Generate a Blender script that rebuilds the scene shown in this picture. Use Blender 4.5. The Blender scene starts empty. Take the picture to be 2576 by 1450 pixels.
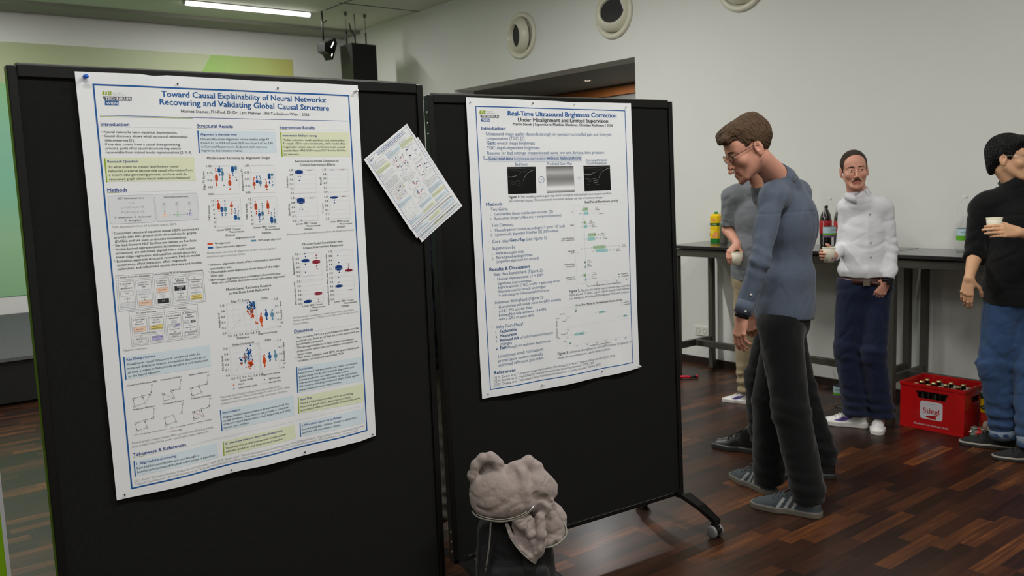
import bpy, math, random
import numpy as np
from mathutils import Vector, Matrix
from math import sin, cos, pi, radians
random.seed(11)
S = bpy.context.scene
COL = S.collection
# ---------------- camera ----------------
cam_d = bpy.data.cameras.new('camera'); cam = bpy.data.objects.new('camera', cam_d); COL.objects.link(cam)
F_PX, YAW, PITCH, ROLL, CAM_H = 2201.06, 0.66983, 0.11837, -0.03649, 1.63
cam_d.sensor_width = 36.0; cam_d.lens = F_PX / 2576 * 36.0
fwd = Vector((sin(YAW)*cos(PITCH), cos(YAW)*cos(PITCH), -sin(PITCH)))
rgt = Vector((cos(YAW), -sin(YAW), 0)); upv = rgt.cross(fwd)
r2 = rgt*cos(ROLL) + upv*sin(ROLL); u2 = -rgt*sin(ROLL) + upv*cos(ROLL)
M = Matrix((r2, u2, -fwd)).transposed().to_4x4(); M.translation = (0, 0, CAM_H)
cam.matrix_world = M
cam_d.clip_start = 0.05
cam_d.dof.use_dof = True; cam_d.dof.focus_distance = 3.1; cam_d.dof.aperture_fstop = 5.6
S.camera = cam
S.view_settings.view_transform = 'Standard'; S.view_settings.look = 'None'
S.view_settings.exposure = 0.0; S.view_settings.gamma = 1.0; S.view_settings.use_curve_mapping = False
# ---------------- world ----------------
wd = bpy.data.worlds.new('world'); S.world = wd; wd.use_nodes = True
wd.node_tree.nodes['Background'].inputs[0].default_value = (0.5, 0.52, 0.5, 1)
wd.node_tree.nodes['Background'].inputs[1].default_value = 0.0
# ---------------- lamps: tube lights recessed in the ceiling ----------------
CEIL = 3.74
TUBE_W = 30.0
TUBES = [(4.14, 9.84, .85), (1.0, 9.84, .9), (3.3, 5.5, 3.0), (0.6, 6.6, .8), (3.3, 2.6, .4), (0.6, 3.9, .5), (2.7, 0.9, 2.0), (0.2, 0.9, 1.3), (-2.1, 7.0, .7), (-2.1, 4.2, .4), (-2.1, 1.0, .4), (0.2, -1.6, .8), (2.7, -1.6, 1.2)]

# ---------------- helpers ----------------
def srgb(r, g, b):
    f = lambda c: (c/255/12.92) if c/255 <= .04045 else ((c/255+.055)/1.055)**2.4
    return (f(r), f(g), f(b), 1)
MATS = {}
def mat(name, col, rough=.5, metal=0., spec=.5, noise=0., nscale=20., bump=0., bscale=60., trans=0., ior=1.45, sheen=0., coat=0., emis=None, estr=0., sub=0., alpha=1.):
    if name in MATS: return MATS[name]
    m = bpy.data.materials.new(name); m.use_nodes = True; nt = m.node_tree; b = nt.nodes['Principled BSDF']
    if len(col) == 3: col = srgb(*col)
    b.inputs['Base Color'].default_value = col; b.inputs['Roughness'].default_value = rough; b.inputs['Metallic'].default_value = metal
    b.inputs['Specular IOR Level'].default_value = spec; b.inputs['Transmission Weight'].default_value = trans; b.inputs['IOR'].default_value = ior
    b.inputs['Sheen Weight'].default_value = sheen; b.inputs['Coat Weight'].default_value = coat; b.inputs['Coat Roughness'].default_value = .1
    b.inputs['Subsurface Weight'].default_value = sub; b.inputs['Subsurface Radius'].default_value = (.01, .004, .002)
    if emis: b.inputs['Emission Color'].default_value = emis; b.inputs['Emission Strength'].default_value = estr
    if noise or bump:
        tc = nt.nodes.new('ShaderNodeTexCoord')
        if noise:
            n = nt.nodes.new('ShaderNodeTexNoise'); n.inputs['Scale'].default_value = nscale; n.inputs['Detail'].default_value = 5
            nt.links.new(tc.outputs['Object'], n.inputs['Vector'])
            mr = nt.nodes.new('ShaderNodeMapRange'); mr.inputs[3].default_value = 1-noise; mr.inputs[4].default_value = 1+noise
            nt.links.new(n.outputs['Fac'], mr.inputs[0])
            mx = nt.nodes.new('ShaderNodeVectorMath'); mx.operation = 'SCALE'; mx.inputs[0].default_value = col[:3]
            nt.links.new(mr.outputs[0], mx.inputs['Scale']); nt.links.new(mx.outputs[0], b.inputs['Base Color'])
        if bump:
            n2 = nt.nodes.new('ShaderNodeTexNoise'); n2.inputs['Scale'].default_value = bscale; n2.inputs['Detail'].default_value = 4
            nt.links.new(tc.outputs['Object'], n2.inputs['Vector'])
            bp_ = nt.nodes.new('ShaderNodeBump'); bp_.inputs['Strength'].default_value = bump; bp_.inputs['Distance'].default_value = .01
            nt.links.new(n2.outputs['Fac'], bp_.inputs['Height']); nt.links.new(bp_.outputs['Normal'], b.inputs['Normal'])
    MATS[name] = m; return m
def tag(o, label=None, cat=None, group=None, kind=None):
    if label: o['label'] = label
    if cat: o['category'] = cat
    if group: o['group'] = group
    if kind: o['kind'] = kind
    return o
def empty(name, loc=(0, 0, 0), rz=0., label=None, cat=None, group=None):
    o = bpy.data.objects.new(name, None); COL.objects.link(o); o.location = loc; o.rotation_euler = (0, 0, rz); o.empty_display_size = .05
    return tag(o, label, cat, group)
class MB:
    def __init__(s): s.v = []; s.f = []; s.m = []; s.mats = []; s.sm = []
    def mi(s, m):
        if m not in s.mats: s.mats.append(m)
        return s.mats.index(m)
    def add(s, vs, fs, m, smooth=False):
        o = len(s.v); k = s.mi(m); s.v += [tuple(map(float, q)) for q in vs]
        for f in fs: s.f.append([o+int(i) for i in f]); s.m.append(k); s.sm.append(smooth)
        return s
    def box(s, x0, x1, y0, y1, z0, z1, m, bev=0.):
        if bev <= 0:
            vs = [(x, y, z) for x in (x0, x1) for y in (y0, y1) for z in (z0, z1)]
            fs = [(0, 1, 3, 2), (4, 6, 7, 5), (0, 4, 5, 1), (2, 3, 7, 6), (0, 2, 6, 4), (1, 5, 7, 3)]
            return s.add(vs, fs, m)
        b = min(bev, abs(x1-x0)/2.01, abs(y1-y0)/2.01, abs(z1-z0)/2.01)
        import bmesh
        bm = bmesh.new(); bmesh.ops.create_cube(bm, size=1)
        for v in bm.verts: v.co = Vector(((x0+x1)/2+v.co.x*(x1-x0), (y0+y1)/2+v.co.y*(y1-y0), (z0+z1)/2+v.co.z*(z1-z0)))
        bmesh.ops.bevel(bm, geom=bm.edges[:], offset=b, segments=2, affect='EDGES', profile=.5)
        vs = [v.co[:] for v in bm.verts]; fs = [[v.index for v in f.verts] for f in bm.faces]; bm.free()
        return s.add(vs, fs, m)
    def tube(s, pts, r, m, n=10, smooth=True, cap=True):
        pts = [Vector(p) for p in pts]; rs = r if isinstance(r, (list, tuple)) else [r]*len(pts)
        vs = []; up = None
        for i, p in enumerate(pts):
            d = (pts[min(i+1, len(pts)-1)]-pts[max(i-1, 0)]).normalized()
            if up is None: up = d.orthogonal().normalized()
            up = (up-d*up.dot(d)).normalized(); w = d.cross(up)
            for k in range(n): a = 2*pi*k/n; vs.append(p+up*cos(a)*rs[i]+w*sin(a)*rs[i])
        fs = [(i*n+k, i*n+(k+1) % n, (i+1)*n+(k+1) % n, (i+1)*n+k) for i in range(len(pts)-1) for k in range(n)]
        s.add(vs, fs, m, smooth)
        if cap: s.add(vs[:n], [list(range(n))[::-1]], m); s.add(vs[-n:], [list(range(n))], m)
        return s
    def stube(s, pts, r, m, n=8, k=6):   # tube through a smoothed line
        P_ = [np.array(p, float) for p in pts]; P_ = [2*P_[0]-P_[1]]+P_+[2*P_[-1]-P_[-2]]; o = []
        for i in range(1, len(P_)-2):
            for j in range(k):
                t = j/k; a, b, c, d = P_[i-1:i+3]; o.append(.5*(2*b+(c-a)*t+(2*a-5*b+4*c-d)*t*t+(3*b-a-3*c+d)*t**3))
        return s.tube([tuple(q) for q in o]+[tuple(P_[-2])], r, m, n)
    def lathe(s, prof, m, c=(0, 0, 0), n=28, axis='z', smooth=True, mfn=None):
        vs = []
        for (r, z) in prof:
            for k in range(n):
                a = 2*pi*k/n; p = (r*cos(a), r*sin(a), z)
                if axis == 'x': p = (z, r*cos(a), r*sin(a))
                vs.append((c[0]+p[0], c[1]+p[1], c[2]+p[2]))
        for i in range(len(prof)-1):
            fs = [(i*n+k, i*n+(k+1) % n, (i+1)*n+(k+1) % n, (i+1)*n+k) for k in range(n)]
            o = s.v; mm = mfn(i) if mfn else m
            s.add([vs[j] for j in range(i*n, (i+2)*n)], [tuple(j-i*n for j in f) for f in fs], mm, smooth)
        return s
    def quad(s, a, b, c, d, m): return s.add([a, b, c, d], [(0, 1, 2, 3)], m)
    def poly(s, pts, m): return s.add(pts, [tuple(range(len(pts)))], m)
    def prism(s, pts2, y0, y1, m, ax='y'):
        n = len(pts2)
        P3 = lambda p, t: (p[0], t, p[1]) if ax == 'y' else ((t, p[0], p[1]) if ax == 'x' else (p[0], p[1], t))
        vs = [P3(p, y0) for p in pts2]+[P3(p, y1) for p in pts2]
        return s.add(vs, [list(range(n))[::-1], list(range(n, 2*n))]+[(i, (i+1) % n, n+(i+1) % n, n+i) for i in range(n)], m)
    def build(s, name, parent=None, M4=None, weld=True):
        me = bpy.data.meshes.new(name)
        vs = s.v
        if M4 is not None: vs = [tuple(M4 @ Vector(v)) for v in vs]
        me.from_pydata(vs, [], s.f)
        for m in s.mats: me.materials.append(m)
        me.polygons.foreach_set('material_index', s.m); me.polygons.foreach_set('use_smooth', s.sm); me.update()
        if weld:
            import bmesh
            bm = bmesh.new(); bm.from_mesh(me); bmesh.ops.remove_doubles(bm, verts=bm.verts, dist=1e-5); bmesh.ops.recalc_face_normals(bm, faces=bm.faces); bm.to_mesh(me); bm.free()
        o = bpy.data.objects.new(name, me); COL.objects.link(o)
        if parent: o.parent = parent
        return o
def struct(o): o['kind'] = 'structure'; return o
def dup(root):
    r = root.copy(); COL.objects.link(r)
    for ch in list(root.children):
        c = ch.copy(); COL.objects.link(c); c.parent = r
        for g in list(ch.children):
            d = g.copy(); COL.objects.link(d); d.parent = c
    return r
_tc = {}
def text_geo(t, res=2, off=0.):
    k = (t, res, off)
    if k in _tc: return _tc[k]
    cu = bpy.data.curves.new('t', 'FONT'); cu.body = t; cu.size = 1; cu.resolution_u = res; cu.offset = off; cu.fill_mode = 'FRONT' if hasattr(cu, 'fill_mode') else 'BOTH'
    ob = bpy.data.objects.new('t', cu); me = ob.to_mesh()
    n = len(me.vertices); co = np.empty(n*3); me.vertices.foreach_get('co', co); co = co.reshape(-1, 3)[:, :2].copy()
    fs = [tuple(p.vertices) for p in me.polygons]
    ob.to_mesh_clear(); bpy.data.objects.remove(ob); bpy.data.curves.remove(cu)
    if n == 0: co = np.zeros((0, 2))
    _tc[k] = (co, fs); return _tc[k]
# ---------------- implicit surfaces (surface nets) ----------------
def smin(a, b, k):
    h = np.clip(.5+.5*(b-a)/k, 0, 1); return b*(1-h)+a*h-k*h*(1-h)
def smax(a, b, k): return -smin(-a, -b, k)
def cap(p, a, b, ra, rb=None):
    a = np.asarray(a, float); b = np.asarray(b, float); rb = ra if rb is None else rb
    ba = b-a; t = np.clip(((p-a) @ ba)/max(ba @ ba, 1e-12), 0, 1)
    return np.linalg.norm(p-a-t[:, None]*ba, axis=1)-(ra+t*(rb-ra))
def ell(p, c, r, R=None):
    q = p-np.asarray(c, float)
    if R is not None: q = q @ np.asarray(R)      # columns of R = axes
    r = np.asarray(r, float); k0 = np.linalg.norm(q/r, axis=1); k1 = np.linalg.norm(q/(r*r), axis=1)+1e-9
    return k0*(k0-1)/k1
def sph(p, c, r): return np.linalg.norm(p-np.asarray(c, float), axis=1)-r
def nets(f, lo, hi, h):
    lo = np.array(lo, float); hi = np.array(hi, float); n = np.ceil((hi-lo)/h/4).astype(int)*4+1
    C = 4; nc = (n-1)//C+1
    ax = [lo[i]+np.arange(nc[i])*h*C for i in range(3)]
    G = np.stack(np.meshgrid(*ax, indexing='ij'), -1).reshape(-1, 3)
    dc = f(G).reshape(nc)
    mn = np.minimum.reduce([dc[i:nc[0]-1+i, j:nc[1]-1+j, k:nc[2]-1+k] for i in (0, 1) for j in (0, 1) for k in (0, 1)])
    mxx = np.maximum.reduce([dc[i:nc[0]-1+i, j:nc[1]-1+j, k:nc[2]-1+k] for i in (0, 1) for j in (0, 1) for k in (0, 1)])
    act = (mn < h*C*1.0) & (mxx > -h*C*1.0)
    D = np.repeat(np.repeat(np.repeat(dc[:-1, :-1, :-1], C, 0), C, 1), C, 2)
    D = np.pad(D, ((0, 1), (0, 1), (0, 1)), mode='edge')
    bl = np.argwhere(act)
    if len(bl):
        o = np.stack(np.meshgrid(*[np.arange(C+1)]*3, indexing='ij'), -1).reshape(-1, 3)
        idx = (bl[:, None, :]*C+o[None]).reshape(-1, 3)
        lin = np.unique(np.ravel_multi_index(idx.T, D.shape)); ii = np.stack(np.unravel_index(lin, D.shape), -1)
        Df = D.reshape(-1)
        for s0 in range(0, len(lin), 400000):
            sl = slice(s0, s0+400000); Df[lin[sl]] = f(lo+ii[sl]*h)
        D = Df.reshape(D.shape)
    s = D < 0
    c8 = [(i, j, k) for i in (0, 1) for j in (0, 1) for k in (0, 1)]
    sh = np.array(D.shape)-1
    cnt = sum(s[i:sh[0]+i, j:sh[1]+j, k:sh[2]+k].astype(np.int8) for i, j, k in c8)
    cells = np.argwhere((cnt > 0) & (cnt < 8)); cid = -np.ones(sh, int); cid[tuple(cells.T)] = np.arange(len(cells))
    acc = np.zeros((len(cells), 3)); w = np.zeros(len(cells))
    for a in c8:
        for d in range(3):
            if a[d]: continue
            b = list(a); b[d] = 1
            A = D[tuple((cells+a).T)]; B = D[tuple((cells+b).T)]
            x = (A < 0) != (B < 0); t = np.where(x, A/np.where(x, A-B, 1), 0)
            p = np.tile(np.array(a, float), (len(cells), 1)); p[:, d] = t
            acc += p*x[:, None]; w += x
    V = lo+(cells+acc/np.maximum(w, 1)[:, None])*h
    Q = []
    for d in range(3):
        u, v = (d+1) % 3, (d+2) % 3
        sa = s; sb = np.roll(s, -1, d); e = np.argwhere(sa != sb)
        e = e[(e[:, d] < sh[d]) & (e[:, u] > 0) & (e[:, v] > 0) & (e[:, u] < sh[u]) & (e[:, v] < sh[v])]
        du = np.zeros(3, int); du[u] = 1; dv = np.zeros(3, int); dv[v] = 1
        q = np.stack([cid[tuple((e-du-dv).T)], cid[tuple((e-dv).T)], cid[tuple(e.T)], cid[tuple((e-du).T)]], -1)
        fl = s[tuple(e.T)]; q[~fl] = q[~fl][:, ::-1]; Q.append(q)
    Q = np.concatenate(Q); Q = Q[(Q >= 0).all(1)]
    return V, Q
def relax(V, Q, it=1, lam=.5):
    for _ in range(it):
        acc = np.zeros_like(V); w = np.zeros(len(V))
        for i in range(4):
            a = Q[:, i]; b = Q[:, (i+1) % 4]
            np.add.at(acc, a, V[b]); np.add.at(acc, b, V[a]); np.add.at(w, a, 1); np.add.at(w, b, 1)
        V = V*(1-lam)+lam*acc/np.maximum(w, 1)[:, None]
    return V
def sdf_obj(name, parts, mats, parent=None, mfn=None, X=None):
    """parts: list of (f, lo, hi, h) or ready (V,Q); all joined into one mesh. mfn(centres, partindex)->material indices"""
    Vs = []; Qs = []; Ms = []; o = 0
    for k, pt in enumerate(parts):
        if len(pt) == 4: V, Q = nets(*pt); V = relax(V, Q, 1, .35)
        else: V, Q = pt
        cen = V[Q].mean(1); mi = mfn(cen, k) if mfn else np.zeros(len(Q), int)
        Vs.append(V); Qs.append(Q+o); Ms.append(mi); o += len(V)
    V = np.concatenate(Vs); Q = np.concatenate(Qs); mi = np.concatenate(Ms).astype(np.int32)
    me = bpy.data.meshes.new(name); me.vertices.add(len(V)); me.vertices.foreach_set('co', V.astype(np.float32).ravel())
    me.loops.add(len(Q)*4); me.loops.foreach_set('vertex_index', Q.astype(np.int32).ravel())
    me.polygons.add(len(Q)); me.polygons.foreach_set('loop_start', np.arange(0, len(Q)*4, 4, dtype=np.int32))
    me.polygons.foreach_set('loop_total', np.full(len(Q), 4, np.int32))
    me.update(calc_edges=True); me.polygons.foreach_set('use_smooth', np.ones(len(Q), bool))
    for m in mats: me.materials.append(m)
    me.polygons.foreach_set('material_index', mi); me.update()
    ob = bpy.data.objects.new(name, me); COL.objects.link(ob)
    if parent: ob.parent = parent
    return ob
def noise3(p, sc, seed=0):
    p = p*sc+seed*7.13
    a = np.sin(p[:, 0]*1.7+2.1*np.sin(p[:, 1]*1.3+seed))+np.sin(p[:, 1]*2.1+1.7*np.sin(p[:, 2]*1.1))+np.sin(p[:, 2]*1.9+1.9*np.sin(p[:, 0]*1.5+1))
    b = np.sin(p[:, 0]*3.9+p[:, 1]*2.3+1.3*np.sin(p[:, 2]*3.1))+np.sin(p[:, 2]*4.3-p[:, 0]*2.7+np.sin(p[:, 1]*3.3))
    return (a/3+b/5)*.7
# ================= ROOM =================
WX = 5.98; WY = 11.11
paint = mat('wall_paint', (226, 227, 222), .75, noise=.02, nscale=3, bump=.02, bscale=120)
ceilm = mat('ceiling_paint', (205, 208, 192), .8, noise=.02, nscale=2)
darkwood = mat('baseboard_wood', (38, 27, 20), .45, noise=.25, nscale=9)
def floor_mat():
    m = bpy.data.materials.new('wood_strip_floor'); m.use_nodes = True; nt = m.node_tree; N = nt.nodes; Lk = nt.links; b = N['Principled BSDF']
    tc = N.new('ShaderNodeTexCoord'); sx = N.new('ShaderNodeSeparateXYZ'); Lk.new(tc.outputs['Object'], sx.inputs[0])
    def math_(op, a, b_=None, c=None):
        n = N.new('ShaderNodeMath'); n.operation = op
        for i, v in enumerate((a, b_, c)):
            if v is None: continue
            if isinstance(v, (int, float)): n.inputs[i].default_value = v
            else: Lk.new(v, n.inputs[i])
        return n.outputs[0]
    y = math_('DIVIDE', sx.outputs[1], .070); row = math_('FLOOR', y)
    wn = N.new('ShaderNodeTexWhiteNoise'); wn.noise_dimensions = '1D'; Lk.new(row, wn.inputs['W'])
    x = math_('ADD', math_('DIVIDE', sx.outputs[0], .46), math_('MULTIPLY', wn.outputs['Value'], 7.3)); colm = math_('FLOOR', x)
    cb = N.new('ShaderNodeCombineXYZ'); Lk.new(row, cb.inputs[0]); Lk.new(colm, cb.inputs[1])
    w2 = N.new('ShaderNodeTexWhiteNoise'); w2.noise_dimensions = '3D'; Lk.new(cb.outputs[0], w2.inputs['Vector'])
    mp = N.new('ShaderNodeMapping'); mp.inputs['Scale'].default_value = (2.2, 34, 1); Lk.new(tc.outputs['Object'], mp.inputs[0])
    ad = N.new('ShaderNodeVectorMath'); ad.operation = 'ADD'; Lk.new(mp.outputs[0], ad.inputs[0]); Lk.new(w2.outputs['Color'], ad.inputs[1])
    sc = N.new('ShaderNodeVectorMath'); sc.operation = 'SCALE'; sc.inputs['Scale'].default_value = 9; Lk.new(w2.outputs['Color'], sc.inputs[0]); Lk.new(sc.outputs[0], ad.inputs[1])
    gn = N.new('ShaderNodeTexNoise'); gn.inputs['Scale'].default_value = 1.6; gn.inputs['Detail'].default_value = 6; Lk.new(ad.outputs[0], gn.inputs['Vector'])
    t = math_('ADD', math_('MULTIPLY', w2.outputs['Value'], .8), math_('MULTIPLY', math_('SUBTRACT', gn.outputs['Fac'], .5), .75))
    cr = N.new('ShaderNodeValToRGB'); e = cr.color_ramp.elements; e[0].position = 0; e[0].color = srgb(34, 19, 12); e[1].position = 1; e[1].color = srgb(150, 92, 42)
    for p_, c in ((.25, (44, 25, 15)), (.5, (58, 32, 18)), (.72, (76, 43, 22)), (.86, (102, 60, 29))): k = e.new(p_); k.color = srgb(*c)
    Lk.new(t, cr.inputs[0])
    fy = math_('ABSOLUTE', math_('SUBTRACT', math_('FRACT', y), .5)); fx = math_('ABSOLUTE', math_('SUBTRACT', math_('FRACT', x), .5))
    gap = math_('MAXIMUM', math_('GREATER_THAN', fy, .490), math_('GREATER_THAN', fx, .4975))
    mx = N.new('ShaderNodeMix'); mx.data_type = 'RGBA'; Lk.new(gap, mx.inputs['Factor']); Lk.new(cr.outputs[0], mx.inputs['A']); mx.inputs['B'].default_value = srgb(62, 36, 26)
    Lk.new(mx.outputs['Result'], b.inputs['Base Color'])
    b.inputs['Roughness'].default_value = .38; b.inputs['Specular IOR Level'].default_value = .32; b.inputs['Coat Weight'].default_value = .10; b.inputs['Coat Roughness'].default_value = .2
    bp_ = N.new('ShaderNodeBump'); bp_.inputs['Strength'].default_value = .25; bp_.inputs['Distance'].default_value = .002; Lk.new(math_('SUBTRACT', math_('MULTIPLY', gn.outputs['Fac'], .4), gap), bp_.inputs['Height']); Lk.new(bp_.outputs[0], b.inputs['Normal'])
    return m
X0, Y0 = -5.0, -4.0
struct(MB().box(X0-.2, WX+.2, Y0-.2, WY+.2, -.2, 0, floor_mat()).build('floor'))
struct(MB().box(X0-.2, WX+.2, Y0-.2, WY+.2, CEIL, CEIL+.2, ceilm).build('ceiling'))
struct(MB().box(X0-.2, WX+.2, WY, WY+.2, 0, CEIL, paint).build('wall_back'))
struct(MB().box(X0-.2, X0, Y0, WY, 0, CEIL, paint).build('wall_left'))
struct(MB().box(X0-.2, WX+.2, Y0-.2, Y0, 0, CEIL, paint).build('wall_front'))
DY0, DY1, DZ = 5.633, 8.494, 2.735
w = MB(); T_ = .28
# right wall with the doorway and the round holes of the air nozzles
VENTS = [(7.235, 3.163, .235), (5.878, 3.165, .235), (4.45, 3.165, .235), (8.6, 3.163, .235)]
w.box(WX, WX+T_, Y0, DY0, 0, CEIL, paint); w.box(WX, WX+T_, DY1, WY, 0, CEIL, paint); w.box(WX, WX+T_, DY0, DY1, DZ, CEIL, paint)
struct(w.build('wall_right'))
bb = MB(); bb.box(WX-.018, WX, Y0, DY0, 0, .062, darkwood); struct(bb.build('baseboard_right'))
bb = MB(); bb.box(WX-.018, WX, DY1, WY, 0, .062, darkwood); struct(bb.build('baseboard_right'))
# corridor behind the doorway
corr = mat('corridor_dim_wall', (120, 120, 112), .7); corrd = mat('corridor_dim_ceiling', (128, 124, 116), .6); owood = mat('corridor_wood', (150, 88, 40), .5, noise=.2, nscale=8)  # dimness of the corridor put into the grey of its walls and ceiling
struct(MB().box(WX+T_, 8.2, 5.0, 9.3, DZ+.0, DZ+.15, corrd).build('ceiling_corridor'))
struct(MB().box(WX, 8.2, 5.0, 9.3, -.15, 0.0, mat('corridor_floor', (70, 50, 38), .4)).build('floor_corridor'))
struct(MB().box(7.55, 7.75, 5.0, 9.3, 0, DZ, corr).build('wall_corridor'))
struct(MB().box(7.50, 7.55, 5.0, 9.3, 2.62, 2.72, owood).build('trim_corridor'))
struct(MB().box(WX+T_, 7.6, 4.9, 5.0, 0, DZ, corr).build('wall_corridor_near'))
struct(MB().box(WX+T_, 7.6, 9.3, 9.4, 0, DZ, corr).build('wall_corridor_far'))
dl = empty('ceiling_downlight', (6.856, 7.176, DZ), 0, 'small round downlight in the ceiling behind the doorway', 'ceiling light')
MB().lathe([(.03, -.001), (.05, -.004), (.05, 0.)], mat('chrome', (200, 200, 200), .2, 1.), n=24).build('rim', dl)
MB().lathe([(0, .004), (.03, -.001)], mat('downlight_glass', (255, 240, 220), .4, emis=(1, .85, .65, 1), estr=3), n=24).build('lens', dl)
ld = bpy.data.lights.new('corridor_light', 'AREA'); ld.size = .3; ld.energy = 26; lo = bpy.data.objects.new('bulb', ld); COL.objects.link(lo); lo.parent = dl; lo.location = (0, 0, -.02)
# ceiling cornice and groove lines
gap = mat('painted_groove_shade', (60, 60, 54), .8)  # dark strips painted as the shade inside shallow ceiling grooves
struct(MB().box(X0, WX, 10.62, WY, 3.700, CEIL, mat('cornice_shade', (150, 150, 138), .8)).build('trim_1'))  # shadow-gap darkness along the back wall put into this band's colour
struct(MB().box(4.95, 4.965, 3.0, 9.6, CEIL-.004, CEIL, gap).build('groove_shade_2'))
struct(MB().box(4.9, WX, 9.15, 9.165, CEIL-.004, CEIL, gap).build('groove_shade_3'))
# tube lamps
tube_m = mat('tube_diffuser', (255, 255, 255), .4, emis=(1, .98, .95, 1), estr=9)
house = mat('lamp_housing', (215, 215, 212), .35, .3)
for i, (tx, ty, tk) in enumerate(TUBES):
    t = empty('tube_lamp', (tx, ty, CEIL), 0, ('white linear ceiling lamp, the lit one near the back wall' if i == 0 else 'white linear lamp in the ceiling outside the picture'), 'ceiling light', None if i == 0 else 'linear lamps beyond the picture')
    MB().box(-.74, .74, -.05, .05, -.012, 0, house, .004).build('housing', t)
    MB().tube([(-.73, 0, -.03), (.73, 0, -.03)], .02, tube_m, 12).build('tube', t)
    for sx in (-1, 1): MB().lathe([(0, -.03), (.022, -.03), (.024, -.0), (0, .0)], house, c=(sx*.745, 0, -.012), n=16).build('end_cap', t)
    ld = bpy.data.lights.new('lamp_light', 'AREA'); ld.shape = 'RECTANGLE'; ld.size = 1.46; ld.size_y = .05; ld.energy = TUBE_W*tk; ld.color = (1, .985, .955)
    lo = bpy.data.objects.new('light', ld); COL.objects.link(lo); lo.parent = t; lo.location = (0, 0, -.055)
# wall nozzles
cream = mat('cream_plastic', (222, 220, 200), .4, coat=.2); dk = mat('painted_duct_shade', (22, 22, 22), .6)
VL = ['leftmost round cream air nozzle on the right wall, above the doorway', 'round cream air nozzle with a black opening turned toward the camera', 'round cream air nozzle cut by the top edge of the picture', None]
for i, (vy, vz, r) in enumerate(VENTS[:3]):
    v = empty('air_nozzle', (WX, vy, vz), 0, VL[i], 'air vent', 'round air nozzles along the right wall')
    prof = [(r*.55, .0), (r, -.001), (r*1.0, -.018), (r*.93, -.032), (r*.82, -.026), (r*.80, -.012), (r*.74, .0)]
    MB().lathe([(a, b) for a, b in prof], cream, n=48, axis='x').build('flange', v)
    # swivel ball with an outlet, modelled about -x then turned
    ball = [(r*.76*sin(a), -r*.50*cos(a)+.03) for a in [k*pi/2/10 for k in range(4, 11)]]
    pr = [(r*.49, -.004), (r*.50, -r*.34), (r*.53, -r*.355)]+[(r*.76*sin(a), -r*.50*cos(a)) for a in [k*pi/40 for k in range(10, 21)]]
    bo = MB().lathe(pr, cream, n=48, axis='x').build('swivel_ball', v)
    bi = MB().lathe([(0, -r*.20), (r*.495, -r*.20)], dk, n=32, axis='x').build('duct_shade', bo)  # black disc painted in place of the shade deep in the outlet
    bo.rotation_euler = [(0, -.06, -.26), (0, .18, .42), (0, .1, .3)][i]
# mural on the back wall
def mural_mat():
    m = bpy.data.materials.new('mural_print'); m.use_nodes = True; nt = m.node_tree; N = nt.nodes; Lk = nt.links; b = N['Principled BSDF']; b.inputs['Roughness'].default_value = .5
    g = N.new('ShaderNodeNewGeometry'); sx = N.new('ShaderNodeSeparateXYZ'); Lk.new(g.outputs['Position'], sx.inputs[0])
    def rampn(src, a, b_, cols):
        mr = N.new('ShaderNodeMapRange'); mr.inputs[1].default_value = a; mr.inputs[2].default_value = b_; Lk.new(src, mr.inputs[0])
        cr = N.new('ShaderNodeValToRGB'); e = cr.color_ramp.elements; e[0].position = 0; e[0].color = srgb(*cols[0]); e[1].position = 1; e[1].color = srgb(*cols[-1])
        for i, c in enumerate(cols[1:-1]): k = e.new((i+1)/(len(cols)-1)); k.color = srgb(*c)
        Lk.new(mr.outputs[0], cr.inputs[0]); return cr.outputs[0]
    low = rampn(sx.outputs[2], .6, 3.0, [(150, 200, 150), (165, 210, 165), (140, 205, 175), (140, 195, 165), (140, 195, 135)])
    top = rampn(sx.outputs[0], 1.6, 4.1, [(178, 190, 150), (178, 188, 148), (186, 196, 158), (196, 206, 166)])
    gr = rampn(sx.outputs[0], 4.0, 5.2, [(160, 205, 105), (178, 205, 120), (196, 208, 128), (198, 196, 110)])
    def step(expr_out, edge):
        n = N.new('ShaderNodeMath'); n.operation = 'GREATER_THAN'; Lk.new(expr_out, n.inputs[0]); n.inputs[1].default_value = edge; return n.outputs[0]
    def lin(kx, kz):
        a = N.new('ShaderNodeMath'); a.operation = 'MULTIPLY'; Lk.new(sx.outputs[0], a.inputs[0]); a.inputs[1].default_value = kx
        c = N.new('ShaderNodeMath'); c.operation = 'MULTIPLY_ADD'; Lk.new(sx.outputs[2], c.inputs[0]); c.inputs[1].default_value = kz; Lk.new(a.outputs[0], c.inputs[2]); return c.outputs[0]
    def mix(f, A, B):
        n = N.new('ShaderNodeMix'); n.data_type = 'RGBA'; Lk.new(f, n.inputs['Factor']); Lk.new(A, n.inputs['A']); Lk.new(B, n.inputs['B']); return n.outputs['Result']
    c1 = mix(step(lin(0, 1), 2.93), low, top)
    c2 = mix(step(lin(1, -.62), 2.02), c1, gr)
    Lk.new(c2, b.inputs['Base Color']); return m
tag(MB().box(-3.5, 5.197, WY-.025, WY-.002, .585, 3.375, mural_mat(), .004).build('mural'), 'large green printed mural on the back wall above the stage', 'mural')
# stage
st = empty('stage', (0, 0, 0), 0, 'low stage with grey carpet top and black front before the mural', 'stage')
MB().box(X0+.01, 5.9, 7.96, WY-.03, .02, .36, mat('stage_black', (18, 18, 18), .6)).build('stage_front', st)
MB().box(X0+.01, 5.93, 7.93, WY-.03, .362, .39, mat('grey_carpet', (92, 94, 96), .95, noise=.35, nscale=60, bump=.6, bscale=160)).build('stage_top', st)
struct(MB().box(X0, WX, WY-.02, WY, .39, .58, mat('white_skirting', (235, 235, 232), .5)).build('baseboard_back'))
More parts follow.
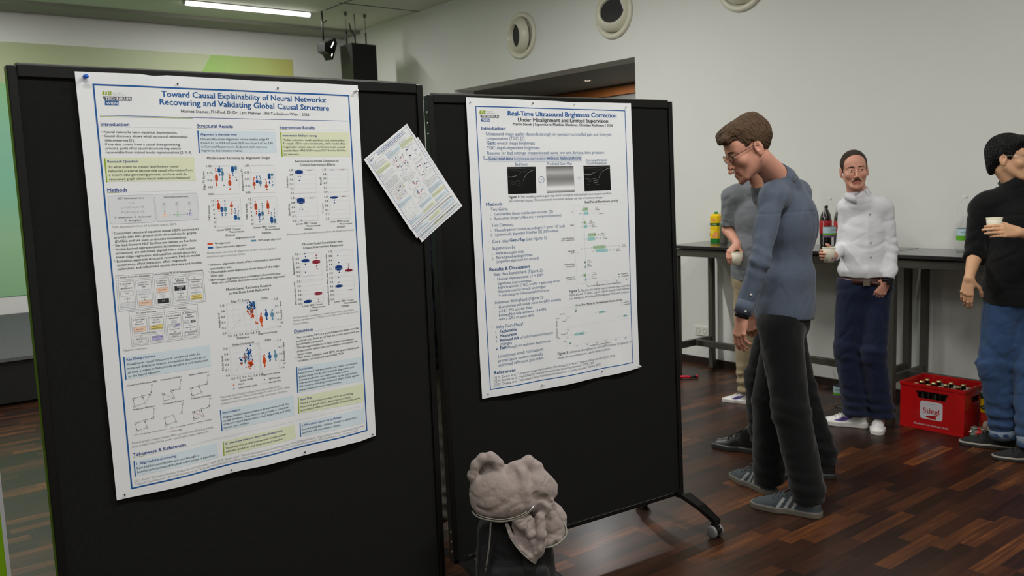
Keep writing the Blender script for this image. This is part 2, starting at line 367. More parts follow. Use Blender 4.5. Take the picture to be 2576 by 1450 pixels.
# ================= DISPLAY BOARDS =================
frame_m = mat('black_frame', (17, 17, 16), .35, .2, noise=.1, nscale=30)
rail_m = mat('rail_edge', (120, 120, 116), .35, .6)
def fabric_mat():
    m = bpy.data.materials.new('board_fabric'); m.use_nodes = True; nt = m.node_tree; N = nt.nodes; Lk = nt.links; b = N['Principled BSDF']
    b.inputs['Roughness'].default_value = .9; b.inputs['Specular IOR Level'].default_value = .15
    tc = N.new('ShaderNodeTexCoord'); mp = N.new('ShaderNodeMapping'); mp.inputs['Rotation'].default_value = (0, radians(40), 0); Lk.new(tc.outputs['Object'], mp.inputs[0])
    wv = N.new('ShaderNodeTexWave'); wv.inputs['Scale'].default_value = 90; wv.inputs['Distortion'].default_value = .6; Lk.new(mp.outputs[0], wv.inputs['Vector'])
    cr = N.new('ShaderNodeValToRGB'); cr.color_ramp.elements[0].color = srgb(14, 14, 13); cr.color_ramp.elements[1].color = srgb(34, 34, 32); Lk.new(wv.outputs['Fac'], cr.inputs[0]); Lk.new(cr.outputs[0], b.inputs['Base Color'])
    return m
fab = fabric_mat(); screw = mat('screw_steel', (210, 210, 205), .3, 1.); gwheel = mat('grey_wheel', (120, 120, 118), .5); blk = mat('black_plastic', (20, 20, 21), .45)
def board(loc, rz, W_, zt, zb, label, tilt=0., screws=True, arms=((0.03, 1), (0.97, 1))):
    r = empty('display_board', loc, rz, label, 'display board', 'black pinboards on wheels')
    fr = MB(); t = .034; LM = Matrix.Translation((0, 0, zb)) @ Matrix.Rotation(-tilt, 4, 'X') @ Matrix.Translation((0, 0, -zb))
    fr.box(0, .024, -.008, .030, zb, zt-.004, frame_m, .003).build('side_post', r, LM)
    MB().box(W_-.024, W_, -.008, .030, zb, zt-.004, frame_m, .003).build('side_post', r, LM)
    MB().box(.024, W_-.024, -.0065, .028, zt-.034, zt, frame_m, .003).box(.024, W_-.024, -.004, .022, zt, zt+.003, rail_m).build('top_rail', r, LM)
    MB().box(.024, W_-.024, -.0065, .028, zb, zb+.026, frame_m, .003).box(.024, W_-.024, -.0075, -.006, zb+.018, zb+.02, rail_m).build('bottom_rail', r, LM)
    MB().box(.024, W_-.024, .0015, .020, zb+.026, zt-.034, fab).build('panel', r, LM)
    for zz in () if not screws else (zt-.07, zt-.11, zt-.15, zb+.05, zb+.09, zb+.13):
        MB().lathe([(0, -.0015), (.004, -.0015), (.005, 0.)], screw, c=(0, .006, zz), n=10, axis='x').build('screw', r, LM)
    for (u, s) in arms:
        x = W_*u
        # curved foot arm reaching to both sides, with castors
        for sgn in (-1, 1):
            pts = [(0, zb+.02), (.06, zb+.022), (.16, zb-.005), (.26, .085)]
            vs = []; w_ = [.026, .028, .024, .018]
            for i, (yy, zz) in enumerate(pts):
                for (dx, dz) in ((-w_[i], 0), (w_[i], 0), (w_[i]*.9, -.022), (-w_[i]*.9, -.022)): vs.append((x+dx, sgn*yy+.008, zz+dz))
            fs = [(0, 1, 2, 3), (12, 15, 14, 13)]+[(i*4+k, i*4+(k+1) % 4, i*4+4+(k+1) % 4, i*4+4+k) for i in range(3) for k in range(4)]
            a = MB().add(vs, fs, frame_m).build('foot_arm', r)
            yy = sgn*.245+.008
            c = MB(); c.lathe([(0, .012), (.010, .012), (.010, -.012), (0, -.012)], blk, c=(x, yy, .066), n=12)
            c.box(x-.009, x+.009, yy-.022, yy+.022, .018, .062, blk, .004).box(x-.012, x+.012, yy-.034, yy-.018, .03, .05, blk, .004)
            c.build('castor_fork', a)
            for dx in (-.02, .02):
                MB().lathe([(0, -.008), (.020, -.008), (.028, -.006), (.029, 0), (.028, .006), (.020, .008), (0, .008)], gwheel, c=(x+dx, yy, .0292), n=24, axis='x').build('wheel', a)
    return r
b1 = board((.428, 2.6007, 0), -.0018, 1.2635, 1.985, .115, 'black pinboard on the left holding the large causal poster', screws=False)
b2 = board((1.8578, 2.7862, 0), -.0863, 1.262, 1.981, .132, 'black pinboard on the right holding the ultrasound poster', tilt=.0217, arms=((.03, 1), (.975, 1)))
OUT1=[[-24, -5], [1636, -11], [2009, 26], [2395, -14], [4975, 30], [5740, 9], [5999, 22], [8475, 20], [8448, 3448], [8449, 7717], [8424, 11796], [7776, 11866], [7313, 11849], [5760, 11896], [4969, 11899], [4530, 11902], [3628, 11900], [2980, 11916], [1671, 11927], [768, 11928], [31, 11915], [18, 8241], [8, 3599]]
OUT2=[[-5, -25], [3966, 29], [5204, 60], [8425, 37], [8443, 4222], [8399, 8855], [8406, 11874], [6579, 11944], [5281, 11938], [4369, 11970], [2902, 11993], [1897, 11913], [6, 11897], [6, 7023], [-10, 3424]]
PRINT1=r'''L|B|42|412,321,8119,364,8122,5539,8086,11543,3865,11619,460,11672,450,5604,412,321
Q|lg|0|628,493,856,492,843,601,616,586
Q|gy|0|617,626,1373,617,1363,732,662,741
Q|B|0|670,746,1021,742,1011,860,660,863
T|w|1|88|675,584,817,584|FH
T|w|1|88|685,721,1328,713|TECHNIKUM
T|w|1|88|695,844,980,843|WIEN
T|g|0|88|884,539,1135,538|University of
T|g|0|88|880,588,1213,584|Applied Sciences
T|B|2|88|2182,581,7282,603|Toward Causal Explainability of Neural Networks:
T|B|2|88|2120,805,7376,864|Recovering and Validating Global Causal Structure
T|k|0|88|2703,1014,6689,1040|Hannes Steiner, FH-Prof. DI Dr. Lars Mehnen | FH Technikum Wien | 2026
L|n|12|513,1136,2999,1156,8023,1180
L|lg|12|510,1173,3008,1178
T|n|1|88|507,1426,1245,1419|Introduction
L|lg|8|505,1446,807,1447
L|g|3|807,1447,2976,1457
T|k|0|88|507,1612,529,1612|•
T|k|0|88|570,1616,2547,1623|Neural networks learn statistical dependencies.
T|k|0|88|511,1719,532,1719|•
T|k|0|88|578,1725,2831,1739|Causal discovery shows which structural relationships
T|k|0|88|577,1837,1351,1845|data preserves [1].
T|k|0|88|513,1941,534,1941|•
T|k|0|88|577,1953,2588,1960|If the data comes from a causal data-generating
T|k|0|88|579,2060,2614,2073|process, parts of its causal structure may remain
T|k|0|88|578,2169,2926,2186|recoverable from trained model representations [2, 3, 4].
Q|lgb|0|544,2292,2975,2288,2976,2972,545,2949
Q|lg|0|512,2296,544,2292,547,2954,515,2958
T|n|1|88|592,2422,1387,2426|Research Question
T|k|0|88|597,2571,2496,2580|To what extent do trained feed-forward neural
T|k|0|88|596,2683,2893,2693|networks preserve recoverable causal information from
T|k|0|88|597,2791,2723,2804|a known data-generating process, and how well do
T|k|0|88|598,2903,2814,2918|recovered graph claims match intervention behavior?
T|n|1|88|522,3215,1040,3222|Methods
L|lg|9|520,3246,817,3246
L|g|3|817,3246,2967,3246
Q|bxg|0|526,3327,1745,3331,1742,4116,517,4109
L|g|6|597,3328,1670,3331,1723,3345,1745,3406,1742,4040,1719,4097,1666,4115,588,4109,538,4090,517,4034,525,3402,547,3346,597,3328
Q|bxg|0|1771,3332,2979,3331,2982,4114,1769,4103
L|g|6|1842,3332,2904,3331,2957,3345,2979,3406,2982,4038,2960,4095,2907,4113,1840,4103,1791,4084,1770,4029,1771,3406,1792,3350,1842,3332
T|k|0|88|780,3433,1478,3442|SEM (functional view)
T|k|0|88|2025,3438,2712,3444|DAG (structural view)
T|g|0|88|1043,3569,1200,3573|T = ε
T|g|0|88|832,3693,1440,3696|C = αT+εc, α < 0
T|g|0|88|835,3825,1437,3828|P = βC+εp, β > 0
T|k|0|88|642,3953,1629,3970|T:  temperature,  C:  clock speed,
T|k|0|88|919,4056,1350,4058|P:  throughput
C|orl|0|2015,3934,52
C|or|5|2015,3934,52
T|or|0|88|1988,3959,2037,3960|T
C|grl|0|2376,3934,52
C|gr|5|2376,3934,52
T|gr|0|88|2349,3960,2399,3960|C
C|pul|0|2739,3935,52
C|pu|5|2739,3935,52
T|pu|0|88|2711,3961,2762,3962|P
C|g|4|2013,3634,48
L|g|4|2009,3702,2012,3832
Q|k|1|1997,3824,2029,3824,2010,3861,2010,3861
T|g|0|88|1980,3649,2036,3649|ε
C|g|4|2379,3626,48
L|g|4|2376,3695,2379,3837
Q|k|1|2363,3829,2395,3829,2376,3866,2376,3866
T|g|0|88|2346,3641,2403,3642|ε
C|g|4|2741,3623,48
L|g|4|2738,3693,2741,3830
Q|k|1|2726,3822,2759,3822,2739,3860,2739,3860
T|g|0|88|2707,3638,2766,3639|ε
L|k|4|2082,3935,2269,3932
Q|k|1|2271,3910,2305,3934,2267,3957,2267,3957
L|k|4|2445,3935,2635,3932
Q|k|1|2637,3910,2671,3934,2633,3957,2633,3957
T|g|0|88|549,4216,2316,4233|Two equivalent views of a simple acyclic SEM.
T|k|0|88|535,4377,554,4379|•
T|k|0|88|599,4399,2944,4416|Controlled structural equation model (SEM) benchmarks
T|k|0|88|598,4511,2862,4518|provide data sets, ground-truth directed acyclic graphs
T|k|0|88|601,4624,2583,4637|(DAGs), and are used to simulate interventions.
T|k|0|88|534,4714,554,4715|•
T|k|0|88|600,4736,2874,4744|Six feed-forward MLP families are trained on five folds.
T|k|0|88|538,4825,558,4826|•
T|k|0|88|599,4849,2589,4851|Model-derived representations (activations, pre-
T|k|0|88|601,4956,2801,4961|activations) are extracted, aligned with a multi-output
T|k|0|88|600,5066,2842,5082|linear ridge regression, and used for causal discovery.
T|k|0|88|538,5157,558,5159|•
T|k|0|88|604,5182,2914,5181|Evaluation separates structural recovery, PAG-to-model
T|k|0|88|603,5288,2521,5294|consistency, effect detection, effect magnitude
T|k|0|88|605,5398,2971,5404|calibration, and robustness across data sets and models.
L|gk|5|536,5551,2979,5600,2986,6548,539,6550,536,5551
L|gk|4|536,5684,2985,5681
L|gk|4|1516,5557,1523,6550
L|gk|4|2016,5547,2031,6542
T|gk|1|88|594,5626,1446,5641|I. Ground Truth Data Generation
T|gk|1|88|1545,5634,1987,5640|II. Model Training
T|gk|1|88|2039,5630,2959,5631|III. Model Representation Extraction
L|gk|5|613,5731,982,5727,1000,5740,1008,5801,1009,6432,1002,6488,984,6507,611,6499,593,6480,586,6424,588,5804,595,5749,613,5731
L|gk|5|1079,5734,1450,5730,1467,5744,1475,5804,1474,6429,1466,6484,1449,6503,1082,6501,1064,6483,1057,6427,1054,5807,1061,5752,1079,5734
L|gk|5|1590,5738,1952,5729,1970,5742,1977,5803,1979,6432,1972,6488,1955,6507,1591,6501,1574,6482,1567,6427,1565,5812,1573,5757,1590,5738
L|gk|5|2091,5736,2455,5726,2472,5739,2480,5799,2480,6428,2472,6484,2455,6502,2087,6495,2070,6477,2063,6422,2066,5809,2073,5755,2091,5736
L|gk|5|2546,5724,2913,5728,2931,5742,2938,5803,2939,6433,2931,6489,2914,6507,2547,6501,2530,6482,2522,6426,2522,5798,2529,5742,2546,5724
T|gk|1|88|646,5815,932,5816|1. Synthetic
T|gk|1|88|755,5878,827,5878|SEM
T|gk|1|88|639,5939,949,5941|specification
T|gk|1|88|1109,5817,1401,5818|2. Fold-Wise
T|gk|1|88|1112,5880,1404,5882|Ground Truth
T|gk|1|88|1211,5943,1309,5944|Data
T|gk|1|88|1614,5821,1914,5822|3. Train and
T|gk|1|88|1642,5884,1892,5886|Test Feed-
T|gk|1|88|1632,5948,1907,5950|Forward MLP
T|gk|1|88|2138,5816,2403,5817|4. Extract
T|gk|1|88|2168,5876,2380,5877|Internal
T|gk|1|88|2093,5934,2463,5937|Representation
T|gk|1|88|2694,5817,2748,5818|5.
T|gk|1|88|2536,5878,2914,5880|Representation
T|gk|1|88|2607,5940,2850,5942|alignment
L|gk|4|641,6002,958,6009,965,6010,968,6016,965,6138,962,6143,955,6145,637,6136,630,6135,627,6130,630,6008,634,6003,641,6002
T|gk|0|88|759,6085,833,6086|SEM
Q|bxg|0|629,6324,973,6330,969,6465,627,6458
L|gk|4|640,6324,962,6330,970,6331,973,6336,970,6458,966,6463,959,6464,637,6458,630,6456,627,6451,629,6330,632,6326,640,6324
T|gk|0|88|761,6406,835,6408|DAG
Q|bxg|0|1098,6006,1431,6013,1428,6148,1094,6142
L|gk|4|1108,6006,1421,6012,1428,6014,1431,6019,1428,6142,1425,6147,1418,6148,1104,6143,1097,6141,1095,6136,1098,6013,1101,6008,1108,6006
T|gk|0|88|1223,6090,1299,6091|DAG
Q|orb|0|1103,6320,1438,6324,1434,6465,1099,6460
L|gk|4|1113,6320,1427,6324,1435,6325,1437,6331,1434,6458,1431,6463,1424,6465,1109,6460,1102,6458,1100,6453,1103,6327,1106,6322,1113,6320
T|gk|0|88|1166,6403,1368,6407|Data Set
Q|orb|0|1613,5998,1939,6001,1935,6144,1609,6143
L|gk|4|1622,5998,1929,6001,1936,6002,1939,6008,1936,6137,1932,6142,1925,6144,1619,6143,1612,6141,1609,6136,1613,6005,1616,6000,1622,5998
T|gk|0|88|1669,6083,1876,6086|Data Set
Q|k|0|1618,6324,1933,6328,1931,6458,1616,6452
L|k|4|1628,6324,1924,6328,1931,6330,1933,6335,1931,6452,1928,6456,1922,6458,1625,6453,1619,6451,1616,6446,1618,6330,1621,6326,1628,6324
T|w|0|88|1734,6403,1812,6405|MLP
Q|k|0|2118,6008,2436,6006,2434,6140,2116,6137
L|k|4|2127,6008,2426,6006,2433,6007,2436,6012,2434,6133,2431,6138,2424,6140,2125,6137,2119,6136,2116,6131,2118,6014,2121,6009,2127,6008
T|w|0|88|2184,6055,2369,6057|Trained
T|w|0|88|2240,6117,2320,6118|MLP
L|gk|4|2130,6320,2426,6321,2433,6322,2436,6327,2436,6445,2433,6450,2426,6452,2130,6451,2123,6449,2120,6444,2121,6327,2124,6322,2130,6320
T|gk|0|88|2204,6368,2354,6370|Raw Re-
T|gk|0|88|2153,6428,2412,6433|presentation
L|gk|4|2585,5994,2887,5995,2894,5997,2897,6002,2895,6118,2892,6123,2886,6124,2585,6126,2578,6124,2575,6119,2576,6001,2578,5996,2585,5994
T|gk|0|88|2659,6042,2813,6044|Raw Re-
T|gk|0|88|2608,6103,2872,6106|presentation
Q|yeb|0|2572,6313,2897,6317,2895,6451,2571,6455
L|gk|4|2582,6313,2888,6317,2894,6318,2897,6324,2896,6445,2893,6450,2886,6451,2581,6455,2574,6453,2571,6448,2572,6320,2575,6315,2582,6313
T|gk|0|88|2604,6365,2865,6369|Aligned Re-
T|gk|0|88|2596,6427,2881,6432|presentation
L|k|3|798,6160,803,6291
Q|k|1|790,6277,818,6278,801,6311,801,6311
T|gk|0|88|724,6232,875,6235|Creates
L|k|3|1261,6164,1268,6300
Q|k|1|1255,6285,1284,6287,1267,6320,1267,6320
T|gk|0|88|1165,6239,1363,6242|Generates
L|k|3|1768,6268,1773,6302
Q|k|1|1760,6288,1789,6289,1772,6322,1772,6322
L|k|3|2279,6163,2279,6290
Q|k|1|2265,6275,2295,6276,2277,6310,2277,6310
T|gk|0|88|2186,6233,2371,6236|Provides
L|k|3|2731,6270,2735,6288
Q|k|1|2721,6272,2751,6274,2733,6308,2733,6308
T|gk|0|88|1687,6197,1845,6199|Used to
T|gk|0|88|1712,6258,1825,6259|train
T|gk|0|88|2688,6194,2776,6195|Gets
T|gk|0|88|2582,6255,2890,6259|converted into
L|gk|5|804,6593,2731,6593,2734,7582,808,7597,804,6593
L|gk|4|803,6726,2733,6726
L|gk|4|1769,6596,1778,7590
T|gk|1|88|1014,6676,1549,6682|IV. Causal Discovery
T|gk|1|88|2081,6671,2413,6676|V. Evaluation
L|gk|5|874,6789,1237,6778,1255,6792,1263,6853,1268,7488,1261,7545,1244,7563,879,7560,862,7541,854,7485,850,6863,857,6808,874,6789
L|gk|5|1340,6784,1702,6776,1719,6790,1727,6850,1727,7478,1720,7534,1702,7553,1345,7554,1328,7536,1320,7480,1316,6858,1323,6802,1340,6784
L|gk|5|1839,6786,2201,6781,2219,6794,2227,6853,2231,7470,2224,7525,2207,7543,1847,7544,1829,7526,1822,7471,1816,6859,1823,6805,1839,6786
L|gk|5|2300,6779,2658,6772,2676,6785,2684,6845,2687,7466,2680,7522,2663,7540,2306,7540,2289,7522,2282,7467,2277,6852,2283,6798,2300,6779
T|gk|1|88|892,6861,1208,6861|6. Data-Level
T|gk|1|88|979,6924,1125,6924|Causal
T|gk|1|88|945,6987,1164,6988|Discovery
T|gk|1|88|1334,6864,1694,6864|7. Model-Level
T|gk|1|88|1439,6928,1593,6928|Causal
T|gk|1|88|1404,6992,1635,6992|Discovery
T|gk|1|88|1856,6873,2187,6872|8. Structural
T|gk|1|88|1896,6941,2151,6941|Evaluation
T|gk|1|88|2294,6835,2659,6834|9. Intervention
T|gk|1|88|2418,6900,2540,6900|Based
T|gk|1|88|2361,6965,2604,6966|Evaluation
Q|orb|0|900,7060,1226,7060,1226,7198,897,7199
L|gk|4|909,7060,1216,7060,1223,7061,1226,7066,1226,7191,1223,7196,1216,7198,907,7199,900,7197,897,7192,899,7067,902,7062,909,7060
T|gk|0|88|961,7139,1161,7146|Data Set
Q|yeb|0|1361,7065,1686,7057,1685,7192,1360,7187
L|gk|4|1370,7065,1676,7057,1683,7058,1686,7063,1685,7185,1682,7190,1675,7192,1370,7188,1363,7186,1360,7182,1361,7071,1364,7067,1370,7065
T|gk|0|88|1392,7104,1656,7114|Aligned Re-
T|gk|0|88|1383,7164,1672,7175|presentation
L|gk|3|905,7242,1673,7237,1679,7237,1681,7238,1679,7308,1676,7309,1671,7309,903,7311,898,7311,896,7310,897,7243,899,7242,905,7242
T|gk|0|88|1073,7275,1505,7275|Causal Discovery
L|gk|4|908,7378,1217,7374,1224,7375,1227,7380,1226,7506,1222,7511,1215,7512,904,7513,898,7512,895,7507,898,7384,901,7379,908,7378
T|gk|0|88|930,7422,1196,7434|Data-Level
T|gk|0|88|1025,7486,1105,7490|PAG
Q|pub|0|1364,7381,1682,7372,1683,7508,1364,7510
L|gk|4|1373,7380,1672,7372,1679,7373,1682,7379,1683,7501,1681,7506,1674,7508,1374,7510,1367,7508,1364,7504,1364,7387,1367,7382,1373,7380
T|gk|0|88|1375,7419,1675,7433|Model-Level
T|gk|0|88|1487,7485,1568,7489|PAG
Q|bxg|0|1953,7001,2093,6995,2091,7067,1952,7074
L|gk|4|1957,7001,2089,6996,2092,6996,2093,6999,2091,7063,2090,7066,2087,7067,1956,7074,1953,7073,1952,7071,1953,7005,1954,7002,1957,7001
T|gk|0|88|1981,7046,2060,7049|DAG
L|gk|4|1867,7105,1993,7102,1996,7103,1997,7106,1999,7174,1998,7176,1995,7177,1867,7181,1864,7180,1863,7178,1863,7109,1864,7106,1867,7105
T|gk|0|88|1891,7154,1969,7156|PAG
Q|pub|0|2044,7098,2183,7092,2185,7172,2044,7180
L|gk|4|2048,7098,2179,7092,2182,7093,2183,7096,2185,7169,2184,7172,2181,7173,2048,7179,2045,7179,2044,7176,2044,7102,2045,7099,2048,7098
T|gk|0|88|2074,7148,2153,7150|PAG
Q|bxg|0|2316,7053,2450,7047,2453,7126,2315,7133
L|gk|4|2320,7052,2446,7047,2449,7048,2450,7051,2452,7123,2451,7126,2448,7127,2319,7133,2316,7132,2315,7129,2316,7056,2317,7053,2320,7052
T|gk|0|88|2343,7102,2423,7105|DAG
Q|k|0|2501,7047,2639,7047,2639,7119,2500,7124
L|k|4|2505,7047,2635,7047,2638,7048,2639,7050,2639,7116,2638,7118,2635,7119,2504,7124,2501,7123,2500,7120,2501,7050,2502,7048,2505,7047
T|w|0|88|2528,7096,2609,7099|MLP
L|gk|4|1870,7373,2173,7365,2180,7366,2183,7371,2181,7482,2178,7487,2172,7488,1869,7495,1862,7493,1859,7489,1861,7379,1864,7374,1870,7373
T|gk|0|88|1891,7408,2154,7419|Structural
T|gk|0|88|1933,7471,2117,7479|Metrics
L|gk|4|2323,7369,2640,7363,2647,7364,2650,7369,2647,7485,2644,7490,2637,7492,2321,7492,2314,7491,2311,7486,2313,7375,2316,7370,2323,7369
T|gk|0|88|2316,7405,2646,7419|Interventional
T|gk|0|88|2402,7471,2567,7478|Metrics
T|gk|0|88|1874,7262,2171,7265|Compared for
T|gk|0|88|2447,7207,2513,7208|Run
T|gk|0|88|2341,7268,2626,7271|interventions
L|k|3|1061,7301,1064,7348
Q|k|1|1050,7336,1079,7338,1062,7367,1062,7367
L|k|3|1517,7313,1519,7340
Q|k|1|1506,7328,1535,7330,1518,7360,1518,7360
L|k|3|2021,7279,2025,7335
Q|k|1|2011,7323,2040,7326,2023,7356,2023,7356
L|k|3|2478,7288,2481,7337
Q|k|1|2467,7324,2497,7327,2480,7357,2480,7357
L|k|3|2026,7152,2026,7199
Q|k|1|2012,7187,2041,7189,2024,7220,2024,7220
C|rd|0|2178,7363,10
C|rd|0|2645,7358,10
T|g|0|88|564,7699,1236,7715|Pipeline overview.
Q|blb|0|584,7857,3016,7860,2989,8501,581,8512
Q|B|0|550,7857,584,7857,584,8513,552,8513
T|n|1|88|629,7977,1416,7977|Key Design Choice
T|k|0|88|628,8119,2711,8114|Model-level causal discovery is compared with the
T|k|0|88|633,8231,2878,8230|matched data-level branch, so residual discovery error
T|k|0|88|632,8351,2905,8335|already present in benchmark samples is not attributed
T|k|0|88|637,8463,1533,8452|to the neural network.
T|k|1|88|585,8705,1392,8707|Ground Truth DAG (Linear SEM)
T|k|1|88|1507,8701,2103,8696|Model-Level PAG Fold 1
T|k|1|88|2319,8688,2907,8681|Model-Level PAG Fold 2
T|k|1|88|693,9424,1295,9426|Model-Level PAG Fold 3
T|k|1|88|1509,9415,2102,9414|Model-Level PAG Fold 4
T|k|1|88|2319,9402,2916,9404|Model-Level PAG Fold 5
L|k|5|1256,8815,1216,9001
Q|k|1|1203,8974,1213,9013,1237,8985,1237,8985
L|k|5|998,9051,1169,9042
Q|k|1|1151,9062,1181,9041,1146,9024,1146,9024
L|k|5|935,9058,754,9086
Q|k|1|770,9064,743,9088,777,9101,777,9101
L|k|5|728,9288,720,9132
Q|k|1|738,9154,719,9120,704,9154,704,9154
L|k|5|993,9279,767,9316
Q|k|1|782,9294,755,9318,790,9331,790,9331
L|k|5|1016,9240,977,9093
Q|k|1|999,9110,973,9080,966,9118,966,9118
L|k|5|1044,9249,1183,9070
Q|k|1|1185,9099,1191,9061,1157,9073,1157,9073
C|k|6|1264,8782,26
C|k|6|1207,9040,26
C|k|6|966,9053,26
C|k|6|717,9092,26
C|k|6|730,9322,26
C|k|6|1025,9274,26
L|k|5|2071,8806,2030,8992
Q|k|1|2017,8965,2027,9005,2052,8977,2052,8977
L|k|5|1988,9034,1822,9045
Q|k|1|1840,9025,1810,9046,1845,9063,1845,9063
L|k|5|1827,9230,1793,9089
Q|k|1|1816,9107,1790,9076,1780,9114,1780,9114
L|k|5|1546,9283,1538,9128
Q|k|1|1557,9151,1538,9115,1521,9149,1521,9149
L|k|5|1803,9271,1585,9311
Q|k|1|1601,9288,1574,9313,1610,9326,1610,9326
L|rd|5|1806,9247,1571,9107
Q|k|1|1598,9102,1560,9101,1582,9135,1582,9135
C|k|6|2079,8773,26
C|k|6|2021,9032,26
C|k|6|1783,9048,26
C|k|6|1536,9086,26
C|k|6|1548,9318,26
C|k|6|1836,9265,26
L|k|5|2877,8797,2838,8980
Q|k|1|2824,8953,2835,8993,2861,8964,2861,8964
L|k|5|2622,9035,2789,9024
Q|k|1|2770,9045,2801,9023,2764,9006,2764,9006
L|k|5|2555,9044,2384,9073
Q|k|1|2400,9050,2372,9075,2410,9088,2410,9088
L|k|5|2347,9115,2356,9263
Q|k|1|2336,9240,2356,9276,2373,9241,2373,9241
L|k|5|2614,9260,2397,9299
Q|k|1|2414,9276,2385,9301,2423,9314,2423,9314
L|k|5|2638,9218,2600,9079
Q|k|1|2624,9098,2596,9067,2588,9106,2588,9106
C|k|6|2885,8762,26
C|k|6|2829,9021,26
C|k|6|2588,9038,26
C|k|6|2345,9080,26
C|k|6|2358,9306,26
C|k|6|2648,9254,26
L|k|5|1258,9533,1219,9719
Q|k|1|1206,9692,1216,9731,1241,9704,1241,9704
L|k|5|998,9768,1173,9760
Q|k|1|1155,9780,1184,9760,1150,9742,1150,9742
L|k|5|935,9775,758,9806
Q|k|1|773,9784,747,9808,782,9821,782,9821
L|k|5|723,9846,732,10000
Q|k|1|714,9977,733,10012,748,9979,748,9979
L|k|5|997,9996,771,10035
Q|k|1|786,10013,760,10037,795,10050,795,10050
L|k|5|1018,9957,977,9810
Q|k|1|1000,9828,974,9798,966,9835,966,9835
C|k|6|1265,9499,26
C|k|6|1211,9758,26
C|k|6|966,9770,26
C|k|6|722,9812,26
C|k|6|735,10041,26
C|k|6|1028,9991,26
L|k|5|2070,9524,2028,9711
Q|k|1|2015,9683,2026,9723,2051,9695,2051,9695
L|k|5|1745,9770,1573,9800
Q|k|1|1589,9778,1561,9802,1598,9816,1598,9816
L|k|5|1537,9842,1545,9992
Q|k|1|1526,9968,1546,10004,1562,9970,1562,9970
L|k|5|1808,9983,1585,10026
Q|k|1|1600,10003,1573,10028,1610,10041,1610,10041
L|k|5|1830,9942,1789,9805
Q|k|1|1813,9823,1786,9793,1779,9832,1779,9832
C|k|6|2077,9490,26
C|k|6|2019,9750,26
C|k|6|1777,9764,26
C|k|6|1535,9807,26
C|k|6|1547,10033,26
C|k|6|1840,9977,26
L|k|5|2880,9515,2840,9699
Q|k|1|2826,9671,2838,9712,2864,9684,2864,9684
L|k|5|2624,9754,2791,9743
Q|k|1|2772,9764,2803,9742,2765,9725,2765,9725
L|k|5|2556,9762,2387,9788
Q|k|1|2404,9766,2375,9790,2413,9804,2413,9804
L|k|5|2350,9831,2359,9980
Q|k|1|2339,9956,2360,9993,2377,9958,2377,9958
L|k|5|2619,9978,2401,10016
Q|k|1|2417,9993,2389,10018,2427,10031,2427,10031
L|k|5|2642,9936,2602,9798
Q|k|1|2626,9817,2598,9785,2590,9825,2590,9825
L|rd|5|2383,9997,2564,9786
Q|k|1|2564,9817,2571,9777,2535,9789,2535,9789
L|rd|5|2621,9953,2385,9816
Q|k|1|2413,9811,2374,9810,2397,9845,2397,9845
C|k|6|2887,9481,26
C|k|6|2832,9740,26
C|k|6|2589,9756,26
C|k|6|2348,9795,26
C|k|6|2362,10023,26
C|k|6|2653,9972,26
L|gk|6|662,10142,773,10150
T|gk|0|88|815,10165,1555,10160|Correct edge and direction (--->)
L|k|6|1658,10139,1774,10147
T|gk|0|88|1810,10158,2885,10133|Correct edge, incorrect or unresolved direction
L|rd|6|1570,10243,1680,10250
T|gk|0|88|1716,10258,1978,10264|False edge
T|g|0|88|568,10392,2924,10393|Sample graph output. Linear SEM ground-truth DAG and fold-
T|g|0|88|568,10499,2764,10486|level model-level PAGs under observable-state alignment.
T|n|1|88|575,10759,2058,10753|Takeaways & References
L|lg|8|573,10784,864,10793
L|g|3|864,10793,3676,10757
Q|blb|0|602,10898,2985,10872,2992,11332,600,11347
Q|B|0|570,10897,602,10898,600,11347,567,11349
T|n|1|88|642,11018,1751,11016|1. Align before discovering
T|k|0|88|642,11151,2407,11149|Raw hidden coordinates are not enough; a
T|k|0|88|642,11265,2899,11260|benchmark-comparable observable space is essential.
T|g|0|88|561,11508,7989,11385|[1] J. Pearl, "Causality: Models, Reasoning, and Inference", 2009 [2] A. Geiger et al., "Causal Abstractions of Neural Networks", 2021 [3] Rohekar et al., "Causal Interpretation of Self-Attention in Pre-
T|g|0|88|564,11603,7725,11482|Trained Transformers", 2023 [4] Rohekar et al., "A Causal World Model Underlying Next Token Prediction: Exploring GPT in a Controlled Environment", 2025 [5] Sharma et al., "DoWhy", 2020
T|n|1|88|3125,1436,4193,1438|Structural Results
L|lg|8|3123,1458,3412,1461
L|g|3|3412,1461,5529,1469
Q|blb|0|3161,1532,5541,1532,5532,2186,3153,2179
Q|B|0|3126,1532,3161,1532,3153,2179,3121,2179
T|n|1|88|3202,1668,4312,1662|Alignment is the main lever
T|k|0|88|3203,1805,5297,1806|Observable-state alignment raises median edge F1
T|k|0|88|3200,1916,5410,1923|from 0.62 to 0.83 in Linear SEM and from 0.43 to 0.91
T|k|0|88|3203,2025,5233,2034|in Current Measurement. Endpoint-mark recovery
T|k|0|88|3203,2134,4456,2147|improves, but remains weaker.
T|k|0|88|3351,2356,5304,2368|Model-Level Recovery by Alignment Target
L|g|3|3492,2549,4278,2554,4270,3412,3486,3403,3492,2549
L|gl|3|3492,2566,4278,2571
T|k|0|88|3320,2590,3461,2588|1.00
L|gl|3|3491,2771,4276,2777
T|k|0|88|3318,2794,3460,2792|0.75
L|gl|3|3489,2976,4274,2982
T|k|0|88|3316,2998,3458,2996|0.50
L|gl|3|3487,3181,4272,3188
T|k|0|88|3314,3202,3456,3202|0.25
L|gl|3|3486,3386,4270,3394
T|k|0|88|3312,3407,3455,3407|0.00
L|k|3|3592,2635,3588,3130
Q|or|0|3544,2837,3637,2838,3636,2987,3543,2987
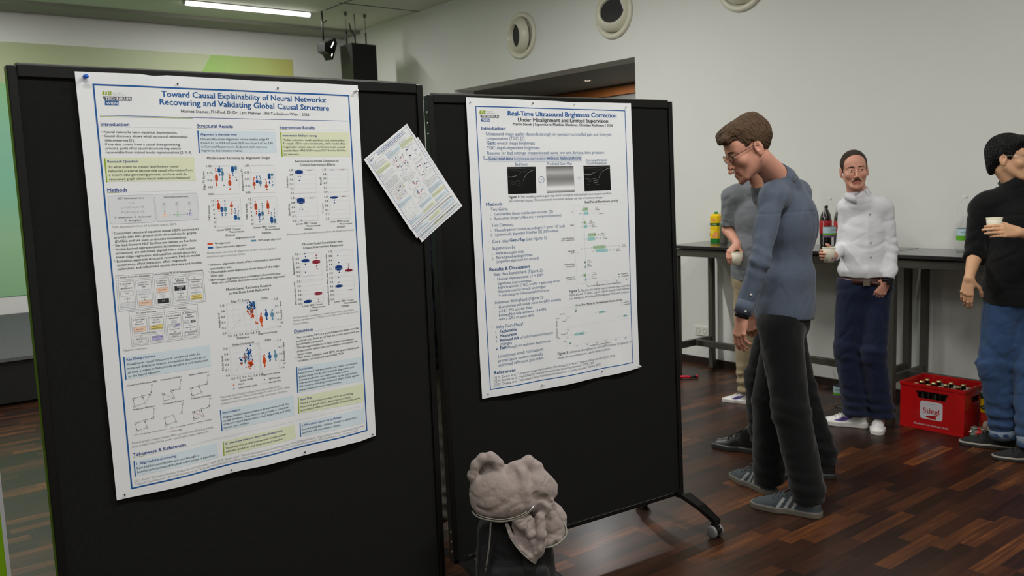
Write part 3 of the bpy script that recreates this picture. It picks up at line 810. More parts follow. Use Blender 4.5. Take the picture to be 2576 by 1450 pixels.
Q|or|0|3565,2805,3617,2806,3615,3019,3563,3019
L|k|3|3544,2912,3637,2913
C|or|0|3584,2627,20
C|or|0|3580,2678,20
C|or|0|3588,2720,20
C|or|0|3578,3062,20
C|or|0|3575,3096,20
C|or|0|3585,3139,20
L|k|3|3686,2576,3684,2858
Q|bl|0|3639,2639,3732,2639,3731,2735,3638,2734
Q|bl|0|3659,2619,3712,2619,3711,2755,3658,2755
L|k|3|3638,2687,3732,2687
C|bl|0|3699,2585,20
C|bl|0|3693,2806,20
C|bl|0|3692,2832,20
L|k|3|3779,2636,3776,2978
Q|tl|0|3735,2729,3821,2729,3820,2843,3734,2842
Q|tl|0|3754,2704,3803,2705,3801,2867,3753,2867
L|k|3|3735,2785,3821,2786
C|tl|0|3770,2636,20
C|tl|0|3780,2670,20
C|tl|0|3770,2892,20
C|tl|0|3766,2927,20
C|tl|0|3764,2978,20
C|gy|0|3798,3132,20
L|k|3|3982,2809,3978,3254
Q|or|0|3933,3005,4027,3006,4026,3126,3932,3125
Q|or|0|3954,2979,4007,2980,4005,3151,3952,3151
L|k|3|3932,3065,4027,3066
C|or|0|3973,2809,20
C|or|0|3995,2851,20
C|or|0|3991,2894,20
C|or|0|3990,2928,20
C|or|0|3987,3237,20
C|or|0|3968,3262,20
L|k|3|4095,2570,4092,2852
Q|bl|0|4047,2598,4142,2599,4141,2730,4046,2730
Q|bl|0|4068,2570,4121,2570,4120,2758,4066,2758
L|k|3|4046,2664,4142,2664
C|bl|0|4087,2792,20
C|bl|0|4096,2844,20
L|k|3|4190,2562,4189,2725
Q|tl|0|4146,2582,4234,2583,4233,2679,4145,2678
Q|tl|0|4166,2562,4215,2562,4214,2699,4164,2699
L|k|3|4146,2630,4234,2631
C|tl|0|4196,2742,20
C|gy|0|4179,2904,20
C|gy|0|4194,2990,20
L|g|3|4635,2555,5413,2559,5406,3401,4632,3392,4635,2555
L|gl|3|4635,2571,5413,2576
T|k|0|88|4452,2596,4602,2593|1.00
L|gl|3|4634,2772,5411,2777
T|k|0|88|4452,2795,4601,2794|0.75
L|gl|3|4633,2973,5410,2979
T|k|0|88|4451,2995,4601,2994|0.50
L|gl|3|4633,3174,5408,3182
T|k|0|88|4450,3196,4600,3195|0.25
L|gl|3|4632,3375,5406,3384
T|k|0|88|4450,3396,4599,3397|0.00
L|k|3|4733,2932,4732,3267
Q|or|0|4686,3076,4778,3077,4778,3165,4686,3164
Q|or|0|4707,3057,4758,3058,4758,3183,4706,3183
L|k|3|4686,3120,4778,3121
C|or|0|4744,2932,20
C|or|0|4744,2965,20
C|or|0|4720,3007,20
C|or|0|4735,3217,20
C|or|0|4737,3267,20
L|k|3|4833,2891,4832,3117
Q|bl|0|4790,3014,4875,3015,4874,3086,4790,3085
Q|bl|0|4809,2999,4856,3000,4856,3100,4808,3100
L|k|3|4790,3050,4875,3050
C|bl|0|4833,2891,20
C|bl|0|4823,2924,20
C|bl|0|4832,2958,20
L|k|3|4933,2891,4932,3185
Q|tl|0|4890,3036,4975,3037,4975,3125,4890,3124
Q|tl|0|4909,3017,4956,3017,4956,3143,4908,3143
L|k|3|4890,3080,4975,3081
C|tl|0|4921,2891,20
C|tl|0|4947,2933,20
C|tl|0|4944,2975,20
C|tl|0|4933,3177,20
L|k|3|5119,2977,5117,3314
Q|or|0|5071,3154,5165,3155,5164,3237,5071,3236
Q|or|0|5092,3136,5144,3137,5144,3255,5091,3254
L|k|3|5071,3195,5165,3196
C|or|0|5113,2985,20
C|or|0|5131,3078,20
C|or|0|5121,3111,20
C|or|0|5129,3305,20
C|or|0|5128,3314,20
L|k|3|5230,2810,5228,3062
Q|bl|0|5183,2837,5277,2838,5276,2967,5182,2967
Q|bl|0|5204,2810,5256,2810,5255,2995,5202,2994
L|k|3|5182,2902,5276,2903
C|bl|0|5228,3062,20
C|bl|0|5225,3087,20
C|bl|0|5231,3121,20
L|k|3|5324,2810,5323,2979
Q|tl|0|5281,2823,5368,2823,5367,2882,5280,2882
Q|tl|0|5300,2810,5349,2811,5348,2895,5299,2894
L|k|3|5281,2852,5367,2853
C|tl|0|5321,2937,20
C|tl|0|5312,2987,20
C|tl|0|5316,3063,20
C|tl|0|5331,3156,20
C|tl|0|5307,3189,20
L|g|3|3492,3510,4275,3516,4270,4373,3488,4372,3492,3510
L|gl|3|3492,3596,4274,3601
T|k|0|88|3387,3619,3460,3617|12
L|gl|3|3491,3721,4274,3725
T|k|0|88|3386,3743,3460,3741|10
L|gl|3|3490,3846,4273,3849
T|k|0|88|3422,3869,3459,3866|8
L|gl|3|3490,3971,4272,3974
T|k|0|88|3421,3994,3458,3991|6
L|gl|3|3489,4096,4271,4098
T|k|0|88|3420,4119,3458,4116|4
L|gl|3|3488,4221,4271,4223
T|k|0|88|3420,4244,3457,4241|2
L|gl|3|3488,4346,4270,4347
T|k|0|88|3419,4369,3456,4366|0
L|k|3|3592,3580,3590,3898
Q|or|0|3545,3672,3638,3672,3637,3823,3544,3822
Q|or|0|3566,3640,3617,3640,3616,3855,3564,3855
L|k|3|3545,3747,3637,3748
C|or|0|3578,3588,20
C|or|0|3594,3898,20
L|k|3|3684,3769,3682,4027
Q|bl|0|3637,3792,3730,3793,3730,3901,3636,3901
Q|bl|0|3658,3769,3710,3769,3709,3924,3657,3924
L|k|3|3637,3846,3730,3847
C|bl|0|3676,3976,20
C|bl|0|3683,4027,20
L|k|3|3786,3598,3783,4028
Q|tl|0|3742,3793,3828,3793,3827,3901,3741,3901
Q|tl|0|3761,3770,3809,3770,3808,3925,3760,3924
L|k|3|3742,3847,3827,3847
C|tl|0|3785,3598,20
C|tl|0|3780,3718,20
C|tl|0|3799,3976,20
C|tl|0|3774,4028,20
L|k|3|3981,3642,3979,3942
Q|or|0|3934,3716,4028,3717,4028,3783,3933,3782
Q|or|0|3954,3702,4007,3702,4007,3797,3954,3796
L|k|3|3933,3749,4028,3750
C|or|0|3978,3659,20
C|or|0|3971,3857,20
C|or|0|3984,3925,20
C|or|0|3972,3985,20
L|k|3|4083,3840,4081,4184
Q|bl|0|4034,4052,4129,4052,4128,4160,4033,4160
Q|bl|0|4055,4029,4108,4029,4107,4184,4054,4183
L|k|3|4034,4106,4128,4106
C|bl|0|4078,3849,20
C|bl|0|4090,3909,20
C|bl|0|4076,3969,20
L|k|3|4177,3900,4175,4184
Q|tl|0|4132,4111,4220,4111,4219,4171,4132,4171
Q|tl|0|4152,4098,4200,4098,4200,4184,4151,4184
L|k|3|4132,4141,4219,4141
C|tl|0|4180,3798,20
C|tl|0|4190,3918,20
C|tl|0|4164,3978,20
C|tl|0|4163,4029,20
L|g|3|4636,3522,5411,3521,5409,4375,4633,4364,4636,3522
L|gl|3|4635,3589,5411,3589
T|k|0|88|4525,3612,4603,3610|12
L|gl|3|4635,3714,5411,3715
T|k|0|88|4524,3737,4602,3735|10
L|gl|3|4635,3838,5410,3842
T|k|0|88|4563,3863,4602,3860|8
L|gl|3|4634,3963,5410,3969
T|k|0|88|4562,3987,4602,3984|6
L|gl|3|4634,4088,5410,4095
T|k|0|88|4562,4112,4601,4109|4
L|gl|3|4634,4213,5410,4222
T|k|0|88|4562,4237,4601,4234|2
L|gl|3|4633,4339,5409,4350
T|k|0|88|4561,4362,4600,4360|0
L|k|3|4734,3648,4733,4027
Q|or|0|4688,3737,4780,3737,4780,3879,4688,3879
Q|or|0|4709,3707,4760,3707,4760,3909,4708,3909
L|k|3|4688,3808,4780,3808
C|or|0|4726,3656,20
C|or|0|4742,3968,20
C|or|0|4737,4027,20
L|k|3|4834,3901,4833,4282
Q|bl|0|4787,4026,4879,4027,4879,4098,4787,4097
Q|bl|0|4807,4011,4859,4011,4859,4113,4807,4113
L|k|3|4787,4062,4879,4062
C|bl|0|4826,3901,20
C|bl|0|4828,3969,20
C|bl|0|4823,4155,20
C|bl|0|4832,4223,20
C|bl|0|4819,4282,20
L|k|3|4934,3733,4933,4216
Q|tl|0|4891,3982,4976,3983,4976,4084,4891,4083
Q|tl|0|4910,3961,4957,3961,4957,4105,4910,4105
L|k|3|4891,4033,4976,4034
C|tl|0|4940,3724,20
C|tl|0|4946,3792,20
C|tl|0|4948,3843,20
C|tl|0|4941,3902,20
C|tl|0|4947,4173,20
C|tl|0|4918,4215,20
L|k|3|5121,3648,5120,4030
Q|or|0|5074,3724,5167,3724,5167,3879,5073,3878
Q|or|0|5094,3691,5147,3691,5146,3912,5094,3911
L|k|3|5074,3801,5167,3801
C|or|0|5114,3657,20
C|or|0|5134,3971,20
C|or|0|5128,4030,20
L|k|3|5214,4014,5213,4347
Q|bl|0|5166,4165,5260,4166,5260,4315,5166,4314
Q|bl|0|5187,4133,5240,4134,5239,4347,5186,4346
L|k|3|5166,4240,5260,4241
C|bl|0|5211,4023,20
C|bl|0|5227,4082,20
L|k|3|5316,3904,5315,4348
Q|tl|0|5272,4217,5358,4218,5358,4326,5272,4325
Q|tl|0|5291,4194,5339,4195,5339,4349,5291,4348
L|k|3|5272,4271,5358,4272
C|tl|0|5320,3913,20
C|tl|0|5325,4032,20
C|tl|0|5309,4134,20
C|gy|0|5316,3913,20
T|k|0|88|3230,3259,3244,2706|Edge F1 Score
T|k|0|88|4392,3317,4402,2674|Endpoint-mark F1
T|k|0|88|3312,4159,3325,3727|SHD (strict)
T|k|0|88|4454,4191,4469,3702|SHD (partial)
T|k|0|88|3484,4480,3890,4480|Linear SEM
T|k|0|88|3948,4478,4205,4482|Current
T|k|0|88|3841,4554,4312,4563|Measurement
T|k|0|88|3740,4656,4023,4657|Dataset
T|k|0|88|4625,4472,5026,4470|Linear SEM
T|k|0|88|5085,4471,5340,4474|Current
T|k|0|88|4981,4549,5445,4557|Measurement
T|k|0|88|4875,4649,5163,4649|Dataset
T|k|0|88|4024,4752,4636,4752|Alignment mode
T|k|0|88|3395,4866,3850,4874|No alignment
T|k|0|88|3396,4987,4348,4982|Observable-state alignment
T|k|0|88|4733,4868,5477,4867|SEM-target alignment
Q|or|0|3170,4816,3329,4820,3328,4874,3170,4872
Q|bl|0|3171,4931,3330,4935,3329,4989,3171,4987
Q|tl|0|4506,4814,4668,4818,4667,4873,4507,4870
T|g|0|88|3132,5144,5265,5148|Model-level recovery by alignment target, scored against
T|g|0|88|3132,5246,4300,5252|benchmark ground-truth DAGs.
T|k|0|88|3135,5484,3165,5487|•
T|k|0|88|3200,5502,5403,5494|Without alignment, much of the recoverable data-level
T|k|0|88|3204,5616,3844,5616|structure is lost.
T|k|0|88|3138,5703,3167,5706|•
T|k|0|88|3205,5729,5362,5715|Observable-state alignment closes most of the edge-
T|k|0|88|3202,5833,3588,5834|level gap.
T|k|0|88|3114,5954,5374,5949|• SEM-target alignment uses privileged information but
T|k|0|88|3208,6046,5525,6051|does not uniformly dominate observable-state alignment.
T|k|0|88|3624,6294,5043,6295|Model-Level Recovery Relative
T|k|0|88|3691,6414,4975,6405|to the Data-Level Reference
L|g|3|3581,6690,4496,6700,4506,7606,3580,7604,3581,6690
L|gl|3|3581,6718,4496,6727
L|gl|3|3608,6691,3607,7604
L|gl|3|3581,6891,4498,6899
L|gl|3|3779,6692,3780,7605
L|gl|3|3581,7064,4500,7071
L|gl|3|3952,6694,3955,7605
L|gl|3|3580,7238,4502,7243
L|gl|3|4125,6696,4131,7605
L|gl|3|3580,7412,4504,7415
L|gl|3|4301,6698,4308,7606
L|gl|3|3580,7586,4506,7588
L|gl|3|4477,6700,4487,7606
L|g|4|3607,7577,4468,6727
T|k|0|88|3414,6756,3524,6761|1.0
T|k|0|88|3414,6924,3524,6929|0.8
T|k|0|88|3413,7092,3524,7098|0.6
T|k|0|88|3413,7260,3524,7267|0.4
T|k|0|88|3413,7429,3523,7436|0.2
T|k|0|88|3412,7598,3523,7605|0.0
T|k|0|88|3574,7701,3686,7704|0.0
T|k|0|88|3747,7702,3860,7705|0.2
T|k|0|88|3922,7702,4035,7705|0.4
T|k|0|88|4098,7703,4212,7706|0.6
T|k|0|88|4275,7704,4390,7707|0.8
T|k|0|88|4453,7705,4570,7708|1.0
C|bl|0|4242,6888,22
C|bl|0|4244,6873,22
C|bl|0|4247,6821,22
C|bl|0|4240,6834,22
C|bl|0|4247,6916,22
C|bl|0|4231,6867,22
C|bl|0|4263,6921,22
C|bl|0|4230,6850,22
C|bl|0|4241,6840,22
C|or|0|4245,7047,22
C|or|0|4240,6998,22
C|or|0|4231,6989,22
C|or|0|4243,6987,22
C|or|0|4222,6973,22
C|bl|0|4263,6907,22
C|bl|0|4336,6813,22
C|bl|0|4357,6816,22
C|bl|0|4339,6830,22
C|bl|0|4427,6731,22
C|bl|0|4356,6807,22
C|bl|0|4366,6854,22
C|bl|0|4375,6851,22
C|bl|0|4382,6782,22
C|bl|0|4458,6854,22
C|bl|0|4249,6729,22
C|bl|0|4294,6884,22
C|bl|0|4324,6714,22
C|bl|0|4364,6733,22
C|bl|0|4391,6831,22
C|bl|0|4429,6711,22
C|bl|0|4400,6781,22
C|bl|0|4324,6712,22
C|bl|0|4318,6716,22
C|bl|0|4307,6790,22
C|bl|0|4353,6761,22
C|bl|0|4459,6734,22
C|bl|0|4467,6884,22
C|bl|0|4427,6785,22
C|bl|0|4453,6845,22
C|bl|0|4445,6927,22
C|tl|0|4353,6908,22
C|tl|0|4379,6992,22
C|tl|0|4316,6886,22
C|tl|0|4376,6908,22
C|tl|0|4422,6928,22
C|tl|0|4416,6934,22
C|tl|0|4397,6991,22
C|tl|0|4369,6816,22
C|tl|0|4304,6889,22
C|tl|0|4372,7002,22
C|tl|0|4331,7025,22
C|tl|0|4363,6864,22
C|tl|0|4352,6922,22
C|tl|0|4395,6940,22
C|tl|0|4303,6932,22
C|tl|0|4346,6906,22
C|tl|0|4328,6995,22
C|tl|0|4354,6923,22
C|or|0|4395,6934,22
C|or|0|4400,7137,22
C|or|0|4334,7187,22
C|or|0|4362,7140,22
C|or|0|4297,7098,22
C|or|0|4381,7104,22
C|or|0|4326,6948,22
C|or|0|4339,7071,22
C|or|0|4398,6957,22
C|or|0|4423,7155,22
C|or|0|4378,7151,22
C|or|0|4384,6998,22
C|or|0|4374,7026,22
C|or|0|4381,7039,22
C|or|0|4389,7164,22
C|or|0|4352,7175,22
C|or|0|4405,6998,22
C|or|0|4393,7082,22
C|or|0|4338,7049,22
C|or|0|4361,6977,22
C|or|0|4388,7110,22
C|or|0|4384,7009,22
C|or|0|4375,6816,22
C|or|0|4339,6981,22
C|or|0|4350,7029,22
C|or|0|4396,7026,22
C|or|0|4389,7038,22
C|or|0|4401,6961,22
C|or|0|4346,7015,22
C|or|0|4401,7199,22
C|bl|0|4433,6871,22
C|bl|0|4456,6812,22
C|bl|0|4473,6893,22
C|bl|0|4470,6930,22
C|bl|0|4434,6858,22
C|bl|0|4436,6871,22
C|bl|0|4467,6831,22
C|bl|0|4461,6772,22
C|or|0|4465,7345,22
C|or|0|4474,7388,22
C|or|0|4521,7393,22
L|g|3|4528,6696,5094,6699,5106,7594,4533,7602,4528,6696
L|gl|3|4530,7148,5100,7146
Q|or|0|4625,7148,4662,7147,4662,7193,4625,7193
Q|or|0|4608,7190,4679,7190,4680,7235,4608,7236
Q|or|0|4595,7233,4693,7233,4693,7278,4595,7278
Q|or|0|4588,7276,4701,7275,4701,7320,4588,7321
Q|or|0|4595,7318,4694,7318,4694,7363,4595,7364
Q|or|0|4609,7361,4681,7361,4681,7406,4609,7407
Q|or|0|4627,7404,4663,7403,4664,7449,4627,7449
L|k|3|4596,7297,4692,7296
C|or|0|4654,7102,22
C|or|0|4653,7129,22
C|or|0|4656,7473,22
C|or|0|4661,7500,22
Q|bl|0|4806,7057,4843,7057,4843,7088,4806,7088
Q|bl|0|4788,7085,4860,7085,4861,7116,4789,7116
Q|bl|0|4775,7114,4874,7113,4875,7144,4775,7145
Q|bl|0|4768,7142,4882,7142,4882,7173,4768,7173
Q|bl|0|4776,7170,4875,7170,4875,7201,4776,7201
Q|bl|0|4789,7199,4861,7198,4862,7229,4790,7230
Q|bl|0|4807,7227,4844,7227,4845,7258,4807,7258
L|k|3|4777,7156,4873,7156
C|bl|0|4812,7012,22
C|bl|0|4827,7039,22
C|bl|0|4826,7282,22
C|bl|0|4829,7309,22
Q|tl|0|4989,7075,5026,7075,5026,7108,4989,7108
Q|tl|0|4971,7105,5044,7105,5044,7139,4972,7139
Q|tl|0|4958,7136,5058,7136,5058,7169,4958,7170
Q|tl|0|4951,7167,5066,7167,5066,7200,4951,7200
Q|tl|0|4959,7198,5059,7197,5059,7231,4959,7231
Q|tl|0|4973,7228,5045,7228,5046,7262,4973,7262
Q|tl|0|4991,7259,5028,7259,5028,7292,4991,7293
L|k|3|4960,7182,5057,7182
C|tl|0|5022,7030,22
C|tl|0|5016,7057,22
C|tl|0|5026,7317,22
C|tl|0|4997,7344,22
T|k|0|88|5125,6737,5228,6741|1.0
T|k|0|88|5128,6951,5231,6955|0.5
T|k|0|88|5131,7166,5234,7171|0.0
T|k|0|88|5134,7381,5270,7390|–0.5
T|k|0|88|5137,7597,5273,7607|–1.0
T|k|0|88|3748,6662,4301,6673|Edge F1 Score
T|k|0|88|4708,6659,4898,6662|Delta
T|k|0|88|3375,7380,3373,6941|Model-level
T|k|0|88|3846,7803,4230,7806|Data-level
T|k|0|88|4511,7757,5127,7762|Alignment mode
T|k|0|88|5337,7501,5336,6789|Δ = model – data
L|g|3|3579,8014,4498,8001,4513,8926,3583,8907,3579,8014
L|gl|3|3579,8041,4499,8028
L|gl|3|3606,8014,3611,8907
L|gl|3|3580,8210,4502,8203
L|gl|3|3778,8011,3784,8911
L|gl|3|3581,8379,4504,8379
L|gl|3|3951,8009,3960,8915
L|gl|3|3582,8549,4507,8555
L|gl|3|4126,8006,4136,8918
L|gl|3|3582,8719,4510,8731
L|gl|3|4302,8004,4314,8922
L|gl|3|3583,8889,4513,8907
L|gl|3|4480,8001,4494,8926
L|g|4|3610,8880,4498,8001
T|k|0|88|3412,8073,3523,8082|1.0
T|k|0|88|3412,8237,3523,8247|0.8
T|k|0|88|3413,8402,3524,8411|0.6
T|k|0|88|3413,8566,3525,8576|0.4
T|k|0|88|3414,8731,3525,8741|0.2
T|k|0|88|3415,8896,3526,8907|0.0
T|k|0|88|3577,9017,3689,9021|0.0
T|k|0|88|3750,9021,3864,9025|0.2
T|k|0|88|3925,9025,4040,9029|0.4
T|k|0|88|4102,9029,4217,9033|0.6
T|k|0|88|4280,9033,4396,9037|0.8
T|k|0|88|4459,9037,4577,9041|1.0
C|bl|0|3912,8451,22
C|bl|0|3927,8443,22
C|bl|0|3936,8472,22
C|bl|0|3945,8486,22
C|bl|0|3896,8450,22
C|bl|0|3923,8469,22
C|bl|0|3931,8546,22
C|bl|0|3884,8397,22
C|bl|0|3943,8479,22
C|bl|0|3901,8555,22
C|or|0|3925,8588,22
C|or|0|3941,8570,22
C|or|0|3901,8562,22
C|or|0|3916,8558,22
C|tl|0|4075,8423,22
C|tl|0|4045,8489,22
C|tl|0|4119,8417,22
C|tl|0|4071,8401,22
C|tl|0|4034,8498,22
C|tl|0|4038,8525,22
C|tl|0|4090,8377,22
C|tl|0|4041,8410,22
C|tl|0|4041,8537,22
C|tl|0|4054,8444,22
C|tl|0|4048,8328,22
C|tl|0|3971,8394,22
C|tl|0|4037,8571,22
C|tl|0|4046,8495,22
C|tl|0|4062,8477,22
C|tl|0|4046,8483,22
C|tl|0|4061,8458,22
C|tl|0|4071,8371,22
C|or|0|4033,8337,22
C|or|0|4092,8383,22
C|or|0|4031,8347,22
C|or|0|4022,8334,22
C|or|0|4007,8395,22
C|or|0|4069,8502,22
C|or|0|4028,8418,22
C|or|0|4067,8512,22
C|bl|0|4175,8415,22
C|bl|0|4136,8160,22
C|bl|0|4155,8404,22
C|bl|0|4166,8335,22
C|bl|0|4182,8312,22
C|bl|0|4202,8311,22
C|bl|0|4228,8472,22
C|bl|0|4190,8265,22
C|bl|0|4126,8290,22
C|bl|0|4170,8267,22
C|bl|0|4244,8051,22
C|bl|0|4146,8127,22
C|bl|0|4218,8290,22
C|bl|0|4225,8183,22
C|bl|0|4157,8302,22
C|bl|0|4100,8188,22
C|bl|0|4155,8448,22
C|bl|0|4225,8250,22
C|bl|0|4240,8354,22
C|bl|0|4175,8505,22
C|bl|0|4154,8258,22
C|bl|0|4227,8246,22
C|bl|0|4131,8471,22
C|bl|0|4251,8202,22
C|bl|0|4226,8235,22
C|bl|0|4155,8207,22
C|bl|0|4041,8279,22
C|bl|0|4165,8354,22
C|bl|0|4162,8220,22
C|bl|0|4116,8290,22
C|bl|0|4177,8386,22
C|bl|0|4250,8393,22
C|bl|0|4235,8247,22
C|bl|0|4274,8494,22
C|or|0|4214,8567,22
C|or|0|4279,8646,22
C|or|0|4142,8573,22
C|or|0|4265,8659,22
C|or|0|4241,8663,22
C|or|0|4217,8699,22
C|or|0|4248,8567,22
C|or|0|4204,8588,22
C|or|0|4141,8708,22
C|or|0|4236,8661,22
C|or|0|4266,8626,22
C|or|0|4214,8598,22
C|or|0|4158,8524,22
C|or|0|4174,8569,22
C|or|0|4193,8657,22
C|or|0|4270,8534,22
C|or|0|4178,8766,22
C|or|0|4135,8700,22
C|or|0|4211,8591,22
C|or|0|4163,8606,22
C|or|0|4178,8643,22
C|or|0|4187,8704,22
C|or|0|4210,8625,22
C|or|0|4190,8613,22
C|or|0|4217,8641,22
C|or|0|4216,8672,22
C|or|0|4252,8600,22
C|or|0|4231,8590,22
C|or|0|4222,8689,22
C|or|0|4054,8704,22
C|or|0|4207,8692,22
C|or|0|4201,8614,22
C|or|0|4228,8634,22
C|or|0|4126,8600,22
L|g|3|4538,8004,5110,8001,5121,8912,4538,8914,4538,8004
L|gl|3|4538,8458,5115,8455
Q|or|0|4634,8458,4671,8457,4671,8499,4634,8499
Q|or|0|4616,8497,4689,8496,4689,8538,4616,8539
Q|or|0|4603,8536,4702,8535,4703,8577,4603,8578
Q|or|0|4595,8575,4710,8574,4710,8616,4595,8617
Q|or|0|4603,8614,4703,8614,4703,8655,4603,8656
Q|or|0|4616,8653,4689,8653,4689,8695,4616,8695
Q|or|0|4634,8692,4672,8692,4672,8734,4634,8734
L|k|3|4604,8595,4701,8594
C|or|0|4666,8412,22
C|or|0|4638,8439,22
C|or|0|4665,8758,22
C|or|0|4642,8786,22
Q|bl|0|4817,8402,4855,8402,4855,8429,4817,8430
Q|bl|0|4800,8427,4873,8427,4873,8454,4800,8454
Q|bl|0|4786,8452,4887,8451,4887,8479,4786,8479
Q|bl|0|4779,8476,4894,8476,4894,8503,4779,8504
Q|bl|0|4786,8501,4887,8501,4887,8528,4786,8529
Q|bl|0|4800,8526,4873,8525,4874,8553,4800,8553
Q|bl|0|4818,8550,4856,8550,4856,8578,4818,8578
L|k|3|4787,8489,4886,8488
C|bl|0|4843,8356,22
C|bl|0|4819,8384,22
C|bl|0|4846,8602,22
C|bl|0|4826,8630,22
Q|tl|0|5008,8383,5046,8383,5046,8415,5008,8416
Q|tl|0|4990,8413,5064,8413,5064,8445,4991,8446
Q|tl|0|4977,8443,5078,8442,5079,8475,4977,8476
Q|tl|0|4970,8473,5086,8472,5087,8505,4970,8506
Q|tl|0|4977,8503,5079,8502,5079,8535,4978,8536
Q|tl|0|4992,8533,5065,8532,5066,8565,4992,8565
Q|tl|0|5010,8563,5048,8562,5048,8595,5010,8595
L|k|3|4978,8488,5078,8487
C|tl|0|5016,8337,22
C|tl|0|5010,8365,22
C|tl|0|5023,8620,22
C|tl|0|5024,8647,22
T|k|0|88|5141,8040,5244,8047|1.0
T|k|0|88|5143,8258,5247,8265|0.5
T|k|0|88|5146,8477,5250,8484|0.0
T|k|0|88|5149,8696,5286,8709|–0.5
T|k|0|88|5152,8915,5289,8929|–1.0
T|k|0|88|3699,7986,4358,7999|Endpoint-mark F1
T|k|0|88|4722,7978,4915,7979|Delta
T|k|0|88|3371,8688,3373,8257|Model-level
T|k|0|88|5335,8805,5339,8099|Δ = model – data
T|k|0|88|3854,9123,4242,9116|Data-level
T|k|0|88|4515,9053,5124,9064|Alignment mode
C|or|0|3629,9197,22
T|k|0|88|3774,9217,3956,9223|None
C|bl|0|3630,9313,22
T|k|0|88|3773,9336,4369,9336|Observable-state
C|gy|0|4609,9189,22
T|k|0|88|4753,9216,5135,9217|SEM-target
L|g|4|4550,9302,4684,9307
T|k|0|88|4750,9329,5136,9323|Identity line
T|g|0|88|3196,9529,5108,9513|Matched data/model comparison: observable-state
T|g|0|88|3196,9621,5430,9596|alignment reduces the median edge-F1 delta to -0.03, while
T|g|0|88|3196,9728,5349,9704|endpoint-mark F1 remains below the data-level reference.
Q|blb|0|3180,9899,5540,9854,5531,10513,3181,10545
Q|B|0|3150,9898,3180,9899,3181,10545,3151,10544
T|n|1|88|3222,10020,3774,10013|Interpretation
T|k|0|88|3226,10164,5347,10128|Aligned model representations preserve much of the
T|k|0|88|3225,10274,5331,10237|causal skeleton. They do not yet provide a complete
T|k|0|88|3222,10379,5396,10347|oriented causal explanation: PAG endpoints and SHD
T|k|0|88|3226,10490,4019,10478|remain non-perfect.
Q|lgb|0|3194,10873,5510,10812,5520,11271,3183,11322
Q|lg|0|3164,10871,3194,10873,3186,11323,3155,11321
T|n|1|88|3236,10990,5073,10941|2. One score does not show the whole picture
T|k|0|88|3236,11132,5196,11088|Structural scores and intervention fidelity answer
T|k|0|88|3235,11241,5081,11209|different questions and must be read together.
T|n|1|88|5682,1452,6843,1453|Intervention Results
L|lg|8|5680,1477,5973,1477
L|g|3|5973,1477,8023,1480
Q|lgb|0|5714,1543,8044,1543,8047,2321,5708,2309
Q|lg|0|5679,1543,5714,1543,5712,2309,5676,2309
T|n|1|88|5756,1681,6896,1685|Intervention fidelity is strong
T|k|0|88|5756,1818,7875,1830|Median precision, recall, specificity, and output-effect
T|k|0|88|5758,1927,7907,1931|F1 reach 1.00 in core benchmarks, while model effect
T|k|0|88|5757,2036,7868,2046|magnitudes remain close to benchmark truth: pooled
T|k|0|88|5759,2148,7900,2157|standardized MAE 0.030 versus 0.017 for the DoWhy
T|k|0|88|5758,2258,6275,2262|[5] reference.
T|k|0|88|6112,2485,7620,2489|Benchmark-to-Model Detection of
T|k|0|88|6277,2595,7477,2603|Output Intervention Effects
L|g|3|6039,2709,6770,2710,6776,3459,6030,3461,6039,2709
L|gl|3|6038,2732,6770,2732
T|k|0|88|5899,2757,6004,2754|1.0
L|gl|3|6037,2874,6772,2874
T|k|0|88|5897,2899,6002,2897|0.8
L|gl|3|6035,3017,6773,3016
T|k|0|88|5896,3042,6000,3039|0.6
L|gl|3|6033,3160,6774,3158
T|k|0|88|5894,3184,5999,3182|0.4
L|gl|3|6032,3303,6775,3301
T|k|0|88|5892,3327,5997,3325|0.2
L|gl|3|6030,3446,6776,3444
T|k|0|88|5890,3470,5995,3468|0.0
L|k|3|6219,2732,6218,2934
Q|nb|0|6089,2750,6350,2750,6350,2834,6088,2834
Q|nb|0|6146,2732,6292,2732,6292,2852,6145,2852
L|k|3|6088,2792,6350,2792
C|nb|0|6181,2938,18
C|nb|0|6254,2938,18
C|nb|0|6210,3054,18
L|k|3|6453,2739,6711,2739
Q|mr|0|6511,2724,6652,2724,6652,2747,6511,2747
L|g|3|7178,2717,7929,2722,7932,3466,7186,3462,7178,2717
L|gl|3|7178,2739,7930,2745
T|k|0|88|7032,2765,7142,2762|1.0
L|gl|3|7180,2880,7930,2886
T|k|0|88|7033,2906,7143,2903|0.8
L|gl|3|7181,3022,7931,3027
T|k|0|88|7035,3047,7145,3045|0.6
L|gl|3|7183,3164,7931,3168
T|k|0|88|7036,3188,7146,3186|0.4
L|gl|3|7184,3305,7932,3310
T|k|0|88|7038,3330,7148,3328|0.2
L|gl|3|7186,3447,7932,3452
T|k|0|88|7039,3471,7149,3470|0.0
L|k|3|7237,2743,7491,2745
Q|nb|0|7297,2733,7431,2734,7431,2756,7297,2755
L|k|3|7611,2746,7876,2748
Q|mr|0|7664,2735,7808,2736,7808,2759,7664,2758
L|g|3|6035,3583,6773,3592,6779,4342,6036,4333,6035,3583
L|gl|3|6035,3605,6773,3615
T|k|0|88|5896,3628,6001,3627|1.0
L|gl|3|6035,3747,6774,3757
T|k|0|88|5895,3770,6001,3769|0.8
L|gl|3|6035,3890,6775,3899
T|k|0|88|5895,3912,6001,3911|0.6
L|gl|3|6035,4032,6777,4041
T|k|0|88|5895,4054,6001,4054|0.4
L|gl|3|6035,4175,6778,4184
T|k|0|88|5895,4196,6001,4196|0.2
L|gl|3|6036,4318,6779,4327
T|k|0|88|5895,4339,6001,4339|0.0
L|k|3|6217,3600,6218,3959
Q|nb|0|6086,3626,6350,3630,6350,3761,6086,3757
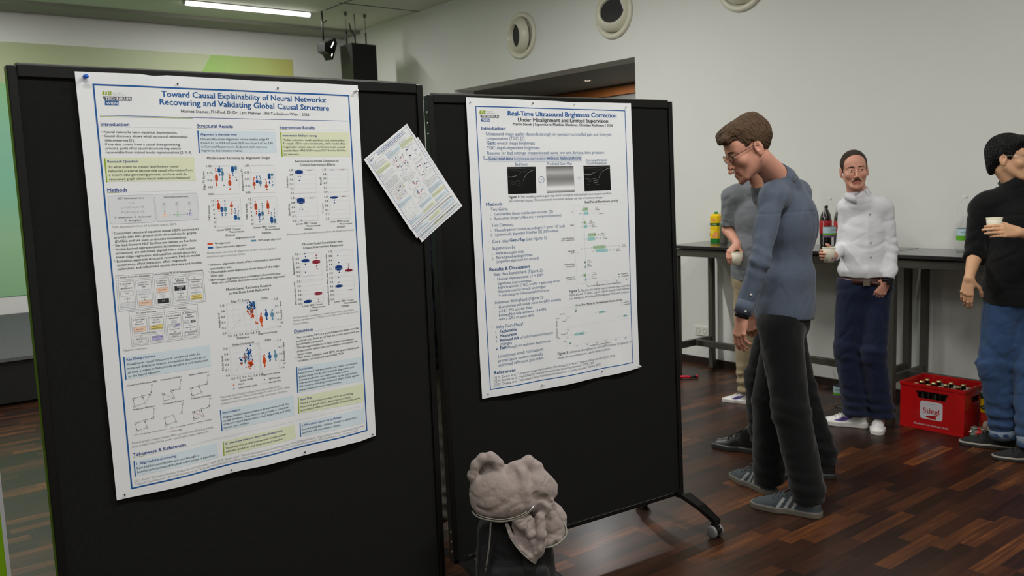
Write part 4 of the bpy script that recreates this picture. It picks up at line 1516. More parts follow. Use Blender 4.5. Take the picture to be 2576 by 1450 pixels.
Q|nb|0|6144,3599,6291,3601,6292,3788,6144,3786
L|k|3|6086,3692,6350,3695
C|nb|0|6167,3959,18
C|nb|0|6262,3960,18
C|nb|0|6197,4308,18
L|k|3|6453,3618,6713,3614
Q|mr|0|6512,3604,6653,3606,6653,3628,6512,3626
L|g|3|7184,3581,7928,3582,7936,4334,7193,4324,7184,3581
L|gl|3|7184,3603,7928,3604
T|k|0|88|7037,3627,7148,3626|1.0
L|gl|3|7186,3744,7929,3747
T|k|0|88|7039,3767,7149,3767|0.8
L|gl|3|7188,3885,7931,3890
T|k|0|88|7040,3908,7151,3908|0.6
L|gl|3|7189,4026,7933,4033
T|k|0|88|7042,4049,7153,4049|0.4
L|gl|3|7191,4168,7934,4176
T|k|0|88|7044,4190,7154,4190|0.2
L|gl|3|7192,4309,7936,4319
T|k|0|88|7045,4331,7156,4331|0.0
L|k|3|7368,3596,7369,3671
Q|nb|0|7236,3607,7501,3608,7502,3660,7236,3659
Q|nb|0|7294,3596,7442,3596,7443,3671,7294,3670
L|k|3|7236,3633,7501,3634
C|nb|0|7383,3715,20
C|nb|0|7372,3719,20
C|nb|0|7385,3805,18
L|k|3|7605,3611,7868,3604
Q|mr|0|7665,3597,7807,3597,7807,3619,7665,3619
T|k|0|88|5829,3262,5834,2922|Precision
T|k|0|88|6972,3203,6970,2975|Recall
T|k|0|88|5830,4149,5835,3768|Specificity
T|k|0|88|6982,4115,6983,3803|F1 score
T|k|0|88|6017,4441,6416,4440|Linear SEM
T|k|0|88|6467,4440,6721,4442|Current
T|k|0|88|6359,4521,6830,4527|Measurement
T|k|0|88|6262,4614,6551,4619|Dataset
T|k|0|88|7179,4435,7584,4439|Linear SEM
T|k|0|88|7632,4442,7878,4439|Current
T|k|0|88|7519,4519,7978,4526|Measurement
T|k|0|88|7424,4612,7710,4613|Dataset
T|g|0|88|5677,4752,8040,4741|Benchmark-confirmed intervention labels are preserved closely.
T|k|0|88|6158,5102,7595,5097|PAG-to-Model Consistency with
T|k|0|88|6187,5214,7596,5216|Output Intervention Responses
L|g|3|6051,5351,6797,5355,6799,6098,6055,6094,6051,5351
L|gl|3|6051,5380,6797,5385
T|k|0|88|5910,5398,6016,5401|1.0
L|gl|3|6052,5520,6798,5524
T|k|0|88|5911,5537,6017,5540|0.8
L|gl|3|6053,5659,6798,5663
T|k|0|88|5912,5676,6018,5680|0.6
L|gl|3|6054,5799,6798,5803
T|k|0|88|5912,5816,6019,5820|0.4
L|gl|3|6054,5939,6799,5943
T|k|0|88|5913,5955,6019,5960|0.2
L|gl|3|6055,6079,6799,6083
T|k|0|88|5914,6095,6020,6100|0.0
L|k|3|6236,5463,6237,5723
Q|nb|0|6104,5559,6370,5561,6370,5634,6104,5632
Q|nb|0|6162,5544,6311,5545,6311,5649,6162,5648
L|k|3|6104,5596,6370,5597
C|nb|0|6231,5374,20
C|nb|0|6250,5463,20
C|nb|0|6227,5723,20
C|nb|0|6229,5723,20
C|nb|0|6216,5968,18
L|k|3|6609,5532,6610,5799
Q|mr|0|6474,5623,6745,5625,6745,5708,6475,5706
Q|mr|0|6534,5606,6685,5606,6685,5725,6534,5724
L|k|3|6475,5665,6745,5666
C|mr|0|6622,5450,20
C|mr|0|6622,5532,20
C|mr|0|6615,5799,20
C|mr|0|6624,5881,20
L|g|3|7207,5341,7934,5347,7938,6094,7202,6086,7207,5341
L|gl|3|7207,5386,7934,5391
T|k|0|88|7059,5404,7170,5407|1.0
L|gl|3|7206,5525,7935,5532
T|k|0|88|7058,5543,7169,5547|0.8
L|gl|3|7205,5665,7936,5672
T|k|0|88|7056,5683,7168,5687|0.6
L|gl|3|7204,5806,7936,5812
T|k|0|88|7055,5822,7167,5827|0.4
L|gl|3|7203,5946,7937,5953
T|k|0|88|7054,5962,7166,5967|0.2
L|gl|3|7202,6086,7938,6094
T|k|0|88|7053,6102,7165,6107|0.0
L|k|3|7400,5752,7398,6073
Q|nb|0|7268,5866,7531,5869,7530,5989,7268,5986
Q|nb|0|7326,5841,7473,5842,7472,6014,7325,6013
L|k|3|7268,5926,7530,5929
C|nb|0|7388,5514,20
C|nb|0|7411,5752,20
C|nb|0|7404,6073,20
L|k|3|7759,5980,7759,6084
Q|mr|0|7630,6013,7889,6016,7889,6073,7630,6071
Q|mr|0|7686,6001,7832,6003,7832,6085,7686,6084
L|k|3|7630,6042,7889,6044
C|mr|0|7764,5830,20
C|mr|0|7769,5905,20
C|mr|0|7747,5979,20
C|mr|0|7750,5972,20
T|k|0|88|5852,6010,5837,5433|Agreement rate
T|k|0|88|6998,5987,6996,5450|PAG miss rate
L|g|3|6054,6213,6798,6215,6794,6968,6053,6964,6054,6213
L|gl|3|6054,6258,6798,6260
T|k|0|88|5912,6273,6019,6278|1.0
L|gl|3|6054,6399,6797,6402
T|k|0|88|5912,6413,6018,6419|0.8
L|gl|3|6053,6540,6796,6543
T|k|0|88|5912,6554,6018,6560|0.6
L|gl|3|6053,6681,6796,6684
T|k|0|88|5911,6695,6018,6701|0.4
L|gl|3|6053,6823,6795,6826
T|k|0|88|5911,6836,6018,6843|0.2
L|gl|3|6053,6964,6794,6968
T|k|0|88|5911,6977,6017,6984|0.0
L|k|3|6229,6860,6228,6958
Q|nb|0|6097,6874,6361,6875,6361,6944,6096,6942
Q|nb|0|6155,6859,6303,6860,6303,6958,6154,6957
L|k|3|6096,6908,6361,6909
L|k|3|6615,6635,6615,6741
Q|mr|0|6481,6651,6751,6652,6750,6726,6481,6724
Q|mr|0|6540,6635,6691,6636,6691,6741,6540,6740
L|k|3|6481,6688,6750,6689
C|mr|0|6604,6876,20
C|mr|0|6613,6952,20
L|g|3|7196,6194,7932,6203,7939,6952,7185,6946,7196,6194
L|gl|3|7195,6239,7933,6248
T|k|0|88|7047,6254,7158,6260|1.0
L|gl|3|7193,6380,7934,6388
T|k|0|88|7044,6395,7156,6401|0.8
L|gl|3|7191,6521,7935,6529
T|k|0|88|7042,6536,7154,6542|0.6
L|gl|3|7189,6663,7937,6670
T|k|0|88|7040,6677,7152,6683|0.4
L|gl|3|7187,6805,7938,6811
T|k|0|88|7038,6818,7150,6825|0.2
L|gl|3|7185,6946,7939,6952
T|k|0|88|7036,6960,7148,6967|0.0
L|k|3|7369,6398,7367,6571
Q|nb|0|7235,6493,7501,6496,7501,6559,7235,6556
Q|nb|0|7294,6480,7442,6482,7442,6572,7293,6571
L|k|3|7235,6525,7501,6528
C|nb|0|7372,6233,20
C|nb|0|7370,6398,20
L|k|3|7635,6694,7899,6697
Q|mr|0|7695,6680,7838,6681,7838,6704,7695,6702
T|k|0|88|5853,6955,5837,6229|PAG overclaim rate
T|k|0|88|6991,7098,6992,6067|Model-confirmed effect rate
T|k|0|88|6040,7069,6439,7070|Linear SEM
T|k|0|88|6489,7062,6735,7069|Current
T|k|0|88|6377,7143,6837,7151|Measurement
T|k|0|88|6281,7239,6563,7238|Dataset
T|k|0|88|7169,7053,7576,7056|Linear SEM
T|k|0|88|7627,7056,7877,7056|Current
T|k|0|88|7517,7134,7983,7137|Measurement
T|k|0|88|7414,7223,7707,7230|Dataset
T|g|0|88|5693,7401,7865,7387|PAG-to-model consistency remains benchmark dependent;
T|g|0|88|5692,7491,8020,7474|median agreement is 0.78 for Linear SEM and 0.56 for Current
T|g|0|88|5693,7597,6214,7597|Measurement.
T|n|1|88|5700,7858,6333,7862|Discussion
L|lg|8|5698,7887,5974,7887
L|g|3|5974,7887,8044,7859
T|k|0|88|5691,8034,5718,8038|•
T|k|0|88|5765,8055,8009,8030|The recovered PAG is a partial diagnostic layer over the
T|k|0|88|5757,8164,8011,8145|predictor, not direct proof that the model implements the
T|k|0|88|5759,8268,6704,8265|benchmark mechanism.
T|k|0|88|5687,8364,5715,8368|•
T|k|0|88|5757,8377,7802,8373|The strongest evidence is input-output intervention
T|k|0|88|5754,8491,7934,8469|preservation; hidden-unit interventions are outside the
T|k|0|88|5758,8594,6268,8595|tested scope.
T|k|0|88|5684,8687,5712,8691|•
T|k|0|88|5756,8700,7976,8688|Main limits: synthetic small SEMs, no latent benchmark
T|k|0|88|5755,8807,7414,8795|variables, and ordinary supervised MLPs.
Q|blb|0|5721,8964,8049,8998,8044,9811,5701,9810
Q|B|0|5687,8961,5721,8964,5704,9811,5670,9810
T|n|1|88|5757,9090,6246,9091|Conclusion
T|k|0|88|5757,9211,7883,9206|Feed-forward representations can retain recoverable
T|k|0|88|5755,9327,7737,9317|global causal traces after suitable alignment, and
T|k|0|88|5753,9434,7528,9423|trained predictors can preserve input-output
T|k|0|88|5749,9541,7850,9524|intervention responses. Credible causal explanation
T|k|0|88|5750,9646,7925,9624|still requires checking recovered graph claims against
T|k|0|88|5747,9762,7248,9747|model behaviour under interventions.
Q|lgb|0|5706,9952,8052,9920,8044,10549,5694,10491
Q|lg|0|5675,9951,5706,9952,5694,10491,5663,10490
T|n|1|88|5748,10076,6155,10075|Next Step
T|k|0|88|5742,10205,7637,10200|Derive a behaviour-checked PAG by validating
T|k|0|88|5743,10316,7546,10316|recovered graph claims against ground-truth
T|k|0|88|5740,10432,7928,10408|intervention effects and qualifying unsupported claims.
L|g|3|2447,10742,8036,10670
Q|blb|0|5714,10807,8030,10760,8030,11261,5706,11261
Q|B|0|5680,10806,5714,10807,5706,11261,5674,11260
T|n|1|88|5746,10931,7135,10917|3. PAG claims not to be confirmed
T|k|0|88|5748,11065,7756,11040|Recovered graph relations should be validated or
T|k|0|88|5746,11174,7109,11168|qualified with intervention checks.'''
PRINT2=r'''L|B|36|418,318,8064,371,8059,5968,8003,11560,3753,11598,421,11582,395,5790,418,318
Q|lg|0|589,472,855,474,839,602,566,596
Q|gy|0|579,637,1465,642,1450,758,640,754
Q|B|0|638,780,1051,782,1035,907,623,904
T|w|1|88|650,582,818,583|FH
T|w|1|88|660,741,1420,743|TECHNIKUM
T|w|1|88|670,885,1006,888|WIEN
T|g|0|88|882,522,1197,520|University of
T|g|0|88|879,582,1275,580|Applied Sciences
T|B|3|88|1876,653,7548,672|Real-Time Ultrasound Brightness Correction
T|gk|3|88|2367,886,7064,895|Under Misalignment and Limited Supervision
T|gk|2|88|2107,1035,7329,1055|Martin Stasek | Supervisors: Matthias Blaickner, Christian Kollmann | 2026
T|B2|2|88|623,1226,1736,1223|Introduction
T|t2|0|78|632,1380,670,1380|•
T|t2|0|78|820,1434,7240,1451|Ultrasound image quality depends strongly on operator-controlled gain and time-gain
T|t2|0|78|824,1611,2647,1616|compensation (TGC) [1]
T|t2|0|78|640,1757,678,1758|•
T|t2|2|78|828,1797,1248,1799|Gain:
T|t2|0|78|1311,1800,3159,1810|overall image brightness
T|t2|0|78|643,1953,681,1953|•
T|t2|2|78|829,1983,1230,1987|TGC:
T|t2|0|78|1296,1988,3405,2006|depth-dependent brightness
T|t2|0|78|646,2149,685,2149|•
T|t2|0|78|832,2183,6787,2225|Reasons for bad settings: inexperienced users, low-end devices, time pressure
Q|bxb|0|847,2245,5571,2270,5558,2516,840,2486
L|g|4|847,2245,5571,2270,5558,2516,840,2486,847,2245
L|B2|22|664,2245,664,2368,782,2369
Q|B2|1|785,2324,840,2370,780,2414,780,2414
T|B2|2|78|876,2403,2050,2421|Goal: real-time
T|t2|0|78|2110,2422,3661,2432|brightness correction
T|B2|2|78|3715,2430,5504,2449|without hallucinations
T|t2|0|78|2137,2640,2752,2645|Bad Input
T|t2|0|78|3741,2653,5031,2659|Predicted Gain-Map
T|t2|0|78|5775,2537,6947,2538|Corrected Output/
T|t2|0|78|5822,2667,6908,2679|Good Reference
Q|k0|0|1744,2695,3150,2709,3135,3793,1732,3782
Q|gm0|0|3679,2706,5107,2716,5116,3802,3674,3803
Q|k0|0|5637,2715,7091,2725,7100,3804,5644,3803
Q|v21|1|3685,2706,5101,2716,5101,2737,3685,2727
Q|v22|1|3685,2725,5101,2735,5101,2757,3685,2747
Q|v25|1|3685,2745,5101,2754,5102,2776,3685,2766
Q|v29|1|3685,2764,5102,2774,5102,2795,3685,2786
Q|v31|1|3685,2784,5102,2793,5102,2815,3684,2806
Q|v32|1|3684,2803,5102,2813,5102,2834,3684,2825
Q|v33|1|3684,2823,5102,2832,5102,2853,3684,2845
Q|v35|1|3684,2842,5102,2851,5102,2873,3684,2864
Q|v37|1|3684,2862,5102,2871,5103,2892,3684,2884
Q|v38|1|3684,2882,5103,2890,5103,2911,3684,2903
Q|v40|1|3684,2901,5103,2909,5103,2931,3684,2923
Q|v41|1|3684,2921,5103,2929,5103,2950,3684,2942
Q|v42|1|3684,2940,5103,2948,5103,2970,3684,2962
Q|v43|1|3684,2960,5103,2967,5103,2989,3684,2981
Q|v42|1|3684,2979,5103,2987,5104,3008,3684,3001
Q|v41|1|3684,2999,5104,3006,5104,3028,3683,3021
Q|v39|1|3683,3018,5104,3026,5104,3047,3683,3040
Q|v38|1|3683,3038,5104,3045,5104,3066,3683,3060
Q|v36|1|3683,3058,5104,3064,5104,3086,3683,3079
Q|v35|1|3683,3077,5104,3084,5104,3105,3683,3099
Q|v33|1|3683,3097,5104,3103,5105,3125,3683,3118
Q|v33|1|3683,3116,5105,3122,5105,3144,3683,3138
Q|v32|1|3683,3136,5105,3142,5105,3163,3683,3158
Q|v31|1|3683,3155,5105,3161,5105,3183,3683,3177
Q|v30|1|3683,3175,5105,3181,5105,3202,3683,3197
Q|v30|1|3683,3195,5105,3200,5105,3222,3682,3216
Q|v30|1|3682,3214,5105,3219,5106,3241,3682,3236
Q|v30|1|3682,3234,5106,3239,5106,3260,3682,3256
Q|v30|1|3682,3253,5106,3258,5106,3280,3682,3275
Q|v30|1|3682,3273,5106,3278,5106,3299,3682,3295
Q|v31|1|3682,3293,5106,3297,5106,3319,3682,3314
Q|v32|1|3682,3312,5106,3316,5106,3338,3682,3334
Q|v33|1|3682,3332,5106,3336,5107,3357,3682,3354
Q|v34|1|3682,3351,5107,3355,5107,3377,3682,3373
Q|v35|1|3682,3371,5107,3375,5107,3396,3682,3393
Q|v36|1|3682,3391,5107,3394,5107,3416,3682,3412
Q|v37|1|3682,3410,5107,3413,5107,3435,3681,3432
Q|v38|1|3681,3430,5107,3433,5108,3455,3681,3452
Q|v40|1|3681,3449,5107,3452,5108,3474,3681,3471
Q|v42|1|3681,3469,5108,3472,5108,3493,3681,3491
Q|v44|1|3681,3489,5108,3491,5108,3513,3681,3510
Q|v47|1|3681,3508,5108,3511,5108,3532,3681,3530
Q|v50|1|3681,3528,5108,3530,5108,3552,3681,3550
Q|v52|1|3681,3547,5108,3549,5109,3571,3681,3569
Q|v54|1|3681,3567,5108,3569,5109,3591,3681,3589
Q|v55|1|3681,3587,5109,3588,5109,3610,3681,3608
Q|v56|1|3681,3606,5109,3608,5109,3629,3680,3628
Q|v56|1|3681,3626,5109,3627,5109,3649,3680,3648
Q|v55|1|3680,3646,5109,3647,5109,3668,3680,3667
Q|v54|1|3680,3665,5109,3666,5110,3688,3680,3687
Q|v51|1|3680,3685,5109,3686,5110,3707,3680,3707
Q|v48|1|3680,3704,5110,3705,5110,3727,3680,3726
Q|v44|1|3680,3724,5110,3724,5110,3746,3680,3746
Q|v37|1|3680,3744,5110,3744,5110,3766,3680,3766
Q|v31|1|3680,3763,5110,3763,5110,3785,3680,3785
Q|v30|1|3680,3783,5110,3783,5111,3804,3680,3805
L|u1|16|1771,2760,2159,2775,2580,2768,3121,2741
L|u1|10|1770,2825,2158,2840,2437,2886,2648,2942
L|u1|8|2368,2831,2792,2814,3121,2773
L|u2|16|1781,3086,1905,3098,2044,3077,2183,3057
L|u1|12|2155,3057,2324,3004,2437,2918,2578,2876,2720,2845
L|u2|14|2517,3245,2575,3115,2690,2997,2833,2911,3005,2848,3105,2838
L|u0|14|2503,3266,2473,3375,2458,3483
L|u2|20|2209,3242,2264,3275,2348,3265
L|u1|14|1807,3217,1876,3272,2014,3305,2152,3307
L|u1|12|1902,3370,2013,3393,2124,3372
L|u1|14|2236,3351,2291,3373,2361,3352
L|u1|12|2151,3437,2318,3460,2375,3417
C|k0|0|2266,3145,115
L|u1|16|5666,2781,6067,2794,6502,2786,7062,2757
L|u1|10|5666,2846,6068,2859,6358,2904,6577,2959
L|u1|8|6285,2849,6722,2830,7062,2789
L|u2|16|5682,3107,5811,3118,5954,3097,6098,3076
L|u1|12|6069,3076,6242,3022,6358,2936,6503,2894,6649,2862
L|u2|14|6448,3261,6505,3132,6621,3013,6767,2928,6944,2864,7047,2854
L|u0|14|6433,3283,6405,3391,6391,3500
L|u2|20|6128,3260,6186,3293,6273,3282
L|u1|14|5712,3237,5783,3292,5927,3325,6071,3325
L|u1|12|5813,3390,5928,3412,6042,3390
L|u1|14|6158,3369,6216,3391,6288,3369
L|u1|12|6072,3456,6245,3478,6303,3434
L|u2|14|5668,3096,6069,3087
L|u2|12|6143,3347,6245,3369,6361,3337
L|u2|12|6187,3434,6361,3435
L|u1|16|6246,3521,6435,3532
L|u1|16|5785,3498,5928,3531
L|u1|12|5857,3640,5901,3673
L|u1|14|5712,3259,5926,3260
L|u2|10|6069,3043,6358,2990
C|k0|0|6185,3163,115
C|B2|16|3420,3243,135
C|B2|0|3420,3243,20
L|B2|14|5288,3204,5333,3184,5389,3214,5457,3188
L|B2|14|5294,3274,5339,3254,5395,3283,5463,3257
T|gk|2|78|1754,3948,2283,3952|Figure 1:
T|t3|0|76|2332,3954,7110,3972|The models predict a gain-map that is multiplied with the bad input image to produce
T|t3|0|76|1753,4103,6630,4132|the corrected output. This constrained correction reduces the risk of anatomy changes.
T|B2|2|88|659,4211,1418,4218|Methods
T|t2|0|78|670,4377,701,4378|•
T|t2|0|78|862,4402,1684,4424|Two GANs:
T|t2|0|78|815,4596,912,4597|1.
T|t2|0|78|1013,4602,3928,4625|GeoGainNet (faster mobile-style encoder [2])
T|t2|0|78|812,4778,909,4780|2.
T|t2|0|78|1018,4783,4348,4797|RetinexNet (larger U-Net enc. + temporal attention)
T|t2|0|78|670,5019,701,5021|•
T|t2|0|78|862,5043,1911,5066|Two Datasets:
T|t2|0|78|819,5241,912,5243|1.
T|t2|0|78|1017,5246,4505,5262|Manually paired carotid recordings (15 good / 87 bad)
T|t2|0|78|808,5420,909,5423|2.
T|t2|0|78|1018,5427,4163,5435|Synthetically degraded EchoNet [3] (500 videos)
T|t2|0|78|674,5651,705,5653|•
T|t2|0|78|862,5690,1650,5703|Core Idea:
T|B2|2|78|1706,5693,2449,5706|Gain-Map
T|t2|0|78|2507,5699,3538,5713|(see Figure 1)
T|t2|0|78|673,5936,703,5939|•
T|t2|0|78|861,5966,1967,5979|Supervision by
T|t2|0|78|814,6164,912,6165|1.
T|t2|0|78|1021,6170,2361,6182|Reference gain-map
T|t2|0|78|808,6342,905,6342|2.
T|t2|0|78|1019,6341,2783,6352|Paired good-settings frame
T|t2|0|78|1021,6501,3099,6513|(imperfect alignment for carotid)
T|t2|0|78|668,6980,699,6983|•
T|t2|0|78|861,7017,3296,7043|Real data benchmark (Figure 2):
T|t2|0|78|831,7180,863,7183|•
T|t2|0|78|1018,7214,3277,7231|Minimal improvements: L1 + SSIM
T|t2|0|78|829,7356,860,7359|•
T|t2|0|78|1019,7390,2699,7412|Significant improvements:
T|t2|0|78|1010,7549,4123,7550|depth brightness (TGC) profile + gain-map error
T|t2|0|78|828,7691,860,7695|•
T|t2|0|78|1015,7720,3369,7722|Anatomy metrics mostly unchanged
T|t2|0|78|1022,7874,3559,7889|→ indicating no hallucinated structures
T|t2|0|78|662,8113,693,8117|•
T|t2|0|78|852,8153,3247,8159|Inference throughput (Figure 3):
T|B2|2|88|663,6811,2611,6832|Results & Discussion
T|t2|0|78|825,8309,856,8312|•
T|t2|0|78|1014,8342,4137,8347|GeoGainNet still usable when no GPU available
T|t2|0|78|1015,8511,2657,8518|(~18.7 FPS on real data)
T|t2|0|78|824,8647,854,8651|•
T|t2|0|78|1009,8682,3351,8681|RetinexNet only achieves ~4.9 FPS
T|t2|0|78|1007,8837,2703,8849|with a GPU on same data
T|t2|0|78|664,9113,694,9117|•
T|t2|0|78|844,9155,2162,9157|Why Gain-Maps?
T|B2|2|78|806,9341,909,9345|1.
T|B2|2|78|1008,9350,1838,9349|Explainable
T|B2|2|78|798,9529,905,9529|2.
T|B2|2|78|1005,9529,1824,9532|Measurable
T|B2|2|78|792,9700,895,9700|3.
T|B2|2|78|1006,9702,1932,9704|Reduced risk
T|t2|0|78|1984,9704,3654,9702|of hallucinations/anatomy
T|t2|0|78|997,9857,1562,9867|changes
T|B2|2|78|784,10024,891,10026|4.
T|B2|2|78|995,10020,1300,10019|Fast
T|t2|0|78|1346,10019,3483,10032|enough for real-time deployment
T|t2|0|78|680,10303,710,10307|•
T|t2|0|78|868,10346,3128,10337|Limitations: small real dataset,
T|t2|0|78|861,10531,3093,10534|probe/tissue motion, manually
T|t2|0|78|858,10707,3104,10702|authored reference gain-maps
T|B2|2|88|619,10998,1644,11008|References
T|t3|0|78|605,11179,6974,11143|[1] D. Zander et al., "Ultrasound Image Optimization ('Knobology'): B-Mode," Ultrasound International Open, 2020.
T|t3|0|78|604,11322,5814,11287|[2] M. Sandler et al., "MobileNetV2: Inverted Residuals and Linear Bottlenecks," CVPR, 2018.
T|t3|0|78|603,11463,6174,11420|[3] D. Ouyang et al., "Video-based AI for beat-to-beat assessment of cardiac function," Nature, 2020.
T|gk|2|80|5628,4306,7464,4320|Real Paired Benchmark (n=10)
L|g|3|5020,4397,8046,4408,8028,7739,5014,7723,5020,4397
L|g|4|5541,4395,5529,7806
L|gk|3|5428,4564,5900,4565
Q|gnb|0|5516,4495,5782,4496,5781,4634,5516,4633
L|gk|3|5634,4495,5634,4634
L|gk|3|5428,4529,5428,4598
L|gk|3|5900,4531,5900,4600
C|gnd|0|5457,4600,14
C|gnd|0|5575,4600,14
C|gnd|0|5663,4529,14
C|gnd|0|5722,4532,14
C|gnd|0|5900,4592,14
C|gnd|0|6109,4585,14
L|gk|3|5311,4738,6078,4741
Q|teb|0|5575,4670,5811,4671,5810,4810,5574,4809
L|gk|3|5663,4670,5663,4809
L|gk|3|5311,4704,5311,4773
L|gk|3|6079,4707,6078,4776
C|ted|0|5340,4752,14
C|ted|0|5428,4724,14
C|ted|0|5663,4748,14
C|ted|0|5751,4748,14
C|ted|0|6078,4748,14
C|ted|0|6318,4715,14
L|gk|3|5427,5132,5662,5133
Q|gnb|0|5530,5063,5633,5064,5632,5203,5529,5202
L|gk|3|5574,5063,5573,5202
L|gk|3|5427,5098,5427,5167
L|gk|3|5662,5098,5662,5168
C|gnd|0|5456,5127,14
C|gnd|0|5544,5124,14
C|gnd|0|5603,5151,14
C|gnd|0|5662,5173,14
C|gnd|0|5810,5170,14
L|gk|3|5339,5307,5898,5310
Q|teb|0|5514,5239,5706,5239,5705,5379,5514,5378
L|gk|3|5603,5239,5602,5378
L|gk|3|5339,5273,5338,5342
L|gk|3|5898,5275,5898,5345
C|ted|0|5368,5311,14
C|ted|0|5544,5304,14
C|ted|0|5602,5290,14
C|ted|0|5661,5272,14
C|ted|0|5898,5272,14
L|gk|3|5513,5673,6285,5676
Q|gnb|0|5749,5604,6165,5606,6165,5746,5749,5744
L|gk|3|6091,5606,6090,5745
L|gk|3|5513,5638,5513,5708
L|gk|3|6285,5642,6285,5711
C|gnd|0|5543,5670,14
C|gnd|0|5779,5660,14
C|gnd|0|6076,5666,14
C|gnd|0|6105,5707,14
C|gnd|0|6255,5678,14
C|gnd|0|6315,5681,14
L|gk|3|5484,5849,6435,5853
Q|teb|0|5690,5780,6105,5782,6105,5922,5689,5920
L|gk|3|5867,5781,5867,5921
L|gk|3|5484,5814,5484,5884
L|gk|3|6435,5818,6435,5888
C|ted|0|5513,5828,14
C|ted|0|5631,5812,14
C|ted|0|5956,5837,14
C|ted|0|6195,5823,14
C|ted|0|6405,5854,14
L|gk|3|5336,6231,7473,6241
Q|gnb|0|5985,6164,6676,6167,6675,6307,5984,6304
L|gk|3|6223,6165,6223,6305
L|gk|3|5337,6196,5336,6266
L|gk|3|7473,6206,7473,6276
C|gnd|0|5336,6271,14
C|gnd|0|5895,6247,14
C|gnd|0|6134,6209,14
C|gnd|0|6494,6268,14
C|gnd|0|6706,6261,14
C|gnd|0|6736,6256,14
C|gnd|0|7473,6273,14
L|gk|3|5925,6390,7163,6396
Q|teb|0|6133,6321,6797,6324,6796,6464,6133,6461
L|gk|3|6343,6322,6342,6462
L|gk|3|5925,6355,5925,6425
L|gk|3|7164,6361,7163,6431
C|ted|0|5132,6407,14
C|ted|0|5925,6413,14
C|ted|0|6283,6380,14
C|ted|0|6493,6431,14
C|ted|0|6888,6432,14
C|ted|0|6979,6368,14
C|ted|0|7163,6416,14
L|gk|3|5481,6839,5540,6839
Q|gnb|0|5496,6768,5525,6769,5525,6909,5496,6909
L|gk|3|5511,6769,5510,6909
L|gk|3|5481,6803,5481,6874
L|gk|3|5540,6804,5540,6874
C|gnd|0|5496,6856,14
C|gnd|0|5511,6836,14
C|gnd|0|5525,6841,14
C|gnd|0|5511,6838,14
L|gk|3|5466,7022,5539,7023
Q|teb|0|5496,6952,5525,6952,5525,7093,5495,7093
L|gk|3|5510,6952,5510,7093
L|gk|3|5466,6987,5466,7057
L|gk|3|5540,6988,5539,7058
C|ted|0|5481,7056,14
C|ted|0|5510,7023,14
L|gk|3|5247,7389,5744,7392
Q|gnb|0|5392,7320,5539,7321,5538,7461,5392,7460
L|gk|3|5480,7320,5480,7461
L|gk|3|5247,7354,5246,7425
L|gk|3|5744,7357,5744,7427
C|gnd|0|5247,7416,14
C|gnd|0|5421,7379,14
C|gnd|0|5451,7421,14
C|gnd|0|5509,7423,14
C|gnd|0|5627,7388,14
C|gnd|0|5744,7397,14
L|gk|3|5436,7575,5567,7575
Q|teb|0|5480,7504,5538,7505,5538,7646,5479,7645
L|gk|3|5509,7505,5509,7645
L|gk|3|5436,7539,5436,7610
L|gk|3|5567,7540,5567,7611
C|ted|0|5450,7609,14
C|ted|0|5509,7593,14
C|ted|0|5538,7574,14
C|ted|0|5685,7554,14
T|gk|0|80|4883,4686,4953,4686|L1
T|gk|0|80|4801,5243,4977,5242|SSIM
T|gk|0|80|6185,4635,6434,4630|(p=0.066)
T|gk|0|80|6189,4570,6320,4568|2.6%
T|gk|0|80|6388,4815,6654,4805|(p=0.072)
T|gk|0|80|5857,5119,5994,5115|1.0%
T|gk|0|80|5853,5190,6114,5187|(p=0.174)
T|gk|0|80|5971,5287,6110,5280|2.5%
T|gk|0|80|5968,5355,6223,5352|(p=0.104)
T|gk|0|80|6430,5684,6611,5681|18.9%
T|gk|0|80|6427,5749,6682,5748|(p=0.003)
T|gk|0|80|6540,5848,6714,5845|12.3%
T|gk|0|80|6537,5914,6796,5913|(p=0.008)
T|gk|0|80|7620,6252,7800,6250|33.2%
T|gk|0|80|7617,6319,7854,6315|(p=0.007)
T|gk|0|80|7286,6420,7468,6416|24.7%
T|gk|0|80|7283,6484,7541,6482|(p=0.006)
T|gk|0|80|5635,6790,5798,6789|-0.0%
T|gk|0|80|5632,6855,5885,6858|(p=0.963)
T|gk|0|80|5626,6960,5779,6955|0.0%
T|gk|0|80|5623,7028,5888,7030|(p=0.524)
T|gk|0|80|5871,7351,6036,7348|-1.1%
T|gk|0|80|5868,7417,6124,7419|(p=0.479)
T|gk|0|80|5834,7525,5991,7522|1.1%
T|gk|0|80|5830,7591,6104,7595|(p=0.160)
T|gk|0|80|7537,7537,7925,7535|RetinexNet
T|gk|0|80|7532,7642,7955,7644|GeoGainNet
T|gk|0|80|5590,7903,7481,7919|Run-level signed relative improvement (%)
T|gk|0|80|5514,7827,5546,7827|0
T|gk|0|80|6086,7815,6156,7816|20
T|gk|0|80|6667,7817,6730,7817|40
T|gk|0|80|7231,7820,7295,7820|60
T|gk|0|80|7785,7817,7854,7818|80
C|gnd|0|7393,7518,28
C|ted|0|7392,7624,28
T|gk|0|80|4318,5767,4964,5774|Depth Brightness
T|gk|0|80|4283,5851,4977,5859|(TGC Profile Error)
T|gk|0|80|4606,6326,4966,6324|Gain-Map
T|gk|0|80|4786,6405,4962,6401|Error
T|gk|0|80|4380,6881,4968,6880|Anatomy Edges
T|gk|0|80|4484,6973,4968,6975|(Target Corr.)
T|gk|0|80|4446,7439,4944,7431|Anatomy Info
T|gk|0|80|4507,7525,4957,7521|(Target NMI)
T|gk|2|78|4598,8051,5165,8065|Figure 2:
T|t3|0|80|5254,8073,8028,8102|Run-level relative improvement over degraded
T|t3|0|80|4595,8206,8032,8235|input across 10 splits. Labels report median improvement
T|t3|0|80|4595,8361,7967,8384|and Benjamini-Hochberg FDR-adjusted Wilcoxon q-values.
